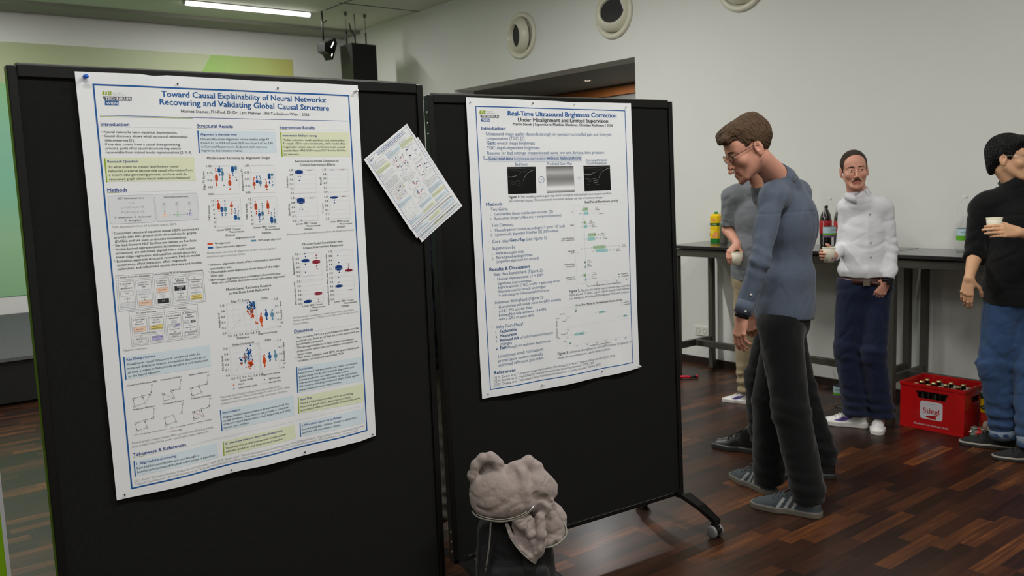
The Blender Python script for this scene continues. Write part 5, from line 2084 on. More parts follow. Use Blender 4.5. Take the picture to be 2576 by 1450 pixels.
T|gk|2|80|4897,8672,7490,8692|Cross-Run FPSout by Hardware and Dataset (n=10)
L|g|3|4338,8703,8037,8707,8004,10329,4338,10342,4338,8703
L|g|3|4345,9519,8012,9541
L|gk|3|4832,8875,4975,8875
Q|gnb|0|4850,8826,4939,8826,4939,8924,4850,8924
L|gk|3|4896,8826,4896,8924
L|gk|3|4832,8851,4832,8900
L|gk|3|4975,8851,4975,8900
C|gnd|0|4868,8868,14
C|gnd|0|4886,8883,14
C|gnd|0|4903,8862,14
C|gnd|0|4921,8891,14
C|gnd|0|4939,8866,14
L|gk|3|5951,9079,6618,9079
Q|teb|0|6172,9030,6506,9030,6505,9128,6171,9128
L|gk|3|6357,9030,6356,9128
L|gk|3|5951,9055,5951,9103
L|gk|3|6618,9055,6617,9103
C|ted|0|6209,9095,14
C|ted|0|6580,9072,14
L|gk|3|7483,9395,7791,9395
Q|teb|0|7599,9347,7753,9347,7751,9444,7597,9444
L|gk|3|7657,9347,7655,9444
L|gk|3|7484,9371,7483,9420
L|gk|3|7791,9371,7790,9419
C|ted|0|7598,9413,14
C|ted|0|7636,9403,14
C|ted|0|7675,9395,14
C|ted|0|7752,9396,14
C|ted|0|7790,9401,14
C|ted|0|7292,9399,14
L|gk|3|4601,9881,5509,9879
Q|teb|0|4812,9823,5329,9822,5329,9937,4812,9938
L|gk|3|5132,9823,5132,9937
L|gk|3|4601,9853,4601,9910
L|gk|3|5509,9851,5509,9908
C|ted|0|4759,9874,14
C|ted|0|4901,9869,14
C|ted|0|5293,9880,14
C|ted|0|5509,9896,14
L|gk|3|4478,10227,4565,10226
Q|teb|0|4495,10177,4548,10177,4548,10276,4495,10276
L|gk|3|4513,10177,4513,10276
L|gk|3|4478,10202,4478,10251
L|gk|3|4565,10202,4565,10251
C|ted|0|4513,10231,14
C|ted|0|4530,10210,14
C|ted|0|4408,10239,14
L|gk|3|4366,9194,4394,9194
Q|gnb|0|4373,9161,4387,9161,4387,9226,4373,9226
L|gk|3|4380,9161,4380,9226
L|gk|3|4366,9177,4366,9210
L|gk|3|4394,9177,4394,9210
C|gnd|0|4380,9202,14
L|gk|3|4359,9767,4387,9767
Q|gnb|0|4366,9734,4380,9734,4380,9800,4366,9800
L|gk|3|4373,9734,4373,9800
L|gk|3|4359,9751,4359,9783
L|gk|3|4387,9750,4387,9783
C|gnd|0|4373,9783,14
T|gk|0|80|4061,8948,4307,8952|EchoNet
T|gk|0|80|4184,9269,4308,9274|Real
T|gk|0|80|3868,9113,4007,9115|GPU
T|gk|0|80|3864,9963,4006,9963|CPU
T|gk|0|80|4061,9814,4304,9817|EchoNet
T|gk|0|80|4188,10123,4300,10126|Real
T|gk|0|80|4833,8798,4946,8798|45.2
T|gk|0|80|6270,9097,6428,9096|174.4
T|gk|0|80|7525,9411,7667,9407|334.6
T|gk|0|80|4423,9113,4490,9113|4.9
T|gk|0|80|4394,9659,4462,9660|1.8
T|gk|0|80|4370,9974,4433,9974|0.2
T|gk|0|80|5070,9938,5197,9937|71.8
T|gk|0|80|4493,10252,4581,10251|18.7
T|gk|0|80|4326,10427,4351,10429|0
T|gk|0|80|4845,10416,4918,10418|50
T|gk|0|80|5406,10423,5514,10426|100
T|gk|0|80|5943,10416,6042,10417|150
T|gk|0|80|6456,10407,6562,10407|200
T|gk|0|80|7025,10415,7125,10415|250
T|gk|0|80|7579,10417,7683,10417|300
T|gk|0|80|5595,10500,6753,10500|Run-level FPSout (higher is better)
T|gk|0|80|7607,8809,7927,8809|RetinexNet
T|gk|0|80|7603,8909,7959,8909|GeoGainNet
T|gk|0|80|3872,9900,3886,9184|Hardware / Dataset
C|gnd|0|7491,8797,22
C|ted|0|7487,8890,22
T|gk|2|78|3827,10644,4385,10651|Figure 3:
T|t3|0|80|4472,10649,7989,10650|Inference throughput on GPU/CPU across 10 splits for all
T|t3|0|80|3823,10814,6722,10807|model-dataset combinations. Labels report medians.'''
# ================= POSTERS =================
PC = {'B': (28, 92, 160), 'B2': (30, 84, 140), 'bl': (20, 92, 165), 'blb': (216, 230, 238), 'bxb': (214, 220, 230), 'bxg': (224, 228, 231), 'g': (168, 170, 172), 'gk': (72, 74, 78), 'gl': (205, 208, 210), 'gm0': (120, 124, 128),
 'gnb': (170, 200, 165), 'gnd': (60, 120, 60), 'gr': (80, 160, 110), 'grl': (200, 225, 205), 'gy': (95, 100, 110), 'k': (52, 54, 58), 'k0': (8, 8, 9), 'lg': (140, 170, 20), 'lgb': (226, 231, 200), 'mr': (150, 30, 50), 'n': (40, 72, 150),
 'nb': (10, 62, 135), 'or': (222, 84, 38), 'orb': (245, 208, 184), 'orl': (250, 225, 205), 'pu': (110, 100, 190), 'pub': (190, 182, 225), 'pul': (215, 212, 238), 'rd': (205, 50, 70), 't2': (92, 120, 155), 't3': (120, 130, 142), 'teb': (165, 212, 212), 'ted': (50, 150, 150),
 'tl': (100, 150, 178), 'u0': (40, 42, 42), 'u1': (75, 78, 78), 'u2': (150, 153, 150), 'w': (250, 250, 250), 'yeb': (242, 222, 130)}
for i in range(61): PC['v%d' % i] = (int(4*i+20),)*3
def ink(k): return mat('ink_'+k, PC[k], .5, spec=.3)
paper = mat('poster_paper', (236, 238, 240), .38, spec=.4)
def print_geo(data, XS=1.22):
    V = []; Fc = []; Mk = []
    def put(co, fs, k, lay): 
        o = sum(len(a) for a in V[-1:]) if 0 else put.n
        V.append(np.column_stack([co, np.full(len(co), lay)])); put.n += len(co)
        for f in fs: Fc.append(tuple(o+i for i in f)); Mk.append(k)
    put.n = 0
    for ln in data.split('\n'):
        q = ln.split('|', 5) if ln[0] == 'T' else ln.split('|')
        if q[0] == 'T':
            b = int(q[2]); xs = int(q[3])/100; x0, y0, x1, y1 = [int(a)*1e-4 for a in q[4].split(',')]; L = math.hypot(x1-x0, y1-y0)
            t = q[5].replace('|', '|')
            co, fs = text_geo(t, 4 if L/len(t) > .012 else 2, 0.)
            if not len(co): continue
            mn, mx = co[:, 0].min(), co[:, 0].max(); s = L/max(mx-mn, .01); c = (co-[mn, 0])*[s, s/(xs*XS)]
            if len(t) == 2 and t[1] == '.': s = L/.72*.9; c = (co-[mn, 0])*[s, s/xs/XS]
            if t in '•': c = (co-[mn, 0])*[.008, .008]
            if len(t) == 1 and t != '•' and L < .004: pass
            ux, uy = (x1-x0)/L, (y1-y0)/L
            X = x0+c[:, 0]*ux+c[:, 1]*uy; Y = y0+c[:, 0]*uy-c[:, 1]*ux
            put(np.column_stack([X, Y]), fs, q[1], 3)
            if b:
                for e in (1, 2, 3): dx = s*[0, .024, .032, .052][b]*e/3; put(np.column_stack([X+dx*ux, Y+dx*uy+(s*.008 if e == 2 else 0)]), fs, q[1], 3+.15*e)
        else:
            w_ = int(q[2]); p = [int(a)*1e-4 for a in q[3].split(',')]
            if q[0] == 'Q':
                P_ = np.array(p).reshape(-1, 2); n = int(min(22, max(1, max(np.ptp(P_[:, 0]), np.ptp(P_[:, 1]))/.012)))
                g = []
                for i in range(n+1):
                    for j in range(n+1):
                        u, v = j/n, i/n; g.append(P_[0]*(1-u)*(1-v)+P_[1]*u*(1-v)+P_[2]*u*v+P_[3]*(1-u)*v)
                put(np.array(g), [(i*(n+1)+j, i*(n+1)+j+1, (i+1)*(n+1)+j+1, (i+1)*(n+1)+j) for i in range(n) for j in range(n)], q[1], 1+w_*.6)
            elif q[0] == 'L':
                P_ = np.array(p).reshape(-1, 2); hw = w_*1e-4/2
                for a, b in zip(P_[:-1], P_[1:]):
                    L = np.linalg.norm(b-a)
                    if L < 1e-6: continue
                    d = (b-a)/L; nn = np.array([-d[1], d[0]])*hw; n = max(1, int(L/.012)); e = d*hw
                    ts = np.linspace(0, 1, n+1); A = a-e; B = b+e
                    top = np.array([A+(B-A)*t+nn for t in ts]); bot = np.array([A+(B-A)*t-nn for t in ts])
                    put(np.vstack([top, bot]), [(i, i+1, n+1+i+1, n+1+i) for i in range(n)], q[1], 2)
            elif q[0] == 'C':
                x, y, r = p; N_ = 14; an = np.arange(N_)*2*pi/N_; c = np.column_stack([np.cos(an), np.sin(an)])
                if w_ == 0: put(c*r+[x, y], [tuple(range(N_))], q[1], 2.4)
                else:
                    hw = w_*1e-4/2; put(np.vstack([c*(r+hw), c*(r-hw)])+[x, y], [(i, (i+1) % N_, N_+(i+1) % N_, N_+i) for i in range(N_)], q[1], 2.2)
    return np.vstack(V), Fc, Mk
def poly_at(pl, t):
    pl = np.array(pl, float); d = np.r_[0, np.cumsum(np.linalg.norm(np.diff(pl, axis=0), axis=1))]; t = t*d[-1]
    return np.column_stack([np.interp(t, d, pl[:, 0]), np.interp(t, d, pl[:, 1])])
def sheet_geo(top, right, bot, left, nu=84, nv=110):
    u = np.linspace(0, 1, nu+1); v = np.linspace(0, 1, nv+1); Tt = poly_at(top, u); Bb = poly_at(bot, u); Lf = poly_at(left, v); Rt = poly_at(right, v)
    g = []
    for i, vv in enumerate(v):
        for j, uu in enumerate(u):
            c = (1-vv)*Tt[j]+vv*Bb[j]+(1-uu)*Lf[i]+uu*Rt[i]-((1-uu)*(1-vv)*Tt[0]+uu*(1-vv)*Tt[-1]+(1-uu)*vv*Bb[0]+uu*vv*Bb[-1]); g.append(c)
    return np.array(g), [(i*(nu+1)+j, (i+1)*(nu+1)+j, (i+1)*(nu+1)+j+1, i*(nu+1)+j+1) for i in range(nv) for j in range(nu)]
def poster_mesh(name, sheet, prt, bulge, gapm=.00020):
    """local frame: x right, z up, -y toward the viewer"""
    co, fs = sheet; V, Fc, Mk = prt
    keys = sorted(set(Mk)); mi = {k: i+1 for i, k in enumerate(keys)}
    def xyz(c, lay): return np.column_stack([c[:, 0], -bulge(c[:, 0], c[:, 1])-lay*gapm, -c[:, 1]])
    allv = np.vstack([xyz(co, 0), xyz(V[:, :2], V[:, 2]+.6)]); o = len(co)
    me = bpy.data.meshes.new(name); me.from_pydata(allv.tolist(), [], [list(f) for f in fs]+[[i+o for i in f] for f in Fc])
    me.materials.append(paper)
    for k in keys: me.materials.append(ink(k))
    me.polygons.foreach_set('material_index', [0]*len(fs)+[mi[k] for k in Mk]); me.polygons.foreach_set('use_smooth', [True]*len(fs)+[False]*len(Fc)); me.update()
    ob = bpy.data.objects.new(name, me); COL.objects.link(ob); return ob
def waves(pins_t, pins_b, H_=1.185, amp=.007):
    def f(u, v):
        def e(pins, d, wdt):
            ks = np.array(pins); dist = np.min(np.abs(u[:, None]-ks[None]), axis=1); return np.exp(-(np.abs(d)/wdt)**1.5)*(1-np.exp(-(dist/.09)**2))
        return .002+amp*e(pins_t, v, .07)+amp*1.6*e(pins_b, H_-v, .11)+.0012*np.sin(u*9+v*4)*np.clip(v*4, 0, 1)*np.clip((H_-v)*4, 0, 1)
    return f
o1 = [(a*1e-4, b*1e-4) for a, b in OUT1]; o2 = [(a*1e-4, b*1e-4) for a, b in OUT2]
pg1 = print_geo(PRINT1); pg2 = print_geo(PRINT2, 1.32)
p1 = poster_mesh('poster', sheet_geo(o1[0:8], o1[7:11], o1[10:21][::-1], [o1[0], o1[22], o1[21], o1[20]]), pg1, waves([.02, .27, .57, .83], [.03, .33, .58, .83]))
p1.location = (.5904, 2.5927, 1.9706); p1.rotation_euler = (0, 0, -.0018)
tag(p1, 'large white poster with three columns of charts headed Toward Causal Explainability of Neural Networks', 'poster')
p2 = poster_mesh('poster', sheet_geo(o2[0:4], o2[3:7], o2[6:13][::-1], [o2[0], o2[14], o2[13], o2[12]]), pg2, waves([.02, .32, .53, .81], [.03, .3, .62, .84]))
p2.location = (2.0262, 2.8034, 1.9676); p2.rotation_euler = (-.02174, 0, -.08626)
tag(p2, 'white poster headed Real-Time Ultrasound Brightness Correction with three square images', 'poster')
# small handouts: same print on A4
k4 = .21/.841
co4, fs4 = sheet_geo([(0, 0), (.21, 0)], [(.21, 0), (.21, .297)], [(0, .297), (.21, .297)], [(0, 0), (0, .297)], 16, 20)
V4 = pg1[0].copy(); V4[:, :2] *= k4
mini = poster_mesh('handout', (co4, fs4), (V4, pg1[1], pg1[2]), lambda u, v: .001+.010*np.clip((u+v*.8-.25)/.2, 0, 1)**2, .0001)
ML = ['small white printout pinned askew beside the large poster, frontmost of three', 'small white printout pinned askew, middle one of three, mostly covered', 'small white printout pinned askew, rearmost one reaching furthest right']
for i, (tx, tz) in enumerate([(1.44, 1.728), (1.4648, 1.6985), (1.487, 1.684)]):
    h = mini if i == 0 else mini.copy()
    if i: COL.objects.link(h)
    h.location = (tx, 2.5905-.010+i*.004, tz); h.rotation_euler = (0, -radians(34.5), 0)
    tag(h, ML[i], 'printout', 'small poster printouts')
# push pins
pin_b = mat('pin_blue', (20, 90, 200), .3, coat=.3); pin_k = mat('pin_dark', (30, 30, 32), .4); pin_w = mat('pin_white', (225, 225, 220), .3, coat=.3)
def pin(x, y, z, kind, label, rz=0., s=1.):
    m = {'b': pin_b, 'k': pin_k, 'w': pin_w}[kind]
    r = empty('push_pin', (x, y, z), rz+pi/2, label, 'push pin', 'pins on the pinboards')
    s = s*(1 if kind == 'b' else .72); r.scale = (s, s, s)
    if kind == 'b' or kind == 'w':
        MB().lathe([(0, -.022), (.0055, -.022), (.006, -.019), (.0038, -.016), (.0035, -.009), (.0062, -.006), (.0062, -.004), (0, -.003)], m, n=16, axis='x').build('head', r)
        MB().tube([(-.004, 0, 0), (.008, 0, 0)], .0006, screw, 6).build('needle', r)
        r.rotation_euler = (0, 0, rz+pi/2)
    else:
        MB().lathe([(0, -.006), (.0025, -.006), (.0034, -.004), (.0034, -.002), (0, 0.)], m, n=14, axis='x').build('head', r)
        MB().tube([(-.002, 0, 0), (.008, 0, 0)], .0006, screw, 6).build('needle', r)
    return r
Y1 = 2.588
for x, z, kd, lb in [(.611, 1.957, 'b', 'blue push pin at the top left corner of the large left poster'), (.856, 1.949, 'k', 'dark pin at the top of the left poster above the first word of its title'), (1.159, 1.949, 'k', 'dark pin at the top of the left poster above the word Neural'), (1.427, 1.95, 'w', 'white push pin at the top right corner of the large left poster'),
    (.615, .791, 'k', 'dark pin at the bottom left corner of the large left poster'), (.926, .790, 'k', 'dark pin at the lower edge of the left poster, second from its left'), (1.169, .792, 'k', 'dark pin at the lower edge of the left poster, third from its left'), (1.419, .799, 'k', 'dark pin at the bottom right corner of the large left poster')]:
    pin(x, Y1, z, kd, lb)
for x, z, lb in [(1.608, 1.842, 'dark pin through the frontmost small printout'), (1.634, 1.812, 'dark pin through the middle small printout'), (1.658, 1.795, 'dark pin through the rearmost small printout')]: pin(x, 2.577, z, 'k', lb, s=.6)
for x, y, z, kd, lb in [(2.04, 2.786, 1.951, 'k', 'dark pin at the top left corner of the ultrasound poster'), (2.335, 2.761, 1.953, 'k', 'dark pin at the top of the ultrasound poster above the word Ultrasound'), (2.548, 2.743, 1.953, 'k', 'dark pin at the top of the ultrasound poster above the word Brightness'), (2.83, 2.718, 1.946, 'k', 'dark pin at the top right corner of the ultrasound poster'),
    (2.051, 2.785, .795, 'k', 'dark pin at the bottom left corner of the ultrasound poster'), (2.318, 2.762, .792, 'w', 'white push pin at the lower edge of the ultrasound poster'), (2.64, 2.735, .798, 'k', 'dark pin at the lower edge of the ultrasound poster right of the white one'), (2.853, 2.716, .791, 'w', 'white push pin at the bottom right corner of the ultrasound poster')]:
    dz = z-1.9676; pin(x+.0012-(dz*-.0217)*.086, 2.8034-(x-2.0262)*.0865+dz*.0217-.006, z, kd, lb, -.0859)
# ================= FURNITURE AND SMALL THINGS =================
def mb_text(mb, t, o, ux, uy, W_, H_, m, off=0., n=None, lift=.0006):
    co, fs = text_geo(t, 3, 0.)
    if not len(co): return mb
    mn, mx = co.min(0), co.max(0); ux = Vector(ux); uy = Vector(uy); nn = ux.cross(uy)*lift; o = Vector(o)
    sx = W_/(mx[0]-mn[0]); sy = (H_/.7) if H_ else sx
    for e in ((0, 1, 2) if off else (0,)): mb.add([o+ux*((c[0]-mn[0]+off*1.6*e)*sx)+uy*(c[1]*sy)+nn*(1+.12*e) for c in co], fs, m)
    return mb
top_m = mat('table_top_black', (44, 44, 42), .22, coat=.5, noise=.1, nscale=12)
leg_m = mat('table_metal', (86, 84, 76), .45, .35)
TZ = 1.09
def high_table(ya, yb, label):
    xa, xb = 5.42, 5.945
    t = empty('high_table', ((xa+xb)/2, (ya+yb)/2, 0), 0, label, 'table', 'high tables along the right wall'); ox, oy = (xa+xb)/2, (ya+yb)/2
    hx, hy = (xb-xa)/2, (yb-ya)/2
    MB().box(-hx, hx, -hy, hy, TZ-.025, TZ, top_m, .004).build('tabletop', t)
    a = MB(); zt = TZ-.028
    a.box(-hx+.02, -hx+.06, -hy+.03, hy-.03, zt-.06, zt-.008, leg_m, .003).box(hx-.06, hx-.02, -hy+.03, hy-.03, zt-.06, zt-.008, leg_m, .003)
    a.box(-hx+.06, hx-.06, -hy+.03, -hy+.07, zt-.06, zt-.008, leg_m, .003).box(-hx+.06, hx-.06, hy-.07, hy-.03, zt-.06, zt-.008, leg_m, .003).box(-.04, .04, -hy+.07, hy-.07, zt-.01, zt+.003, leg_m)
    a.build('apron', t)
    for sx in (-1, 1):
        for sy in (-1, 1):
            cx, cy = sx*(hx-.045), sy*(hy-.052)
            lg = MB().box(cx-.022, cx+.022, cy-.022, cy+.022, .004, zt-.06, leg_m, .003).build('leg', t)
            MB().lathe([(0, 0), (.018, 0), (.02, .004), (0, .005)], mat('black_foot', (15, 15, 15), .6), c=(cx, cy, 0), n=12).build('foot', lg)
    for sy in (-1, 1): MB().box(-hx+.067, hx-.067, sy*(hy-.052)-.015, sy*(hy-.052)+.015, .23, .285, leg_m, .003).build('stretcher', t)
    MB().box(-.02, .02, -hy+.067, hy-.067, .232, .283, leg_m, .003).build('stretcher', t)
    return t
high_table(2.965, 4.775, 'dark high table holding the steel bottle and juice carton, farther of two')
high_table(1.08, 2.95, 'dark high table behind the man in the black turtleneck, nearer of two')
# --- bottles
steel = mat('brushed_steel', (175, 172, 160), .28, 1., noise=.05, nscale=40); bamboo = mat('bamboo', (190, 140, 95), .5); dgreen = mat('dark_green_ring', (30, 60, 45), .4)
sb = empty('steel_bottle', (5.75, 4.472, TZ), 0, 'brushed steel drinking bottle with bamboo lid and wire loop on the high table', 'bottle')
MB().lathe([(0, 0), (.033, 0), (.035, .003), (.035, .155), (.033, .17), (.026, .182), (.0215, .19), (.0215, .207), (0, .207)], steel, n=36).build('body', sb)
MB().lathe([(.0225, .207), (.024, .209), (.024, .216), (.0225, .218), (0, .218)], dgreen, n=28).build('seal', sb)
MB().lathe([(.019, .218), (.0225, .219), (.0225, .229), (.020, .231), (0, .231)], bamboo, n=28).build('lid', sb)
MB().tube([(0, .022*cos(a), .226+.036*sin(a)) for a in [k*pi/12 for k in range(13)]], .0013, steel, 8).build('loop', sb)
green = mat('pack_green', (20, 125, 40), .4); yel = mat('pack_yellow', (245, 205, 10), .4, noise=.05); orng = mat('pack_orange', (240, 160, 90), .4, noise=.25, nscale=40); red_ = mat('pack_red', (190, 30, 25), .4); whi = mat('pack_white', (235, 232, 215), .45); dgr = mat('pack_dark_green', (10, 75, 30), .4)
def juice(loc, rz, label, kind=0, group='juice cartons'):
    r = empty('juice_carton', loc, rz, label, 'juice carton', group); w = .041; h = .215
    body = MB(); oct_ = [(-w, -w+.012), (-w+.012, -w), (w-.012, -w), (w, -w+.012), (w, w-.012), (w-.012, w), (-w+.012, w), (-w, w-.012)]
    bands = [(0, .03, green), (.03, .135, yel), (.135, .158, dgr), (.158, h, yel)] if kind == 0 else [(0, .045, green), (.045, .115, red_), (.115, .185, yel), (.185, h, dgr)]
    for z0, z1, m in bands: body.add([(x, y, z0) for x, y in oct_]+[(x, y, z1) for x, y in oct_], [(i, (i+1) % 8, 8+(i+1) % 8, 8+i) for i in range(8)], m)
    body.poly([(x, y, 0) for x, y in oct_][::-1], green)
    body.add([(x, y, h) for x, y in oct_]+[(x*.62, y*.62, h+.018) for x, y in oct_], [(i, (i+1) % 8, 8+(i+1) % 8, 8+i) for i in range(8)], yel if kind == 0 else whi); body.poly([(x*.62, y*.62, h+.018) for x, y in oct_], green if kind == 0 else whi)
    # fruit picture, banner and leaves printed on the four faces
    for q in range(4):
        R = Matrix.Rotation(q*pi/2, 3, 'Z'); n = R @ Vector((0, -1, 0)); ux = R @ Vector((1, 0, 0)); c0 = n*(w+.0006)
        def disc(cx, cz, rx, rz_, m, lf=0.): body.add([c0+n*lf+ux*(cx+rx*cos(k*pi/10))+Vector((0, 0, cz+rz_*sin(k*pi/10))) for k in range(20)], [tuple(range(20))], m)
        if kind == 0: disc(.016, .062, .020, .026, orng); disc(-.016, .085, .016, .022, mat('pack_lemon', (255, 225, 60), .4), .0003); disc(.0, .046, .016, .014, orng, .0005); disc(.004, .147, .03, .008, green, .0006); disc(-.004, .182, .022, .011, orng, .0004)
        else: disc(.008, .052, .024, .026, whi, .0003); disc(.008, .052, .004, .006, orng, .0006); disc(-.01, .09, .02, .018, mat('pack_apple', (205, 60, 50), .4), .0004); disc(.0, .142, .032, .013, dgr, .0006); disc(.0, .16, .015, .008, orng, .0004)
        mb_text(body, 'Apfelsaft' if kind else 'Orange', c0+ux*-.022+Vector((0, 0, .138 if kind else .143)), ux, (0, 0, 1), .044, .008, whi, 0, lift=.0012)
    body.build('carton', r)
    MB().lathe([(0, 0), (.015, 0), (.015, .014), (.013, .016), (0, .016)], mat('cap_green', (0, 150, 70), .35), c=(0, 0, h+.018), n=24).build('screw_cap', r)
    return r
juice((5.87, 4.645, TZ), radians(12), 'yellow and green juice carton on the high table behind the steel bottle', 0, 'cartons on table and floor')
juice((5.575, 3.01, 0), radians(20), 'yellow juice carton on the floor behind the white sneakers', 0, 'cartons on table and floor')
j3 = juice((5.50, 2.285, 0), radians(-8), 'yellow and red apple juice carton on the floor right of the crate', 1, 'cartons on table and floor'); j3.scale = (1.12, 1.12, 1.22)
# crumpled empty pack
V, Q = nets(lambda p: np.maximum(np.maximum(np.abs(p[:, 0])-.02-.010*noise3(p, 60), np.abs(p[:, 1])-.04-.012*noise3(p, 50, 2)), np.abs(p[:, 2]-.035)-.034-.006*noise3(p, 70, 4)), (-.05, -.07, -.01), (.05, .07, .09), .004)
V[:, 2] -= V[:, 2].min()
cp = sdf_obj('crushed_pack', [(V, Q)], [green, mat('pack_apple', (205, 60, 50), .4), mat('foil', (205, 205, 200), .25, .8)], mfn=lambda c, k: np.where(c[:, 2] < .022, 0, np.where(noise3(c, 55, 3) > .15, 1, 2)).astype(int))
cp.location = (5.36, 2.29, 0); tag(cp, 'small crumpled drink pack lying between the red crate and the black shoe', 'carton')
pet = mat('clear_pet', (255, 255, 255), .03, trans=1., ior=1.12); water = None
lab_b = mat('label_blue', (190, 215, 225), .4); lab_g = mat('label_green', (100, 180, 40), .4, noise=.25, nscale=50); lab_d = mat('label_dark_green', (45, 130, 70), .4); lab_p = mat('label_purple', (120, 85, 130), .4)
cap_w = mat('cap_white', (225, 228, 228), .4)
def petb(loc, rz, label, purple=False):
    r = empty('water_bottle', loc, rz, label, 'bottle', 'clear plastic water bottles')
    out = [(0, .006), (.018, .0), (.036, .0), (.043, .008), (.045, .03), (.043, .05), (.045, .075), (.045, .155), (.043, .17), (.044, .185), (.037, .205), (.036, .212), (.043, .235), (.0455, .262), (.043, .285), (.030, .312), (.018, .328), (.0135, .338), (.0135, .352)]
    MB().lathe(out+[(.0125, .352)]+[(max(a-.0012, 0), b+.001) for a, b in out[::-1]], pet, n=40).build('body', r)
    MB().lathe([(.0145, .342), (.0155, .344), (.0155, .36), (.014, .362), (0, .362)], cap_w, n=28).build('screw_cap', r)
    lb = MB()
    for z0, z1, m in [(.078, .092, lab_p if purple else lab_g), (.092, .108, lab_g), (.108, .152, lab_b)]: lb.lathe([(.0457, z0), (.0457, z1)], m, n=40)
    # wording and hills wrapped round the label
    for w0, txt in ((0, 'erlQuelle'), (pi, 'erlQuelle'), (pi/2, 'Vita')):
        co, fs = text_geo(txt, 3, 0.); mn, mx = co.min(0), co.max(0); s_ = (.055 if txt[0] == 'e' else .024)/(mx[0]-mn[0])
        lb.add([(.0461*cos(w0+((c[0]-(mn[0]+mx[0])/2)*s_)/.0457), .0461*sin(w0+((c[0]-(mn[0]+mx[0])/2)*s_)/.0457), .126+c[1]*s_*1.05) for c in co], fs, lab_d)
    lb.build('label', r, weld=False)
    return r
petb((5.75, 2.58, TZ), radians(215), 'tall clear water bottle with green label on the table beside the black turtleneck')
petb((5.70, 3.50, TZ), radians(260), 'clear water bottle with green label on the table behind the paper cup with printed squares', True)
petb((5.47, 3.27, 0), radians(200), 'clear water bottle standing on the floor behind the white sneakers', True)
# cola bottles behind
redl = mat('label_red', (185, 25, 35), .4); cola = mat('cola', (28, 12, 10), .1, coat=.8); bluec = mat('cap_blue', (40, 90, 170), .4); redc = mat('cap_red', (200, 30, 40), .4)
for i, (x, y, lb, m, cm) in enumerate([(5.86, 3.63, 'dark cola bottle with red label and black cap beside the denim shirt', redl, mat('cap_black', (20, 20, 22), .4)), (5.84, 3.50, 'dark cola bottle with a blue cap behind the water bottle', redl, bluec), (5.87, 3.40, 'dark cola bottle with purple label half behind the pale shirt', mat('label_violet', (100, 50, 150), .4), bluec)]):
    c = empty('cola_bottle', (x, y, TZ), 0, lb, 'bottle', 'cola bottles on the high table')
    MB().lathe([(0, 0), (.036, 0), (.042, .01), (.043, .12), (.040, .15), (.043, .19), (.036, .23), (.018, .265), (.013, .275), (.013, .287), (0, .287)], cola, n=32).build('body', c)
    MB().lathe([(.0435, .09), (.0445, .092), (.0445, .185), (.0435, .187)], m, n=32).build('label', c)
    MB().lathe([(.0145, .279), (.0155, .281), (.0155, .296), (0, .297)], cm, n=24).build('screw_cap', c)
# --- beer crate
cr = mat('crate_red', (190, 16, 20), .38, coat=.2, noise=.04, nscale=8); crd = mat('crate_red_inside', (150, 12, 16), .5)
CX, CY = .300, .400
k = empty('beer_crate', (5.327+.15, 2.563, 0), 0, 'red beer crate full of brown bottles with a white square emblem', 'crate')
def wall_y(mb, x0, x1, hole, ya=-CY/2, yb=CY/2, H_=.288):
    hz0, hz1, hy = hole   # trapezoid opening
    a = [(ya, 0), (yb, 0), (yb, hz0), (ya, hz0)]
    mb.prism(a, x0, x1, cr, 'x'); mb.prism([(ya, hz1), (yb, hz1), (yb, H_), (ya, H_)], x0, x1, cr, 'x')
    mb.prism([(ya, hz0), (-hy*.82, hz0), (-hy, hz1), (ya, hz1)], x0, x1, cr, 'x'); mb.prism([(hy*.82, hz0), (yb, hz0), (yb, hz1), (hy, hz1)], x0, x1, cr, 'x')
bd = MB(); wall_y(bd, -.15, -.143, (.200, .247, .102)); wall_y(bd, .143, .15, (.200, .247, .102))
for sy in (-1, 1):
    y0, y1 = (CY/2-.007, CY/2) if sy > 0 else (-CY/2, -CY/2+.007)
    for a in ([(-.143, 0), (.143, 0), (.143, .195), (-.143, .195)], [(-.143, .235), (.143, .235), (.143, .288), (-.143, .288)], [(-.143, .195), (-.05, .195), (-.06, .235), (-.143, .235)], [(.05, .195), (.143, .195), (.143, .235), (.06, .235)]): bd.prism(a, y0, y1, cr, 'y')
bd.box(-.143, .143, -.193, .193, .0, .006, crd)
for sx in (-1, 1): bd.box(min(sx*.15, sx*.154), max(sx*.15, sx*.154), -CY/2-.004, CY/2+.004, .27, .291, cr, .0015); bd.box(min(sx*.15, sx*.153), max(sx*.15, sx*.153), -CY/2, CY/2, 0, .012, cr, .001)
for sy in (-1, 1): bd.box(-.15, .15, min(sy*CY/2, sy*(CY/2+.004)), max(sy*CY/2, sy*(CY/2+.004)), .27, .291, cr, .0015)
bd.build('shell', k)
dv = MB()
for i in range(1, 5): dv.box(-.143, .143, -.193+i*.0772-.001, -.193+i*.0772+.001, .006, .12, crd)
for i in range(1, 4): dv.box(-.143+i*.0715-.001, -.143+i*.0715+.001, -.193, .193, .006, .12, crd)
dv.build('divider', k)
lg = MB(); y0, y1, z0, z1 = .070, -.070, .073, .187; rr = .016; pts = []
for (cy, cz, a0) in [(y0-rr, z1-rr, 90), (y1+rr, z1-rr, 0), (y1+rr, z0+rr, 270), (y0-rr, z0+rr, 180)]:
    for t in range(6): a = radians(a0-0+ (90-t*18) - 90); pts.append((cy-rr*cos(radians(a0-t*-18))*1 if 0 else cy, cz))
pts = []
for (cy, cz, a0) in [(y1+rr, z0+rr, 180), (y0-rr, z0+rr, 270), (y0-rr, z1-rr, 0), (y1+rr, z1-rr, 90)]:
    for t in range(6): a = radians(a0+t*18); pts.append((cy+rr*cos(a), cz+rr*sin(a)+(.004 if cz > .1 and abs(cy) < .03 else 0)))
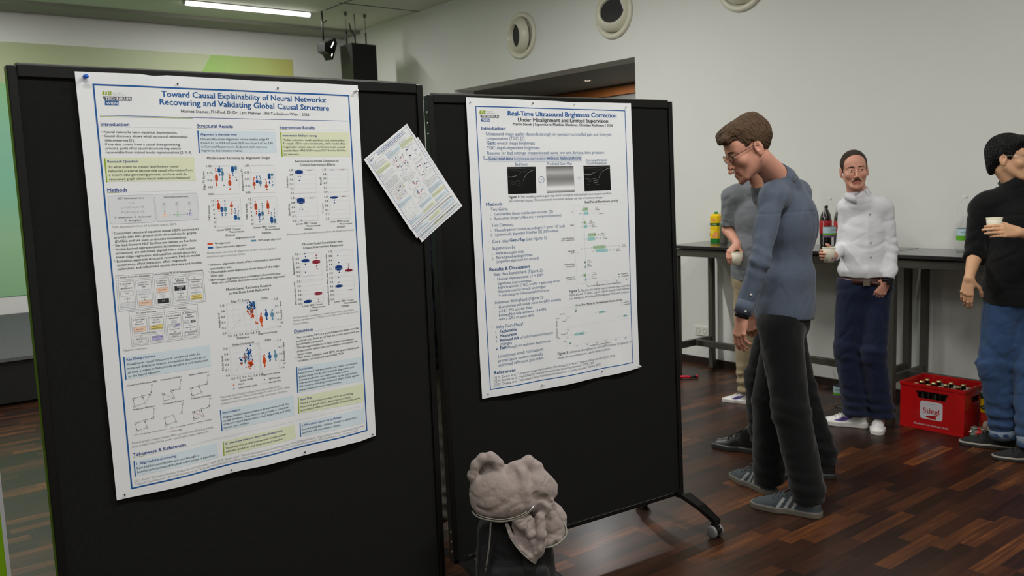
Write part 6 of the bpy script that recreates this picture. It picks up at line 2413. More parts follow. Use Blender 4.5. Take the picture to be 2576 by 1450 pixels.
lg.prism(pts, -.1512, -.150, mat('emblem_white', (215, 212, 216), .4), 'x')
mb_text(lg, 'Stiegl', (-.1513, .052, .112), (0, -1, 0), (0, 0, 1), .100, .034, cr, .012)
mb_text(lg, 'Salzburger', (-.1513, .022, .170), (0, -1, 0), (0, 0, 1), .044, .004, mat('ink_gy', PC['gy'], .5), 0)
stp = [(.030, .098), (-.030, .104), (-.030, .080), (.034, .088), (.034, .092)]
lg.prism([(a, b-.004) for a, b in stp], -.1517, -.1512, cr, 'x')
for i in range(6): lg.prism([(.024-i*.009, .094), (.018-i*.009, .094), (.018-i*.009, .0965+i*.0012), (.024-i*.009, .0965+i*.0012)], -.1517, -.1512, cr, 'x')
mb_text(lg, 'Braukunst auf höchster Stufe.', (-.1506, .108, .030), (0, -1, 0), (0, 0, 1), .218, .012, mat('emblem_white', (215, 212, 216), .4), .008)
lg.build('emblem', k, weld=False)
bot = mat('brown_glass', (22, 14, 6), .08, coat=.6); capm = mat('crown_gold', (215, 195, 140), .3, .7)
bp0 = None; rown = ['front row', 'second row', 'third row', 'rear row']; coln = ['far left', 'left of centre', 'centre', 'right of centre', 'far right']
for i in range(4):
    for j in range(5):
        if bp0 is None:
            b = empty('beer_bottle', (0, 0, 0)); b['category'] = 'bottle'; b['group'] = 'beer bottles in the red crate'
            MB().lathe([(0, 0), (.028, 0), (.031, .006), (.031, .145), (.026, .175), (.0165, .205), (.0135, .235), (.0140, .248), (.0125, .255), (0, .255)], bot, n=20).build('body', b)
            MB().lathe([(.0150, .2485), (.0155, .2505), (.0130, .259), (0, .260)], capm, n=18).build('crown_cap', b); bp0 = b
        else: b = dup(bp0)
        b.location = (5.477-.107+i*.0715, 2.563+.154-j*.0772, .008); b['label'] = 'brown beer bottle with gold cap in the red crate, %s, %s place' % (rown[i], coln[j])
# --- red toy-like thing on the floor
rt = empty('red_clamp', (5.47, 4.60, 0), radians(-40), 'small red and black object lying on the floor beside the black board', 'clip')
MB().tube([(-.11, 0, .016), (-.02, .005, .014), (.0, -.012, .012)], .011, mat('toy_red', (210, 20, 50), .35), 10).build('arm', rt)
MB().tube([(.0, -.012, .012), (.03, .0, .012), (.045, .01, .014)], .009, blk, 10).tube([(.045, .01, .014), (.06, .012, .015)], .012, mat('toy_red', (210, 20, 50), .35), 10).build('grip', rt)
# --- wall socket
so = empty('wall_socket', (WX-.0005, 4.892, .295), 0, 'white double power socket on the wall under the high table', 'socket')
sm = mat('socket_white', (225, 225, 215), .35)
MB().box(-.010, 0, -.078, .078, -.041, .041, sm, .003).build('plate', so)
for sy in (-1, 1):
    MB().lathe([(0, -.003), (.019, -.003), (.020, -.0115), (.0225, -.0115), (.0225, -.009)], mat('socket_grey', (150, 150, 142), .5), c=(0, sy*.036, 0), n=28, axis='x').lathe([(0, -.0035), (.0025, -.0035)], blk, c=(0, sy*.036-.0095, 0), n=8, axis='x').lathe([(0, -.0035), (.0025, -.0035)], blk, c=(0, sy*.036+.0095, 0), n=8, axis='x').build('outlet', so)
# --- speaker and stage light hanging from the ceiling
sp = empty('loudspeaker', (5.36, 9.62, 3.02), radians(6), 'black loudspeaker hanging from the ceiling in the corner', 'speaker')
gr = mat('speaker_grille', (14, 14, 14), .6, bump=.4, bscale=300)
tr = [(-.175, -.15), (.175, -.15), (.14, .15), (-.14, .15)]
MB().prism([(x, y) for x, y in tr], -.30, .34, mat('speaker_body', (26, 26, 25), .45), 'z').build('cabinet', sp)
MB().box(-.165, .165, -.158, -.150, -.28, .32, gr, .003).build('grille', sp)
for sx in (-.14, .14): MB().tube([(sx, 0, .34), (sx, 0, .50)], .009, blk, 8).lathe([(0, .68), (.02, .68), (.02, .715), (0, .715)], mat('mount_grey', (110, 110, 102), .5), c=(sx, 0, 0), n=12).tube([(sx, 0, .50), (sx, 0, .70)], .003, mat('mount_grey', (110, 110, 102), .5), 6).build('hanger', sp)
MB().tube([(.0, .02, .34), (-.01, .02, .46), (-.06, .02, .52), (-.08, .02, .60)], .008, blk, 8).tube([(0, .02, .42), (.0, .02, .60), (.0, .02, .715)], .006, mat('mount_grey', (110, 110, 102), .5), 8).build('cable', sp)
sl = empty('stage_light', (5.0, 9.7, 3.40), radians(20), 'small black stage light hanging from a rod left of the loudspeaker', 'stage light')
V_ = [(-.10, -.04), (.09, .04), (.12, -.02), (.03, -.22), (-.01, -.16), (-.10, -.13)]
MB().prism([(x, z) for x, z in V_], -.06, .06, mat('speaker_body', (26, 26, 25), .45), 'y').build('housing', sl)
MB().tube([(-.05, 0, .34), (-.05, 0, .0)], .010, blk, 8).tube([(-.05, 0, .20), (.02, 0, .24)], .006, blk, 6).build('rod', sl)
strip_m = mat('emissive_strip', (255, 255, 255), .4, emis=(1, 1, 1, 1), estr=2.0)  # two white emissive strips on the housing
for (x, z, L, a) in [(.035, -.045, .085, 55), (.015, -.165, .035, 65)]:
    c, s_ = cos(radians(a))*L/2, sin(radians(a))*L/2; n = .011
    MB().add([(x-c-s_/L*2*n*.5, -.0615, z-s_+n*.5), (x-c+s_/L*2*n*.5, -.0615, z-s_-n*.5), (x+c+s_/L*2*n*.5, -.0615, z+s_-n*.5), (x+c-s_/L*2*n*.5, -.0615, z+s_+n*.5)], [(0, 1, 2, 3)], strip_m).build('white_strip', sl)
# --- roll-up banner at the left edge
ru = empty('rollup_banner', (-.045, 3.2, 0), 0, 'lime green roll-up banner with a white edge at the far left', 'banner')
MB().box(-.425, .425, -.001, .001, .09, 2.05, mat('banner_lime', (150, 205, 20), .45)).box(.425, .437, -.001, .001, .09, 2.05, mat('banner_white', (232, 234, 238), .45)).build('sheet', ru)
MB().box(-.44, .45, -.05, .05, .0, .085, mat('aluminium', (190, 190, 190), .35, .9), .01).build('base', ru)
MB().box(-.43, .44, -.008, .008, 2.05, 2.075, mat('aluminium', (190, 190, 190), .35, .9), .003).build('top_bar', ru)
MB().tube([(0, .02, .08), (0, .02, 2.06)], .008, mat('aluminium', (190, 190, 190), .35, .9), 10).build('pole', ru)
# ================= PEOPLE =================
A_ = lambda v: np.array(v, float)
def unit(v): v = A_(v); return v/np.linalg.norm(v)
CR = A_((cos(YAW), -sin(YAW), 0)); CF = A_((sin(YAW), cos(YAW), 0)); UP = A_((0, 0, 1))
def frame(f, u):   # columns: x = f x u (person's right is +x), y = forward, z = up
    f = unit(f); x = unit(np.cross(f, u)); return np.stack([x, f, np.cross(x, f)], 1)
def head_sdf(q, jaw=1., fem=0.):
    d = ell(q, (0, -.014, .036), (.075, .097, .084))
    d = smin(d, ell(q, (0, .030, -.030), (.060*jaw, .056, .080)), .03)
    d = smin(d, ell(q, (0, .060, .040), (.055, .030, .045)), .03)
    for s in (-1, 1):
        d = smin(d, cap(q, (s*.050*jaw, .002, -.045), (s*.024, .066, -.098), .020, .014), .024)
        d = smin(d, sph(q, (s*.040, .060, -.024), .024), .022)      # cheekbone
        d = smin(d, cap(q, (s*.014, .087, .024), (s*.046, .070, .022), .0085, .007), .012)   # brow
    d = smin(d, sph(q, (0, .074, -.104), .017), .018)               # chin
    d = smin(d, ell(q, (0, .080, -.068), (.026, .014, .020)), .014) # mouth mound
    for s in (-1, 1):
        d = smax(d, -sph(q, (s*.031, .103, .003), .0165), .012)     # socket
        d = smin(d, sph(q, (s*.031, .0775, .003), .0122), .0015)    # eyeball
        d = smin(d, cap(q, (s*.022, .0875, .009), (s*.041, .082, .0085), .0042, .0038), .003)  # upper lid
        d = smin(d, cap(q, (s*.023, .087, -.0045), (s*.040, .082, -.0035), .0030), .003)
    d = smin(d, cap(q, (0, .088, .012), (0, .110, -.034), .0070, .0115), .010)   # nose
    for s in (-1, 1):
        d = smin(d, sph(q, (s*.0125, .099, -.040), .0082), .006)
        d = smax(d, -sph(q, (s*.0065, .106, -.0485), .0034), .003)
    d = smin(d, cap(q, (-.017, .0865, -.0645), (.017, .0865, -.0645), .0048), .004)
    d = smin(d, cap(q, (-.008, .091, -.0625), (.008, .091, -.0625), .0045), .005)
    d = smin(d, cap(q, (-.014, .086, -.0745), (.014, .086, -.0745), .0058), .004)
    d = smax(d, -cap(q, (-.020, .096, -.0695), (.020, .096, -.0695), .0022), .002)
    for s in (-1, 1):
        e = ell(q, (s*.079, -.012, -.004), (.0085, .019, .032)); e = smin(e, sph(q, (s*.076, -.008, -.033), .0075), .008)
        e = smax(e, -ell(q, (s*.089, -.007, .002), (.009, .010, .020)), .004)
        d = smin(d, e, .006)
    return d
def head_mats(q):   # 0 skin 1 lips 2 brow 3 white 4 iris
    m = np.zeros(len(q), int); ax = np.abs(q[:, 0])
    lip = (ax < .0215-.3*np.abs(q[:, 2]+.0695)) & (q[:, 2] < -.0605) & (q[:, 2] > -.0800) & (q[:, 1] > .083); m[lip] = 1
    br = (ax > .013) & (ax < .047) & (q[:, 2] > .0205-.05*(ax-.03)**1) & (q[:, 2] < .0275-.15*np.maximum(ax-.035, 0)) & (q[:, 1] > .06); m[br] = 2
    for s in (-1, 1):
        e = np.linalg.norm(q-[s*.031, .0775, .003], axis=1); w = (e < .0126) & (q[:, 1] > .083) & (q[:, 2] < .0075) & (q[:, 2] > -.0025); m[w] = 3
        k = w & (np.hypot(q[:, 0]-s*.031-EYE[0], q[:, 2]-.003) < .0056); m[k] = 4
    return m
EYE = [0.]
def hand_sdf(wr, yd, dors, right, curl, thumb=(.5, .3), spread=.012, sc=1.):
    y = unit(yd); z = unit(A_(dors)-y*np.dot(A_(dors), y)); x = np.cross(y, z)*(-1 if right else 1)
    R = np.stack([x, y, z], 1); wr = A_(wr)
    loc = lambda a: wr+R @ (A_(a)*sc)
    segs = []; tips = []
    bx = [.027, .0095, -.0085, -.0255]; by = [.088, .092, .088, .079]; Ls = [(.040, .025, .019), (.044, .028, .020), (.040, .026, .019), (.031, .020, .017)]; rr = [.0088, .0092, .0086, .0076]
    for i in range(4):
        c = curl[i] if hasattr(curl[i], '__len__') else (curl[i]*.75, curl[i], curl[i]*.7)
        p = A_((bx[i], by[i], 0)); a = 0.; sp = (bx[i])*spread*18*(1-min(1, sum(c)/3)); ch = []
        for k in range(3):
            a += c[k]; dv = A_((sp*.5, cos(a), -sin(a))); dv /= np.linalg.norm(dv); q = p+dv*Ls[i][k]; r0 = rr[i]*(1-.10*k); ch.append((loc(p), loc(q), r0*sc, rr[i]*(1-.10*(k+1))*sc)); p = q
        segs.append(ch)
    t0 = A_((.020, .018, -.006)); ta, tb = thumb
    d1 = unit((.72, .66, -.25-ta)); t1 = t0+d1*.046; d2 = unit((.40, .85, -.35-tb)); t2 = t1+d2*.033; d3 = unit((.15, .92, -.45-tb*1.3)); t3 = t2+d3*.026
    th = [(loc(t0), loc(t1), .0125*sc, .0105*sc), (loc(t1), loc(t2), .0105*sc, .0095*sc), (loc(t2), loc(t3), .0095*sc, .0078*sc)]
    def f(p):
        q = (p-wr) @ R/sc
        pal = cap(q, (.013, .004, 0), (.025, .086, .001), .0125, .0105)
        for a, b, ra, rb in [((.006, .002, .001), (.0095, .090, .002), .0135, .011), ((-.005, .002, .001), (-.0085, .086, .001), .0135, .0105), ((-.013, .004, 0), (-.0245, .077, 0), .0125, .0095)]: pal = smin(pal, cap(q, a, b, ra, rb), .012)
        pal = smin(pal, cap(q, (-.018, .022, -.008), (-.020, .05, -.006), .012, .009), .012); pal = smin(pal, cap(q, (.019, .02, -.008), (.026, .04, -.008), .014, .010), .012)
        pal = pal*sc
        fg = np.full(len(p), 9.)
        for ch in segs:
            d = np.full(len(p), 9.)
            for (a, b, ra, rb) in ch: d = smin(d, cap(p, a, b, ra, rb), .003)
            kn = np.linalg.norm(p-ch[0][0]-R[:, 2]*.002*sc, axis=1)-.0092*sc; d = smin(d, kn, .004); fg = np.minimum(fg, d)
        d = np.full(len(p), 9.)
        for (a, b, ra, rb) in th: d = smin(d, cap(p, a, b, ra, rb), .004)
        return smin(smin(pal, d, .010), fg, .005)
    pts = np.array([wr]+[s[1] for ch in segs for s in ch]+[s[1] for s in th]+[s[0] for ch in segs for s in ch])
    return f, pts.min(0)-.025, pts.max(0)+.025, segs
def folds(p, A, sc, seed, stretch=(1, 1, 1)):
    q = p*A_(stretch); n = noise3(q, sc, seed); n2 = noise3(q+.37, sc*1.9, seed+3)
    return A*(.55*noise3(p, sc*.5, seed+9)-.8*np.exp(-(n/.16)**2)-.35*np.exp(-(n2/.14)**2)+.35*np.exp(-((n-.35)/.2)**2))
def torso(p, J, inf=0., k=.05, dep=1., wid=1.):
    lat = unit(A_(J['sL'])-A_(J['sR'])); hl = unit(A_(J['hL'])-A_(J['hR'])); pel, ch, nk = A_(J['pel']), A_(J['chest']), A_(J['neck'])
    up = unit(ch-pel); Rc = frame(np.cross(up, lat)*1., up); u2 = unit(ch-pel); Rp = frame(np.cross(u2, hl), u2)
    # frame(): y forward = cross(up, lat) -> check sign is irrelevant for the symmetric ellipsoids
    d = ell(p, pel+up*.02, (.158*wid+inf, .112*dep+inf, .13+inf), Rp)
    d = smin(d, ell(p, pel*.55+ch*.45, (.140*wid+inf, .104*dep+inf, .20+inf), Rp), k)
    d = smin(d, ell(p, ch, (.158*wid+inf, .112*dep+inf, .175+inf), Rc), k)
    sL, sR = A_(J['sL']), A_(J['sR'])
    d = smin(d, cap(p, sR*.85+sL*.15, sL*.85+sR*.15, .052+inf), k)
    for s in (sL, sR): d = smin(d, cap(p, nk-(nk-ch)*.12, s*.80+nk*.20, .040+inf, .046+inf), k)
    return d
def arm(p, J, s, inf=0., cut=None, k=.014, wr=.027):
    S_, E, W = A_(J['s'+s]), A_(J['e'+s]), A_(J['w'+s])
    d = smin(cap(p, S_, E, .050+inf, .041+inf), cap(p, E, W, .041+inf, wr+inf*.9), k)
    return d
def leg(p, J, s, r=(.092, .064, .052), inf=0.):
    H_, K, An = A_(J['h'+s]), A_(J['k'+s]), A_(J['a'+s])
    d = smin(cap(p, H_, K, r[0]+inf, r[1]+inf), cap(p, K, An, r[1]+inf, r[2]+inf), .03)
    return d
def bounds(J, keys, m=.2):
    P_ = np.array([J[k] for k in keys]); return P_.min(0)-m, P_.max(0)+m
def shoe(parent, heel, toe, style, cols, rise=.0):
    """heel/toe: floor points; built in local frame then placed"""
    heel = A_(heel); toe = A_(toe); y = unit((toe-heel)*[1, 1, 0]); L = np.linalg.norm((toe-heel)[:2]); x = np.cross(y, UP); sc = L/.30
    R = np.stack([x, y, UP], 1)
    def d2(q):
        a = np.column_stack([q[:, 0], q[:, 1], q[:, 2]*0])
        d = cap(a, (0, .040, 0), (.004, .115, 0), .034, .036); d = smin(d, cap(a, (.003, .185, 0), (.002, .255, 0), .048, .040 if style != 'boot' else .034), .03); return d
    hs = .030 if style in ('court',) else .024
    def sole(p):
        q = (p-heel) @ R/sc; t = q[:, 2]-rise*0; return np.maximum(d2(q)-.002, np.abs(t-hs/2)-hs/2)*sc
    def upper(p):
        q = (p-heel) @ R/sc; z = q[:, 2]; yy = q[:, 1]
        top = np.interp(yy, [-.01, .05, .10, .14, .20, .27, .31], [.098, .088, .094, .092, .062, .046, .030] if style != 'boot' else [.13, .13, .135, .10, .062, .048, .03])
        sh = np.clip((z-.02)/np.maximum(top-.02, .01), 0, 1.3); d = d2(q)+.004+sh**2.2*np.interp(yy, [0, .12, .2, .28], [.008, .010, .030, .040])
        return smax(smax(d, z-top, .016), .012-z, .004)*sc
    def f(p): return np.minimum(sole(p), upper(p))
    lo = np.minimum(heel, toe)-A_((.07, .07, .01)); hi = np.maximum(heel, toe)+A_((.07, .07, .16))
    def mf(c, k):
        q = (c-heel) @ R/sc; m = (q[:, 2] > hs+.0005).astype(int)
        if style == 'stripes':
            for i in range(3):
                t = q[:, 1]-(.115+i*.028)+(q[:, 2]-.03)*.55; m[(np.abs(t) < .0065) & (q[:, 2] > hs+.002) & (q[:, 2] < .078) & (np.abs(q[:, 0]) > .018)] = 2
            m[(q[:, 1] < .03) & (q[:, 2] > .05) & (q[:, 2] < .085)] = 3
        if style == 'court':
            # curved side swoosh
            t = (q[:, 1]-.075)/.125; yc = .040+.035*(1-t)**1.6; th = .012*np.clip(t*2.2, 0, 1)*np.clip((1.02-t)*2.5, 0, 1)+.001
            m[(t > 0) & (t < 1) & (np.abs(q[:, 2]-yc) < th) & (np.abs(q[:, 0]) > .016)] = 2
        if style == 'welt': m[(q[:, 2] > hs-.006) & (q[:, 2] < hs+.001)] = 2
        return m
    o = sdf_obj('shoe', [(f, lo, hi, .0032*sc)], cols, parent, mf)
    # laces
    lm = cols[3] if len(cols) > 3 else cols[1]
    lc = MB()
    for i in range(4):
        yy = .135+i*.020; z = np.interp(yy, [.10, .14, .20, .27], [.096, .094, .065, .05]) if style != 'boot' else np.interp(yy, [.1, .14, .2, .27], [.12, .098, .065, .05])
        pts = [(-.026, yy, z-.012), (-.012, yy+.004, z+.001), (.012, yy-.003, z+.001), (.026, yy, z-.012)]
        lc.tube([heel+R @ (A_(q)*sc) for q in pts], .0022*sc, lm, 6)
    for s in (-1, 1): lc.tube([heel+R @ (A_(q)*sc) for q in [(0, .13, .098), (s*.012, .12, .115), (s*.028, .128, .112), (s*.022, .142, .098), (0, .135, .097)]], .0018*sc, lm, 6)
    l = lc.build('laces', o); return o
def ring_cloth(name, parent, c, axis, R0, t, h, m, flare=0., tilt=None, open_=None, ratio=(1, 1), lat=None):
    """cloth band (collar, cuff, belt) round an axis"""
    c = A_(c); a = unit(axis); l = unit(A_(lat)-a*np.dot(A_(lat), a)) if lat is not None else unit(np.cross(a, (0.3, .8, .1))); b = np.cross(a, l)
    N_ = 48; vs = []; fs = []
    prof = [(-h/2, t), (h/2, t+flare), (h/2, flare), (-h/2, 0)]
    for i in range(N_):
        an = 2*pi*i/N_
        for z, r in prof:
            rr_ = R0+r; vs.append(c+a*(z+(tilt or 0)*sin(an)*h)+l*cos(an)*rr_*ratio[0]+b*sin(an)*rr_*ratio[1])
    for i in range(N_):
        if open_ and open_[0] < i < open_[1]: continue
        j = (i+1) % N_
        for k in range(4): fs.append((i*4+k, j*4+k, j*4+(k+1) % 4, i*4+(k+1) % 4))
    return MB().add(vs, fs, m, True).build(name, parent)
def glasses(parent, Rh, hc, sc, m, gm):
    P_ = lambda a: hc+Rh @ (A_(a)*sc)
    g = MB()
    for s in (-1, 1):
        g.tube([P_((s*.033+.0235*cos(a), .104-.004*abs(cos(a)), .001+.019*sin(a))) for a in [k*2*pi/20 for k in range(21)]], .0011*sc, m, 6)
        g.tube([P_((s*.056, .100, .006)), P_((s*.074, .085, .010)), P_((s*.081, .01, .012)), P_((s*.082, -.015, .004))], .0013*sc, m, 6)
    g.tube([P_((-.010, .104, .005)), P_((0, .108, .009)), P_((.010, .104, .005))], .0011*sc, m, 6)
    o = g.build('glasses', parent)
    for s in (-1, 1): MB().poly([P_((s*.033+.022*cos(a), .103-.004*abs(cos(a)), .001+.018*sin(a))) for a in [k*2*pi/20 for k in range(20)]], gm).build('lens', o)
    return o
glassm = mat('spectacle_glass', (255, 255, 255), .02, trans=1., ior=1.02)
def person(J, label, head, skin, hairc, hair, clothes, hands, sc=1., jaw=1., iris=(60, 42, 30), eyes=0., bare=()):
    g = (A_(J['aL'])+A_(J['aR']))/2; root = empty('person', (g[0], g[1], 0), 0, label, 'person'); off = A_((g[0], g[1], 0))
    for k in J: J[k] = tuple(A_(J[k])-off)
    EYE[0] = eyes
    sk = mat('skin_%d' % skin[0], skin, .5, sub=.15, noise=.06, nscale=30, spec=.4)
    mats = [sk, mat('lips_%d' % skin[0], (int(skin[0]*.90), int(skin[1]*.74), int(skin[2]*.72)), .45), hairc, mat('eye_white', (228, 222, 216), .25), mat('iris_%d' % iris[0], iris, .15)]
    hc = A_(head['c'])-off; Rh = frame(head['f'], head['u']); hs = head.get('s', 1.)
    hf = lambda p: head_sdf((p-hc) @ Rh/hs, jaw)*hs
    nk = A_(J['neck']); hb = hc+Rh @ (A_((0, -.022, -.055))*hs); J['hb'] = tuple(hb)
    def neckf(p): return smin(cap(p, nk-(hb-nk)*.25, hb, .058, .054), ell(p, nk+Rh @ A_((0, -.01, -.01)), (.060, .05, .035)), .03)
    def f_head(p): return smin(hf(p), neckf(p), .018)
    pr = np.array([hc, nk]); lo = np.minimum(pr.min(0)-.04, hc-.16*hs); hi = np.maximum(pr.max(0)+.06, hc+.16*hs)
    parts = [(f_head, lo, hi, .0026)]
    def f_body(p):
        d = torso(p, J, -.026, wid=.84, dep=.9)
        for s in 'LR': d = smin(d, arm(p, J, s, -.006), .02); d = smin(d, leg(p, J, s, (.078, .052, .036), -.004), .03)
        return d
    lo, hi = bounds(J, ['pel', 'neck', 'sL', 'sR', 'eL', 'eR', 'wL', 'wR', 'aL', 'aR', 'kL', 'kR'], .16); lo[2] = .05
    parts.append((f_body, lo, hi, .011))
    for s in 'LR':
        if s not in hands: continue
        h = hands[s]; wr = A_(J['w'+s]); f, l, u, segs = hand_sdf(wr, h['y'], h['z'], s == 'R', h['curl'], h.get('th', (.5, .3)), sc=h.get('s', 1.))
        E = A_(J['e'+s]); dv = unit(wr-E); r0 = .030 if s in bare else .027; st = wr-dv*(np.linalg.norm(wr-E)+.02 if s in bare else .08)
        fr_ = (lambda p, f=f, wr=wr, st=st, dv=dv, E=E, b=(s in bare): smin(f(p), cap(p, st, wr, .043 if b else .031, .0245), .014))
        l = np.minimum(l, np.minimum(st, wr)-.06); u = np.maximum(u, np.maximum(st, wr)+.06)
        parts.append((fr_, l, u, .0026))
    def mf(c, k): return head_mats((c-hc) @ Rh/hs) if k == 0 else np.zeros(len(c), int)
    sdf_obj('body', parts, mats, root, mf)
    # hair
    hq = lambda p: (p-hc) @ Rh/hs
    sdf_obj('hair', [(lambda p: hair(hq(p))*hs, hc-.19*hs, hc+.19*hs, .0024)], [hairc], root)
    clothes(root, J, hc, Rh, hs, off)
    return root
# ---- hair styles (head-local coordinates) ----
def strands(q, A, n, cx=0., cy=-.03, seed=0.):
    ph = np.arctan2(q[:, 0]-cx, q[:, 1]-cy)+.35*noise3(q, 22, seed); return A*(np.sin(ph*n)+.6*np.sin(ph*n*1.73+2+q[:, 2]*40))
def hair_sweep(q):
    d = ell(q, (0, -.020, .046), (.085, .102, .091)); d = smin(d, ell(q, (.0, .045, .100), (.062, .058, .036)), .03); d = smin(d, ell(q, (-.02, .088, .082), (.045, .026, .022)), .02); d = smin(d, ell(q, (0, -.05, .10), (.05, .05, .04)), .03)
    zl = np.interp(q[:, 1], [-.12, -.07, -.03, .0, .025, .05, .08, .12], [-.062, -.050, -.010, .030, .018, .052, .068, .066])
    zl = zl+.010*np.sin(q[:, 0]*150+q[:, 1]*90)*(q[:, 1] > .03)
    d = smax(d, zl-q[:, 2], .010)
    return d-strands(q, .0013, 48, .03, -.06)-.0035*noise3(q, 38, 2)
def hair_slick(q):
    d = ell(q, (0, -.018, .041), (.0805, .0985, .0885)); zl = np.interp(q[:, 1], [-.12, -.05, -.015, .02, .05, .09], [-.05, -.035, -.01, .030, .066, .074])
    side = np.interp(q[:, 1], [-.1, 0, .03, .06, .09], [-.06, -.035, .005, .045, .070]); zl = np.where(np.abs(q[:, 0]) > .055, side, zl)
    d = smax(d, zl-q[:, 2], .008); d = smin(d, ell(q, (0, -.125, .02), (.024, .028, .026)), .012)
    return d-strands(q, .0008, 60, 0, -.10)
def hair_bowl(q):
    d = ell(q, (0, -.018, .040), (.088, .108, .094)); d = smin(d, ell(q, (0, -.075, -.03), (.062, .036, .065)), .03); d = smin(d, ell(q, (.02, .06, .085), (.055, .045, .035)), .02)
    zl = np.interp(q[:, 1], [-.13, -.09, -.05, -.01, .02, .045, .08, .11], [-.095, -.095, -.070, .022, -.012, .035, .045, .050])
    d = smax(d, zl-q[:, 2], .008); return d-strands(q, .0012, 40, .0, -.04)-.002*noise3(q, 30, 1)
def hair_short(q):
    d = ell(q, (0, -.020, .042), (.082, .100, .088)); zl = np.interp(q[:, 1], [-.12, -.06, -.02, .02, .05, .08], [-.055, -.04, .0, .03, .055, .065]); d = smax(d, zl-q[:, 2], .008)
    return d-strands(q, .0014, 34)
def streaks(m):
    nt = m.node_tree; b = nt.nodes['Principled BSDF']; tc = nt.nodes.new('ShaderNodeTexCoord'); wv = nt.nodes.new('ShaderNodeTexWave'); wv.inputs['Scale'].default_value = 55; wv.inputs['Distortion'].default_value = 9; wv.inputs['Detail'].default_value = 3; wv.inputs['Detail Scale'].default_value = .6
    mp = nt.nodes.new('ShaderNodeMapping'); mp.inputs['Rotation'].default_value = (.3, .2, .9); nt.links.new(tc.outputs['Object'], mp.inputs[0]); nt.links.new(mp.outputs[0], wv.inputs['Vector'])
    bp_ = nt.nodes.new('ShaderNodeBump'); bp_.inputs['Strength'].default_value = .7; bp_.inputs['Distance'].default_value = .004; nt.links.new(wv.outputs['Fac'], bp_.inputs['Height']); nt.links.new(bp_.outputs[0], b.inputs['Normal']); return m
# ---- materials ----
def clothm(name, col, rough=.85, bump=.10, bs=380, noise=.07): return mat(name, col, rough, spec=.2, noise=noise, nscale=18, bump=bump, bscale=bs, sheen=.15)
hb_br = mat('hair_brown', (84, 64, 46), .65, spec=.3, noise=.45, nscale=90, bump=.6, bscale=220); hb_dk = mat('hair_dark_brown', (60, 48, 40), .6, spec=.3, noise=.4, nscale=90, bump=.5, bscale=220); hb_bk = mat('hair_black', (16, 15, 16), .5, spec=.35, noise=.2, nscale=60, bump=.4, bscale=220)
for m_ in (hb_br, hb_dk, hb_bk): streaks(m_)
denim_s = clothm('shirt_slate', (82, 91, 106)); blackt = clothm('trousers_black', (13, 13, 14)); whites = clothm('shirt_pale_grey', (222, 222, 226)); navy = clothm('trousers_navy', (24, 32, 56)); blackw = clothm('sweater_black', (16, 16, 17)); jean = clothm('jeans_blue', (52, 76, 112), noise=.25)
greyt = clothm('tshirt_grey', (112, 116, 120)); khaki = clothm('trousers_khaki', (158, 142, 112)); dgrey = clothm('overshirt_dark_grey', (66, 68, 72)); hood = clothm('hoodie_navy', (30, 32, 44)); sweat = clothm('sweatpants_grey', (110, 108, 98))
sole_g = mat('sole_grey', (98, 92, 82), .6); sued = mat('suede_grey', (58, 64, 68), .9, bump=.2, bscale=200); strp = mat('stripe_grey', (140, 142, 142), .6); suedl = mat('suede_light', (84, 88, 90), .9); lace_k = mat('lace_black', (18, 18, 18), .8)
blk_l = mat('leather_black', (24, 24, 25), .35, bump=.1, bscale=90); sole_k = mat('sole_dark', (46, 44, 42), .6); wht_l = mat('leather_white', (226, 224, 222), .4); purp = mat('purple_mark', (84, 62, 140), .5); lace_w = mat('lace_white', (222, 218, 205), .8); sole_w = mat('sole_white', (215, 212, 206), .55); suedk = mat('suede_black', (36, 36, 37), .95, bump=.2, bscale=220); welt = mat('welt_pale', (150, 145, 135), .5)
beltm = mat('belt_brown', (70, 36, 30), .4); watchm = mat('watch_black', (16, 16, 18), .35); btn = mat('button_pearl', (205, 205, 200), .3)
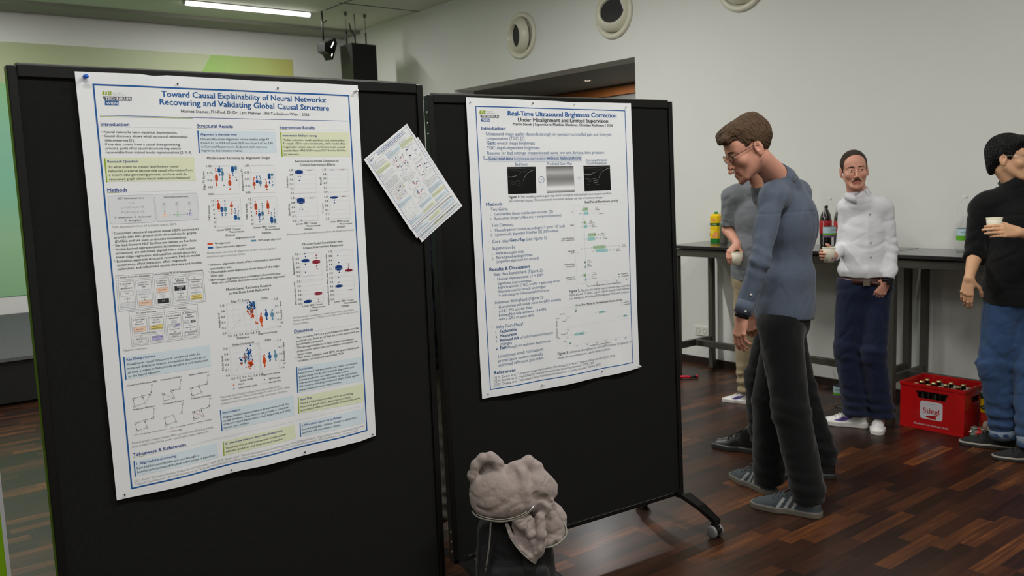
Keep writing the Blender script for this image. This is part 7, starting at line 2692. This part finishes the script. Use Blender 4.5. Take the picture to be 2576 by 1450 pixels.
def shirt_obj(name, root, J, m, inf, hem, top, sleeves='LR', cutL=1., fold=.006, seed=1, fsc=9., st=(1, 1, 1.6), dep=1., wid=1., extra=None, neck_r=.062, h=.0052, sinf=None, cuts=None):
    hm = A_(hem[0]); hn = unit(hem[1])
    nk = A_(J['neck']); sinf = inf*.8 if sinf is None else sinf
    def f(p):
        d = torso(p, J, inf, dep=dep, wid=wid)
        # shirt skirt drops straight below the waist
        pel = A_(J['pel']); lat = unit(A_(J['hL'])-A_(J['hR'])); R_ = frame(np.cross(UP, lat), UP); q = (p-pel) @ R_
        sk_ = np.hypot(q[:, 0]/(.150*wid+inf), q[:, 1]/(.113*dep+inf)); sk_ = smax((sk_-1)*.13, np.abs(q[:, 2]-.02)-.20, .06)
        d = smin(d, sk_, .06)
        na = unit(A_(J['hb'])-nk); d = smin(d, cap(p, nk-na*.05, nk+na*.002, neck_r+.012, neck_r+.004), .03)
        d = smax(d, -cap(p, nk+na*.010, nk+na*.13, neck_r-.012, neck_r-.008), .006)
        for s in sleeves:
            E, W, S0 = A_(J['e'+s]), A_(J['w'+s]), A_(J['s'+s]); a = arm(p, J, s, sinf, wr=.034); dv = unit(W-E); t = (p-E) @ dv
            L = np.linalg.norm(W-E)
            a = a-.0028*np.sin(t*120+3*noise3(p, 9, seed))*np.exp(-(t/.07)**2)
            c_ = cuts[s] if cuts and s in cuts else (W-dv*.012, dv)
            a = smax(a, (p-A_(c_[0])) @ A_(c_[1]), .004)
            d = smin(d, a, .016)
        d = smax(d, -((p-hm) @ hn), .006)
        if extra: d = extra(p, d)
        return d-folds(p, fold, fsc, seed, st)
    ks = ['pel', 'neck', 'sL', 'sR']+['e'+s for s in sleeves]+['w'+s for s in sleeves]; lo, hi = bounds(J, ks, .2); lo[2] = max(lo[2], hm[2]-.12)
    return sdf_obj(name, [(f, lo, hi, h)], [m], root)
def trousers_obj(root, J, m, r=(.095, .070, .062), hemL=.075, hemR=.075, waist=None, fold=.006, seed=3, fsc=10., st=(1, 1, .8), name='trousers', inf=.0, bunch=.006):
    wz = J['pel'][2]-.02 if waist is None else waist
    def f(p):
        lat = unit(A_(J['hL'])-A_(J['hR'])); R_ = frame(np.cross(UP, lat), UP)
        d = ell(p, A_(J['pel'])+A_((0, 0, -.02)), (.165+inf, .125+inf, .16), R_)
        d = smax(d, p[:, 2]-wz, .01)
        for s, hz in (('L', hemL), ('R', hemR)):
            l = leg(p, J, s, r, inf); z0 = p[:, 2]; l = l-bunch*np.sin((z0-hz)*95+2*noise3(p, 8, seed))*np.exp(-((z0-hz-.05)/.12)**2)-bunch*.6*np.sin(z0*80+p[:, 0]*30+noise3(p, 12, seed))*np.exp(-((z0-J['k'+s][2])/.08)**2)
            l = smax(l, hz-p[:, 2], .004); d = smin(d, l, .03)
        return d-folds(p, fold, fsc, seed, st)
    lo, hi = bounds(J, ['pel', 'hL', 'hR', 'kL', 'kR', 'aL', 'aR'], .18); lo[2] = .03; hi[2] = wz+.02
    return sdf_obj(name, [(f, lo, hi, .0055)], [m], root)
def sub(v, off): return A_(v)-off
cupm = mat('paper_cup', (232, 226, 205), .55)
def paper_cup(c, up, label, marks=False, sc=1.):
    r = empty('paper_cup', c, 0, label, 'cup', 'white paper cups held in hands'); z = Vector(unit(up)); r.rotation_mode = 'QUATERNION'; r.rotation_quaternion = Vector((0, 0, 1)).rotation_difference(z); r.scale = (sc,)*3
    MB().lathe([(0, .004), (.0275, .004), (.0280, 0), (.0285, 0), (.0385, .088), (.0375, .0885), (.0270, .006), (0, .006)], cupm, n=40).build('cup', r)
    MB().lathe([(.0372, .0875), (.0385, .086), (.0402, .0875), (.0402, .0895), (.0385, .091), (.0372, .0895), (.0372, .0875)], cupm, n=40).build('rim', r)
    if marks:
        mk = MB(); a0 = math.atan2(-CF[1], -CF[0])+.15
        for i, m in enumerate((redl, bluec)):
            a1 = a0+i*.25+.02; an = [a1, a1+.2]; mk.add([(.0312*cos(a), .0312*sin(a), .020) for a in an]+[(.0325*cos(a), .0325*sin(a), .030) for a in an[::-1]], [(0, 1, 2, 3)], m)
        mk.build('print', r)
    return r
# ================= the six people =================
BOX = None
# 1. tall man in the denim shirt
J = dict(pel=(3.700, 2.515, .945), chest=(3.725, 2.500, 1.375), neck=(3.650, 2.510, 1.610), sL=(3.505, 2.455, 1.515), sR=(3.905, 2.560, 1.520), eL=(3.375, 2.425, 1.235), wL=(3.315, 2.480, .985), eR=(4.03, 2.66, 1.24), wR=(4.05, 2.70, 1.00), hL=(3.610, 2.480, .900), hR=(3.800, 2.570, .890), kL=(3.585, 2.400, .500), kR=(3.730, 2.620, .490), aL=(3.600, 2.315, .115), aR=(3.700, 2.605, .105))
def cl1(root, J, hc, Rh, hs, off):
    def ex(p, d):   # yoke seam and back pleats
        q = p-A_(J['chest']); b = unit(np.cross(unit(A_(J['sL'])-A_(J['sR'])), UP)); t = q @ unit(A_(J['sL'])-A_(J['sR'])); y = (q[:, 2]-.075)
        return d+.0022*np.exp(-(y/.004)**2)+.004*np.exp(-((t-.03)/.006)**2)*(y < 0)+.004*np.exp(-((t+.03)/.006)**2)*(y < 0)
    s = shirt_obj('shirt', root, J, denim_s, .012, ((0, 0, .925), (.10, .06, 1)), None, fold=.0055, seed=5, fsc=11., st=(1, 1, .5), extra=ex, dep=1.05, wid=1.0, sinf=.007)
    nk = A_(J['neck']); a = unit(A_(J['hb'])-nk)
    ring_cloth('collar', root, nk+a*.014, a, .060, .004, .060, denim_s, flare=-.002, tilt=.1, lat=(1, 0, 0), ratio=(1.0, 1.05))
    ring_cloth('collar', root, nk+a*.002, a, .067, .004, .046, denim_s, flare=-.007, tilt=.1, lat=(1, 0, 0), ratio=(1.02, 1.08))
    dv = unit(A_(J['wL'])-A_(J['eL'])); c = ring_cloth('cuff', root, A_(J['wL'])-dv*.045, dv, .038, .004, .065, denim_s, flare=.001)
    for k, z in ((0, -.03), (1, -.11)):
        v = unit(-CF-CR*.1-dv*np.dot(-CF, dv)); MB().lathe([(0, -.002), (.005, -.002), (.006, 0), (0, .001)], btn, c=(0, 0, 0), n=14, axis='x').build('button', c, Matrix.Translation(Vector(A_(J['wL'])+dv*z+v*.045)) @ Vector((-1, 0, 0)).rotation_difference(Vector(v)).to_matrix().to_4x4())
    ring_cloth('wristband', root, A_(J['wL'])-dv*.004, dv, .0285, .004, .022, watchm)
    trousers_obj(root, J, blackt, (.108, .088, .084), .055, .055, seed=3, waist=J['pel'][2]-.0, fold=.0035, fsc=7, bunch=.004)
    shoe(root, (3.607-off[0], 2.235-off[1], 0), (3.500-off[0], 2.575-off[1], 0), 'stripes', [sole_g, sued, strp, suedl]); shoe(root, (3.690-off[0], 2.560-off[1], 0), (3.785-off[0], 2.905-off[1], 0), 'stripes', [sole_g, sued, strp, suedl])
    glasses(root, Rh, hc, hs, mat('spectacle_frame', (62, 62, 64), .3, .8), glassm)
hf1 = -CR*.98-CF*.10-UP*.46
person(J, 'person in slate denim shirt and black trousers stooping to read, glasses, brown hair', dict(c=(3.442, 2.530, 1.752), f=hf1, u=UP-CR*.3, s=1.09), (205, 148, 126), hb_br, hair_sweep, cl1, dict(L=dict(y=-UP*1-CR*.12, z=-CR*.85-CF*.5, curl=[.35, .45, .5, .55], th=(.3, .2), s=1.03), R=dict(y=-UP, z=CR, curl=[.6]*4)))
# 2. stooping person behind, dark overshirt
J = dict(pel=(4.200, 2.860, .870), chest=(4.185, 2.870, 1.290), neck=(4.095, 2.915, 1.555), sL=(4.020, 2.800, 1.430), sR=(4.300, 3.010, 1.440), eL=(3.975, 2.790, 1.150), wL=(3.868, 2.835, .895), eR=(4.36, 3.02, 1.17), wR=(4.34, 2.98, .93), hL=(4.130, 2.810, .830), hR=(4.240, 2.930, .830), kL=(4.130, 2.700, .450), kR=(4.190, 3.020, .460), aL=(4.130, 2.560, .120), aR=(4.215, 3.020, .125))
def cl2(root, J, hc, Rh, hs, off):
    shirt_obj('overshirt', root, J, dgrey, .014, ((0, 0, .84), (0, 0, 1)), None, fold=.007, seed=12, h=.0065)
    trousers_obj(root, J, blackt, (.100, .080, .072), .075, .075, seed=8, fold=.0035)
    shoe(root, (4.160-off[0], 2.500-off[1], 0), (3.950-off[0], 2.715-off[1], 0), 'boot', [sole_k, blk_l, blk_l, lace_k]); shoe(root, (4.235-off[0], 2.985-off[1], 0), (4.130-off[0], 3.330-off[1], 0), 'boot', [sole_k, blk_l, blk_l, lace_k])
person(J, 'person in dark grey overshirt and black boots stooping behind the denim shirt', dict(c=(4.000, 2.955, 1.725), f=-CR*.98+CF*.05-UP*.42, u=UP-CR*.25, s=1.02), (198, 145, 120), hb_dk, hair_short, cl2, dict(L=dict(y=-UP, z=-CR*.6-CF*.7, curl=[.9, 1., 1.05, 1.1], th=(.7, .6)), R=dict(y=-UP, z=CR, curl=[.6]*4)))
# 3. grey t-shirt, khaki trousers, cup
J = dict(pel=(5.130, 3.720, .950), chest=(5.130, 3.715, 1.330), neck=(5.125, 3.715, 1.570), sR=(5.010, 3.845, 1.490), sL=(5.270, 3.600, 1.480), eR=(4.995, 3.880, 1.225), wR=(4.955, 3.785, 1.170-.015), eL=(5.34, 3.57, 1.21), wL=(5.28, 3.50, .98), hR=(5.085, 3.760, .90), hL=(5.180, 3.670, .90), kR=(5.085, 3.780, .50), kL=(5.180, 3.670, .50), aR=(5.120, 3.790, .11), aL=(5.200, 3.650, .11))
J['eR'] = (5.030, 3.870, 1.245); J['wR'] = (4.985, 3.765, 1.165)
def cl3(root, J, hc, Rh, hs, off):
    E = A_(J['eR']); S0 = A_(J['sR']); El = A_(J['eL'])
    shirt_obj('tshirt', root, J, greyt, .016, ((0, 0, .90), (0, 0, 1)), None, fold=.004, seed=21, h=.0065, cuts=dict(R=(E+UP*.03, -UP), L=(El+UP*.03, -UP)), wid=.9)
    trousers_obj(root, J, khaki, (.095, .072, .068), .08, .08, seed=15)
    shoe(root, (5.14-off[0], 3.74-off[1], 0), (5.055-off[0], 3.865-off[1]+.10, 0), 'court', [sole_w, wht_l, purp, lace_w]); shoe(root, (5.24-off[0], 3.62-off[1], 0), (5.10-off[0], 3.50-off[1]+.02, 0), 'court', [sole_w, wht_l, purp, lace_w])
person(J, 'person in grey t-shirt and khaki trousers, mostly hidden, holding a paper cup', dict(c=(5.12, 3.705, 1.700), f=-CR*.6-CF*.7-UP*.2, u=UP, s=.98), (208, 152, 130), hb_dk, hair_short, cl3, dict(R=dict(y=-CR*.55-UP*.50-CF*.3, z=UP*.55-CR*.6-CF*.35, curl=[(.5, .7, .4)]*4, th=(.9, .4)), L=dict(y=-UP, z=CR, curl=[.5]*4)), bare=('R',))
paper_cup((4.925, 3.725, 1.020), UP+CR*.04, 'white paper cup in the hand of the grey t-shirt person, held low')
# 4. man with pale shirt
J = dict(pel=(5.120, 2.900, .950), chest=(5.115, 2.900, 1.270), neck=(5.049, 2.910, 1.480), sR=(5.055, 2.987, 1.404), sL=(5.166, 2.797, 1.399), eR=(5.060, 3.009, 1.159), wR=(4.870, 2.965, 1.120), eL=(5.177, 2.763, 1.134), wL=(5.090, 2.735, .960), hR=(5.070, 2.955, .890), hL=(5.160, 2.840, .890), kR=(5.030, 2.960, .510), kL=(5.080, 2.815, .510), aR=(5.085, 2.930, .115), aL=(5.165, 2.800, .105))
def cl4(root, J, hc, Rh, hs, off):
    def ex(p, d):   # button placket and blousing at the belt
        f_ = unit(-CF*.9-CR*.35); q = p-A_(J['chest']); t = q @ np.cross(UP, f_)
        z = p[:, 2]-1.02; return d-.014*np.exp(-(z/.035)**2)-.003*np.exp(-((t-.02)/.014)**2)*((q @ f_) > 0)
    s = shirt_obj('shirt', root, J, whites, .012, ((0, 0, .985), (-.05, 0, 1)), None, fold=.0048, seed=33, fsc=6., st=(1.1, 1.1, 1.5), extra=ex, wid=.78, dep=.92, sinf=.003)
    nk = A_(J['neck']); a = unit(A_(J['hb'])-nk)
    ring_cloth('collar', root, nk+a*.020, a, .060, .004, .042, whites, flare=-.003, lat=CR, open_=(33, 39))
    l_ = unit(CR-a*np.dot(CR, a)); b_ = np.cross(a, l_); tp = nk+a*.040
    fl = MB(); N_ = 28; top = []; low = []
    for i in range(N_+1):
        an = radians(-62+304*i/N_) ; w_ = abs(i/N_-.5)*2; o_ = l_*cos(an)+b_*sin(an)
        top.append(tp+o_*.066); low.append(tp+o_*(.073+.010*w_)-a*(.036+.028*max(0, w_-.6)/.4))
    fl.add(top+low, [(i, i+1, N_+1+i+1, N_+1+i) for i in range(N_)], whites, True); fo = fl.build('collar', root)
    sm_ = fo.modifiers.new('thick', 'SOLIDIFY'); sm_.thickness = .003
    ca = A_(J['chest'])
    for z in (.10, .02, -.07, -.16, -.25):
        MB().lathe([(0, -.003), (.0055, -.003), (.0055, .002)], btn, n=12, axis='x').build('button', root, Matrix.Translation(Vector(ca+UP*z-CF*(.118+(.012 if z < 0 else -.012))-CR*.012)) @ Matrix.Rotation(pi/2-YAW, 4, 'Z'))
    lat = unit(A_(J['hL'])-A_(J['hR']))
    ring_cloth('belt', root, A_(J['pel'])+A_((0, 0, .005)), UP, .128, .006, .036, beltm, lat=lat, ratio=(1.12, .95))
    MB().tube([A_(J['pel'])+v for v in (-CF*.14-CR*.02, -CF*.135+CR*.05-UP*.012, -CF*.125+CR*.105-UP*.04)], [.012, .014, .010], beltm, 8).build('belt_tail', root)
    MB().box(-.022, .022, -.004, .004, -.02, .02, mat('buckle', (150, 140, 125), .3, 1.), .002).build('buckle', root, Matrix.Translation(Vector(A_(J['pel'])-CF*.142-CR*.045)) @ Matrix.Rotation(-YAW, 4, 'Z'))
    trousers_obj(root, J, navy, (.096, .080, .078), .075, .075, seed=17, waist=J['pel'][2]+.02)
    dv = unit(A_(J['wL'])-A_(J['eL'])); ring_cloth('cuff', root, A_(J['wL'])-dv*.040, dv, .037, .004, .06, whites, flare=.001)
    w = ring_cloth('watch', root, A_(J['wL'])+dv*.004, dv, .029, .004, .022, watchm); MB().box(-.017, .017, -.005, .005, -.019, .019, watchm, .003).build('watch_case', w, Matrix.Translation(Vector(A_(J['wL'])+dv*.004-CF*.034)) @ Matrix.Rotation(-YAW, 4, 'Z'))
    shoe(root, (5.135-off[0], 2.865-off[1], 0), (5.020-off[0], 3.150-off[1], 0), 'court', [sole_w, wht_l, purp, lace_w]); shoe(root, (5.265-off[0], 2.870-off[1], 0), (5.010-off[0], 2.740-off[1], 0), 'court', [sole_w, wht_l, purp, lace_w])
    # moustache
    P_ = lambda v: hc+Rh @ (A_(v)*hs)
    mb = MB()
    for s_ in (-1, 1): mb.tube([P_((0, .0985, -.0545)), P_((s_*.012, .0965, -.0560)), P_((s_*.024, .088, -.0640)), P_((s_*.029, .083, -.0700))], [.0042*hs, .0048*hs, .0036*hs, .0016*hs], hb_br, 8)
    mb.build('moustache', root)
    MB().lathe([(0, -.003), (.003, -.002), (.003, .002), (0, .003)], steel, c=tuple(P_((-.081, -.006, -.040))), n=10).build('earring', root)
person(J, 'person with moustache in pale grey shirt and navy trousers, white sneakers, facing the camera', dict(c=(4.997, 2.905, 1.637), f=-CF*.95-CR*.22-UP*.03, u=UP-CR*.07, s=.965), (208, 150, 126), hb_dk, hair_slick, cl4, dict(R=dict(y=-CR*.8-CF*.25+UP*.12, z=CF*.75-CR*.25, curl=[(.75, .75, .4)]*4, th=(.1, .05), s=.95), L=dict(y=-UP*.8+CF*.2-CR*.35, z=-CF, curl=[.4]*4)), eyes=-.0035, jaw=.97)
paper_cup((4.775, 2.935, 1.090), UP, 'white paper cup with two printed squares, in the hand of the moustached person', True)
# 5. man with black turtleneck at the right edge
J = dict(pel=(5.270, 2.060, .930), chest=(5.270, 2.065, 1.290), neck=(5.245, 2.078, 1.515), sR=(5.165, 2.235, 1.405), sL=(5.380, 1.925, 1.400), eR=(5.150, 2.255, 1.130), wR=(5.020, 2.225, 1.020), eL=(5.210, 1.790, 1.200), wL=(4.880, 1.925, 1.290), hR=(5.220, 2.120, .880), hL=(5.320, 2.000, .880), kR=(5.195, 2.155, .510), kL=(5.240, 1.990, .510), aR=(5.270, 2.115, .115), aL=(5.190, 1.935, .110))
for k_ in J: J[k_] = tuple(A_(J[k_])-CF*.05-CR*.02)
def cl5(root, J, hc, Rh, hs, off):
    E, El = A_(J['eR']), A_(J['eL']); dr = unit(A_(J['wR'])-E); dl_ = unit(A_(J['wL'])-El)
    shirt_obj('sweater', root, J, blackw, .020, ((0, 0, .865), (0, 0, 1)), None, fold=.004, seed=41, h=.006, cuts=dict(R=(E+dr*.03, dr), L=(El+dl_*.05, dl_)))
    nk = A_(J['neck']); a = unit(A_(J['hb'])-nk)
    ring_cloth('turtleneck', root, nk+a*.016, a, .063, .009, .105, blackw, lat=CR)
    trousers_obj(root, J, jean, (.100, .086, .080), .085, .085, seed=23, fold=.007, name='jeans')
    for s in 'RL':
        c = A_(J['a'+s]); k = A_(J['k'+s]); d = unit(c-k); z = (.115-c[2])/d[2]
        ring_cloth('turn_up', root, c+d*z, -d, .072, .005, .055, mat('jeans_inside', (120, 132, 148), .9), flare=.003)
    shoe(root, (5.279-off[0], 2.036-off[1], 0), (5.194-off[0], 2.336-off[1], 0), 'welt', [sole_k, suedk, welt, lace_k]); shoe(root, (5.169-off[0], 1.811-off[1], 0), (5.044-off[0], 2.086-off[1], 0), 'welt', [sole_k, suedk, welt, lace_k])
    glasses(root, Rh, hc, hs, mat('spectacle_silver', (190, 188, 180), .25, 1.), glassm)
person(J, 'person with black hair, glasses, black turtleneck and blue jeans at the right edge', dict(c=tuple(A_((5.205, 2.100, 1.672))-CF*.05-CR*.028), f=CR*.72-CF*.68-UP*.04, u=UP, s=1.02), (215, 168, 132), hb_bk, hair_bowl, cl5, dict(R=dict(y=-UP*.95-CR*.12, z=-CF*.75-CR*.6, curl=[.30, .35, .38, .4], th=(.2, .1)), L=dict(y=-CR*.93+UP*.10-CF*.12, z=-CF*.9+UP*.25, curl=[(.22, .45, .35), (.22, .45, .4), (.25, .5, .4), (.3, .55, .4)], th=(.6, .1))), bare=('R', 'L'), jaw=.95, iris=(34, 24, 20))
paper_cup(tuple(A_((4.815, 2.035, 1.275))-CF*.05), UP, 'white paper cup held in front of the black turtleneck')
# 6. person behind the boards, seen in the gap
J = dict(pel=(2.170, 3.440, .860), chest=(2.175, 3.440, 1.240), neck=(2.180, 3.435, 1.465), sR=(2.280, 3.290, 1.385), sL=(2.080, 3.590, 1.385), eR=(2.33, 3.27, 1.12), wR=(2.26, 3.37, 1.03), eL=(2.09, 3.68, 1.12), wL=(2.2, 3.62, 1.02), hR=(2.205, 3.385, .82), hL=(2.13, 3.49, .82), kR=(2.200, 3.385, .46), kL=(2.13, 3.52, .46), aR=(2.190, 3.375, .11), aL=(2.12, 3.53, .11))
for k_ in J: J[k_] = tuple(A_(J[k_])+CR*.065)
def cl6(root, J, hc, Rh, hs, off):
    shirt_obj('hoodie', root, J, hood, .022, ((0, 0, .80), (0, 0, 1)), None, fold=.009, seed=51, h=.007)
    trousers_obj(root, J, sweat, (.105, .082, .078), .07, .07, seed=27, fold=.010, name='sweatpants', bunch=.011)
    shoe(root, (2.195-off[0], 3.29-off[1], 0), (2.425-off[0], 3.36-off[1], 0), 'boot', [sole_k, suedk, suedk, lace_k]); shoe(root, (2.13-off[0], 3.47-off[1], 0), (2.38-off[0], 3.54-off[1], 0), 'boot', [sole_k, suedk, suedk, lace_k])
person(J, 'person in navy hoodie and grey sweatpants, seen through the gap between the boards', dict(c=tuple(A_((2.19, 3.43, 1.59))+CR*.065), f=CR*.8+CF*.6, u=UP, s=.98), (205, 150, 128), hb_dk, hair_short, cl6, dict(R=dict(y=CF*.5+CR*.2-UP*.6, z=CR, curl=[.5]*4), L=dict(y=CR, z=CF, curl=[.5]*4)))
# ================= BACKPACK WITH HOODIE =================
bagm = mat('backpack_nylon', (22, 22, 24), .75, noise=.15, nscale=25, bump=.15, bscale=220, sheen=.1); bags = mat('backpack_strap', (22, 22, 24), .7, bump=.3, bscale=300)
bg = empty('backpack', (1.8615, 2.3915, 0), -YAW, 'black backpack standing in front of the right pinboard, under the hoodie', 'backpack')
def T3(a, z, c): return (a, -c, z+.441)
def bagf(p):
    q = p-A_((0, .02, .20)); z = np.clip((q[:, 2]+.2)/.42, 0, 1); hx = .158-.03*z**2; hy = .115-.025*z
    k = np.abs(q)-np.stack([hx-.05, hy-.05, np.full(len(q), .15)], 1)
    d = np.linalg.norm(np.maximum(k, 0), axis=1)+np.minimum(k.max(1), 0)-.05
    fp = np.abs(p-A_((.01, -.085, .155)))-A_((.085, .02, .085)); d2 = np.linalg.norm(np.maximum(fp, 0), axis=1)+np.minimum(fp.max(1), 0)-.03
    d = smin(d, d2, .012)
    sp_ = np.abs(p-A_((.145, .01, .10)))-A_((.012, .05, .06)); d = smin(d, np.linalg.norm(np.maximum(sp_, 0), axis=1)+np.minimum(sp_.max(1), 0)-.025, .02)
    return np.maximum(d-folds(p, .004, 16, 3), -p[:, 2])
sdf_obj('bag_body', [(bagf, (-.24, -.20, -.004), (.24, .2, .43), .005)], [bagm], bg)
for i, pts in enumerate([[(-.10, -.115, .34), (-.115, -.128, .22), (-.135, -.10, .10), (-.15, -.08, .02)], [(.035, -.10, .35), (.055, -.132, .26), (.06, -.138, .12), (.065, -.12, .03)]]):
    s_ = MB(); 
    for k in range(3):
        a, b = Vector(pts[k]), Vector(pts[k+1]); w_ = Vector((.019, 0, 0)); n_ = Vector((0, -.005, 0)); s_.add([a-w_, a+w_, b+w_, b-w_, a-w_+n_, a+w_+n_, b+w_+n_, b-w_+n_], [(0, 1, 2, 3), (4, 7, 6, 5), (0, 4, 5, 1), (1, 5, 6, 2), (2, 6, 7, 3), (3, 7, 4, 0)], bags)
    s_.build('strap', bg)
MB().tube([(-.155, -.06, .205), (-.14, -.075, .222), (-.118, -.085, .228)], .003, mat('zip_pull_grey', (120, 122, 126), .35, .6), 8).tube([(-.155, -.06, .205), (-.163, -.06, .185), (-.172, -.055, .165), (-.165, -.06, .158), (-.176, -.055, .15)], .0022, mat('zip_pull_grey', (120, 122, 126), .35, .6), 8).build('zip_cord', bg)
lw = MB(); mb_text(lw, 'BURTON', (.050, -.1400, .322), (1, 0, .16), (0, 0, 1), .062, .009, mat('bag_lettering', (190, 190, 190), .5), .01, lift=.0004); lw.build('lettering', bg, weld=False)
flee = mat('fleece_taupe', (148, 134, 126), .95, noise=.14, nscale=40, bump=.35, bscale=300, sheen=.3); swt = mat('sweat_taupe', (150, 137, 131), .9, noise=.05, nscale=14, bump=.12, bscale=300, sheen=.2); seam = mat('zip_tape', (150, 148, 138), .6); met = mat('zip_metal', (220, 220, 215), .25, 1.)
hd = empty('hoodie', (1.8400, 2.3640, .450), -YAW, 'taupe zip hoodie with fleece lining heaped on top of the black backpack', 'hoodie')
HZ = .041
def H3(p): return A_((p[0], -p[2], p[1]+HZ))
def chain(p, pts, r, k=.012):
    d = np.full(len(p), 9.); r = r if isinstance(r, (list, tuple)) else [r]*len(pts)
    for a, b, ra, rb in zip(pts[:-1], pts[1:], r[:-1], r[1:]): d = smin(d, cap(p, H3(a), H3(b), ra, rb), k)
    return d
loop_ = [(-.125, .085, .01), (-.142, .135, .021), (-.129, .172, .021), (-.103, .196, .020), (-.074, .200, .020), (-.049, .178, .020), (-.038, .135, .015)]
def hoodf(p):
    d = ell(p, H3((-.040, .055, .015)), (.118, .085, .098)); d = smin(d, ell(p, H3((-.035, .030, .045)), (.115, .055, .052)), .02)
    d = smin(d, ell(p, H3((-.105, .078, -.0)), (.050, .06, .052)), .015)
    d = smin(d, chain(p, loop_, [.022, .019, .017, .018, .020, .018, .022]), .012)
    d = smin(d, ell(p, H3((-.075, .150, .0)), (.045, .012, .045)), .008)
    d = smin(d, chain(p, [(-.032, .125, .0), (.013, .150, .015), (.062, .170, .0), (.090, .150, .0), (.100, .115, .0)], [.030, .026, .022, .022, .03]), .02)
    d = smin(d, chain(p, [(.034, .139, .03), (.044, .083, .048), (.052, .030, .052)], [.030, .032, .028]), .012)
    d = smin(d, chain(p, [(.075, .150, .0), (.118, .108, .011), (.150, .052, .0)], [.022, .020, .017]), .006)
    d = smin(d, chain(p, [(.068, .118, .03), (.104, .098, .03), (.132, .070, .02)], [.018, .017, .015]), .005)
    d = smin(d, chain(p, [(.066, .088, .035), (.098, .078, .035), (.112, .050, .03)], [.018, .020, .018]), .005)
    d = smin(d, chain(p, [(.140, .088, -.01), (.158, .070, -.01)], [.018, .014]), .006)
    d = smin(d, ell(p, H3((.085, .060, -.0)), (.07, .06, .085)), .02)
    d = smin(d, chain(p, [(.090, .061, .03), (.128, .022, .03), (.128, -.02, .03)], [.022, .022, .02]), .008)
    # right drape: flattened sheet bulging toward the viewer
    d = smin(d, ell(p, H3((.135, -.045, .022)), (.062, .028, .075), frame(-CF*0+A_((.12, -1, .25)), A_((-.35, 0, 1)))), .015)
    d = smin(d, chain(p, [(.168, -.05, .02), (.180, -.088, .03), (.162, -.108, .045), (.130, -.120, .05), (.103, -.122, .05)], .012), .015)
    # centre drape with its tube like folds
    tri = ell(p, H3((.052, -.085, .062)), (.052, .022, .095), frame(A_((.0, -1, .1)), A_((-.42, 0, 1)))); d = smin(d, tri, .012)
    d = smin(d, chain(p, [(.010, -.028, .07), (.035, -.040, .085), (.060, -.075, .082), (.068, -.110, .08)], [.016, .019, .016, .011]), .006)
    d = smin(d, chain(p, [(.100, -.020, .06), (.098, -.075, .078), (.084, -.130, .082), (.070, -.168, .075)], [.020, .019, .017, .012]), .006)
    d = smin(d, chain(p, [(-.024, -.038, .065), (-.008, -.080, .08), (.024, -.124, .088), (.052, -.154, .085), (.072, -.176, .078)], .009), .008)
    d = smax(d, -chain(p, [(.088, -.070, .115), (.084, -.110, .118)], .010), .012)
    d = smax(d, -chain(p, [(.020, -.075, .125), (.040, -.105, .125)], .022), .02)
    d = smax(d, -ell(p, H3((-.085, .168, .055)), (.030, .03, .022)), .008)
    for g, r in [([(.012, .150, .05), (.016, .11, .098), (.030, .06, .112), (.036, .02, .112)], .0035), ([(.066, .150, .04), (.070, .10, .078), (.082, .06, .075), (.085, .02, .07)], .007), ([(.085, .060, .070), (.120, .045, .052), (.150, .01, .045)], .007),
                 ([(.10, .02, .07), (.125, -.03, .058), (.120, -.09, .062)], .006), ([(.062, -.03, .103), (.074, -.09, .103), (.078, -.13, .10)], .007), ([(-.135, .06, .04), (-.10, .09, .055), (-.05, .115, .06)], .006), ([(-.12, .03, .07), (-.085, .02, .1), (-.03, .045, .112)], .007)]:
        d = smax(d, -chain(p, g, r*.7), .018)
    return d-folds(p, .0030, 21, 7, (1, 1, 1.2))
# hollow underside so that it sits over the bag top
zp = [(-.149, .006, .050), (-.132, -.003, .075), (-.094, -.010, .095), (-.041, -.014, .106), (.013, -.006, .105), (.050, .010, .101), (.076, .031, .091)]
def hmat(c, k):
    m = np.ones(len(c), int); q = c-H3((-.045, .045, .06)); m[((q[:, 0]/.118)**2+((q[:, 2]-.005)/.088)**2 < 1+.06*noise3(c, 40)) & (c[:, 1] < -.03)] = 0; return m
hb_ = sdf_obj('hoodie_cloth', [(hoodf, (-.21, -.16, -.20), (.24, .12, .29), .0036)], [flee, swt], hd, hmat)
def along(pts, r, m, name, par, lift=.0): MB().stube([H3((a, z, c+lift)) for a, z, c in pts], r, m, 8).build(name, par)
along(zp, .003, seam, 'zip_edge', hb_, -.006); along([(a, z+.009, c+.004) for a, z, c in zp[1:-1]], .0018, seam, 'zip_edge', hb_, -.006)
along([(-.028, -.034, .070), (-.011, -.083, .088), (.022, -.130, .096), (.050, -.160, .094), (.074, -.184, .084)], .0026, seam, 'zip_edge', hb_)
along([(.180, -.041, .030), (.194, -.087, .042), (.172, -.114, .056), (.138, -.130, .062), (.104, -.134, .060)], .0034, seam, 'zip_edge', hb_)
along([(.058, .024, .115), (.070, .036, .112), (.077, .044, .106)], .0035, met, 'zip_puller', hb_)
along([(-.081, -.020, .085), (-.088, -.090, .098), (-.104, -.185, .098)], .0032, mat('draw_cord', (112, 110, 104), .7), 'draw_cord', hd); along([(-.104, -.185, .098), (-.108, -.203, .098)], .0022, met, 'cord_tip', hd)

bg.scale = (.962, .80, 1.10); hd.scale = (.962, .962, .962)
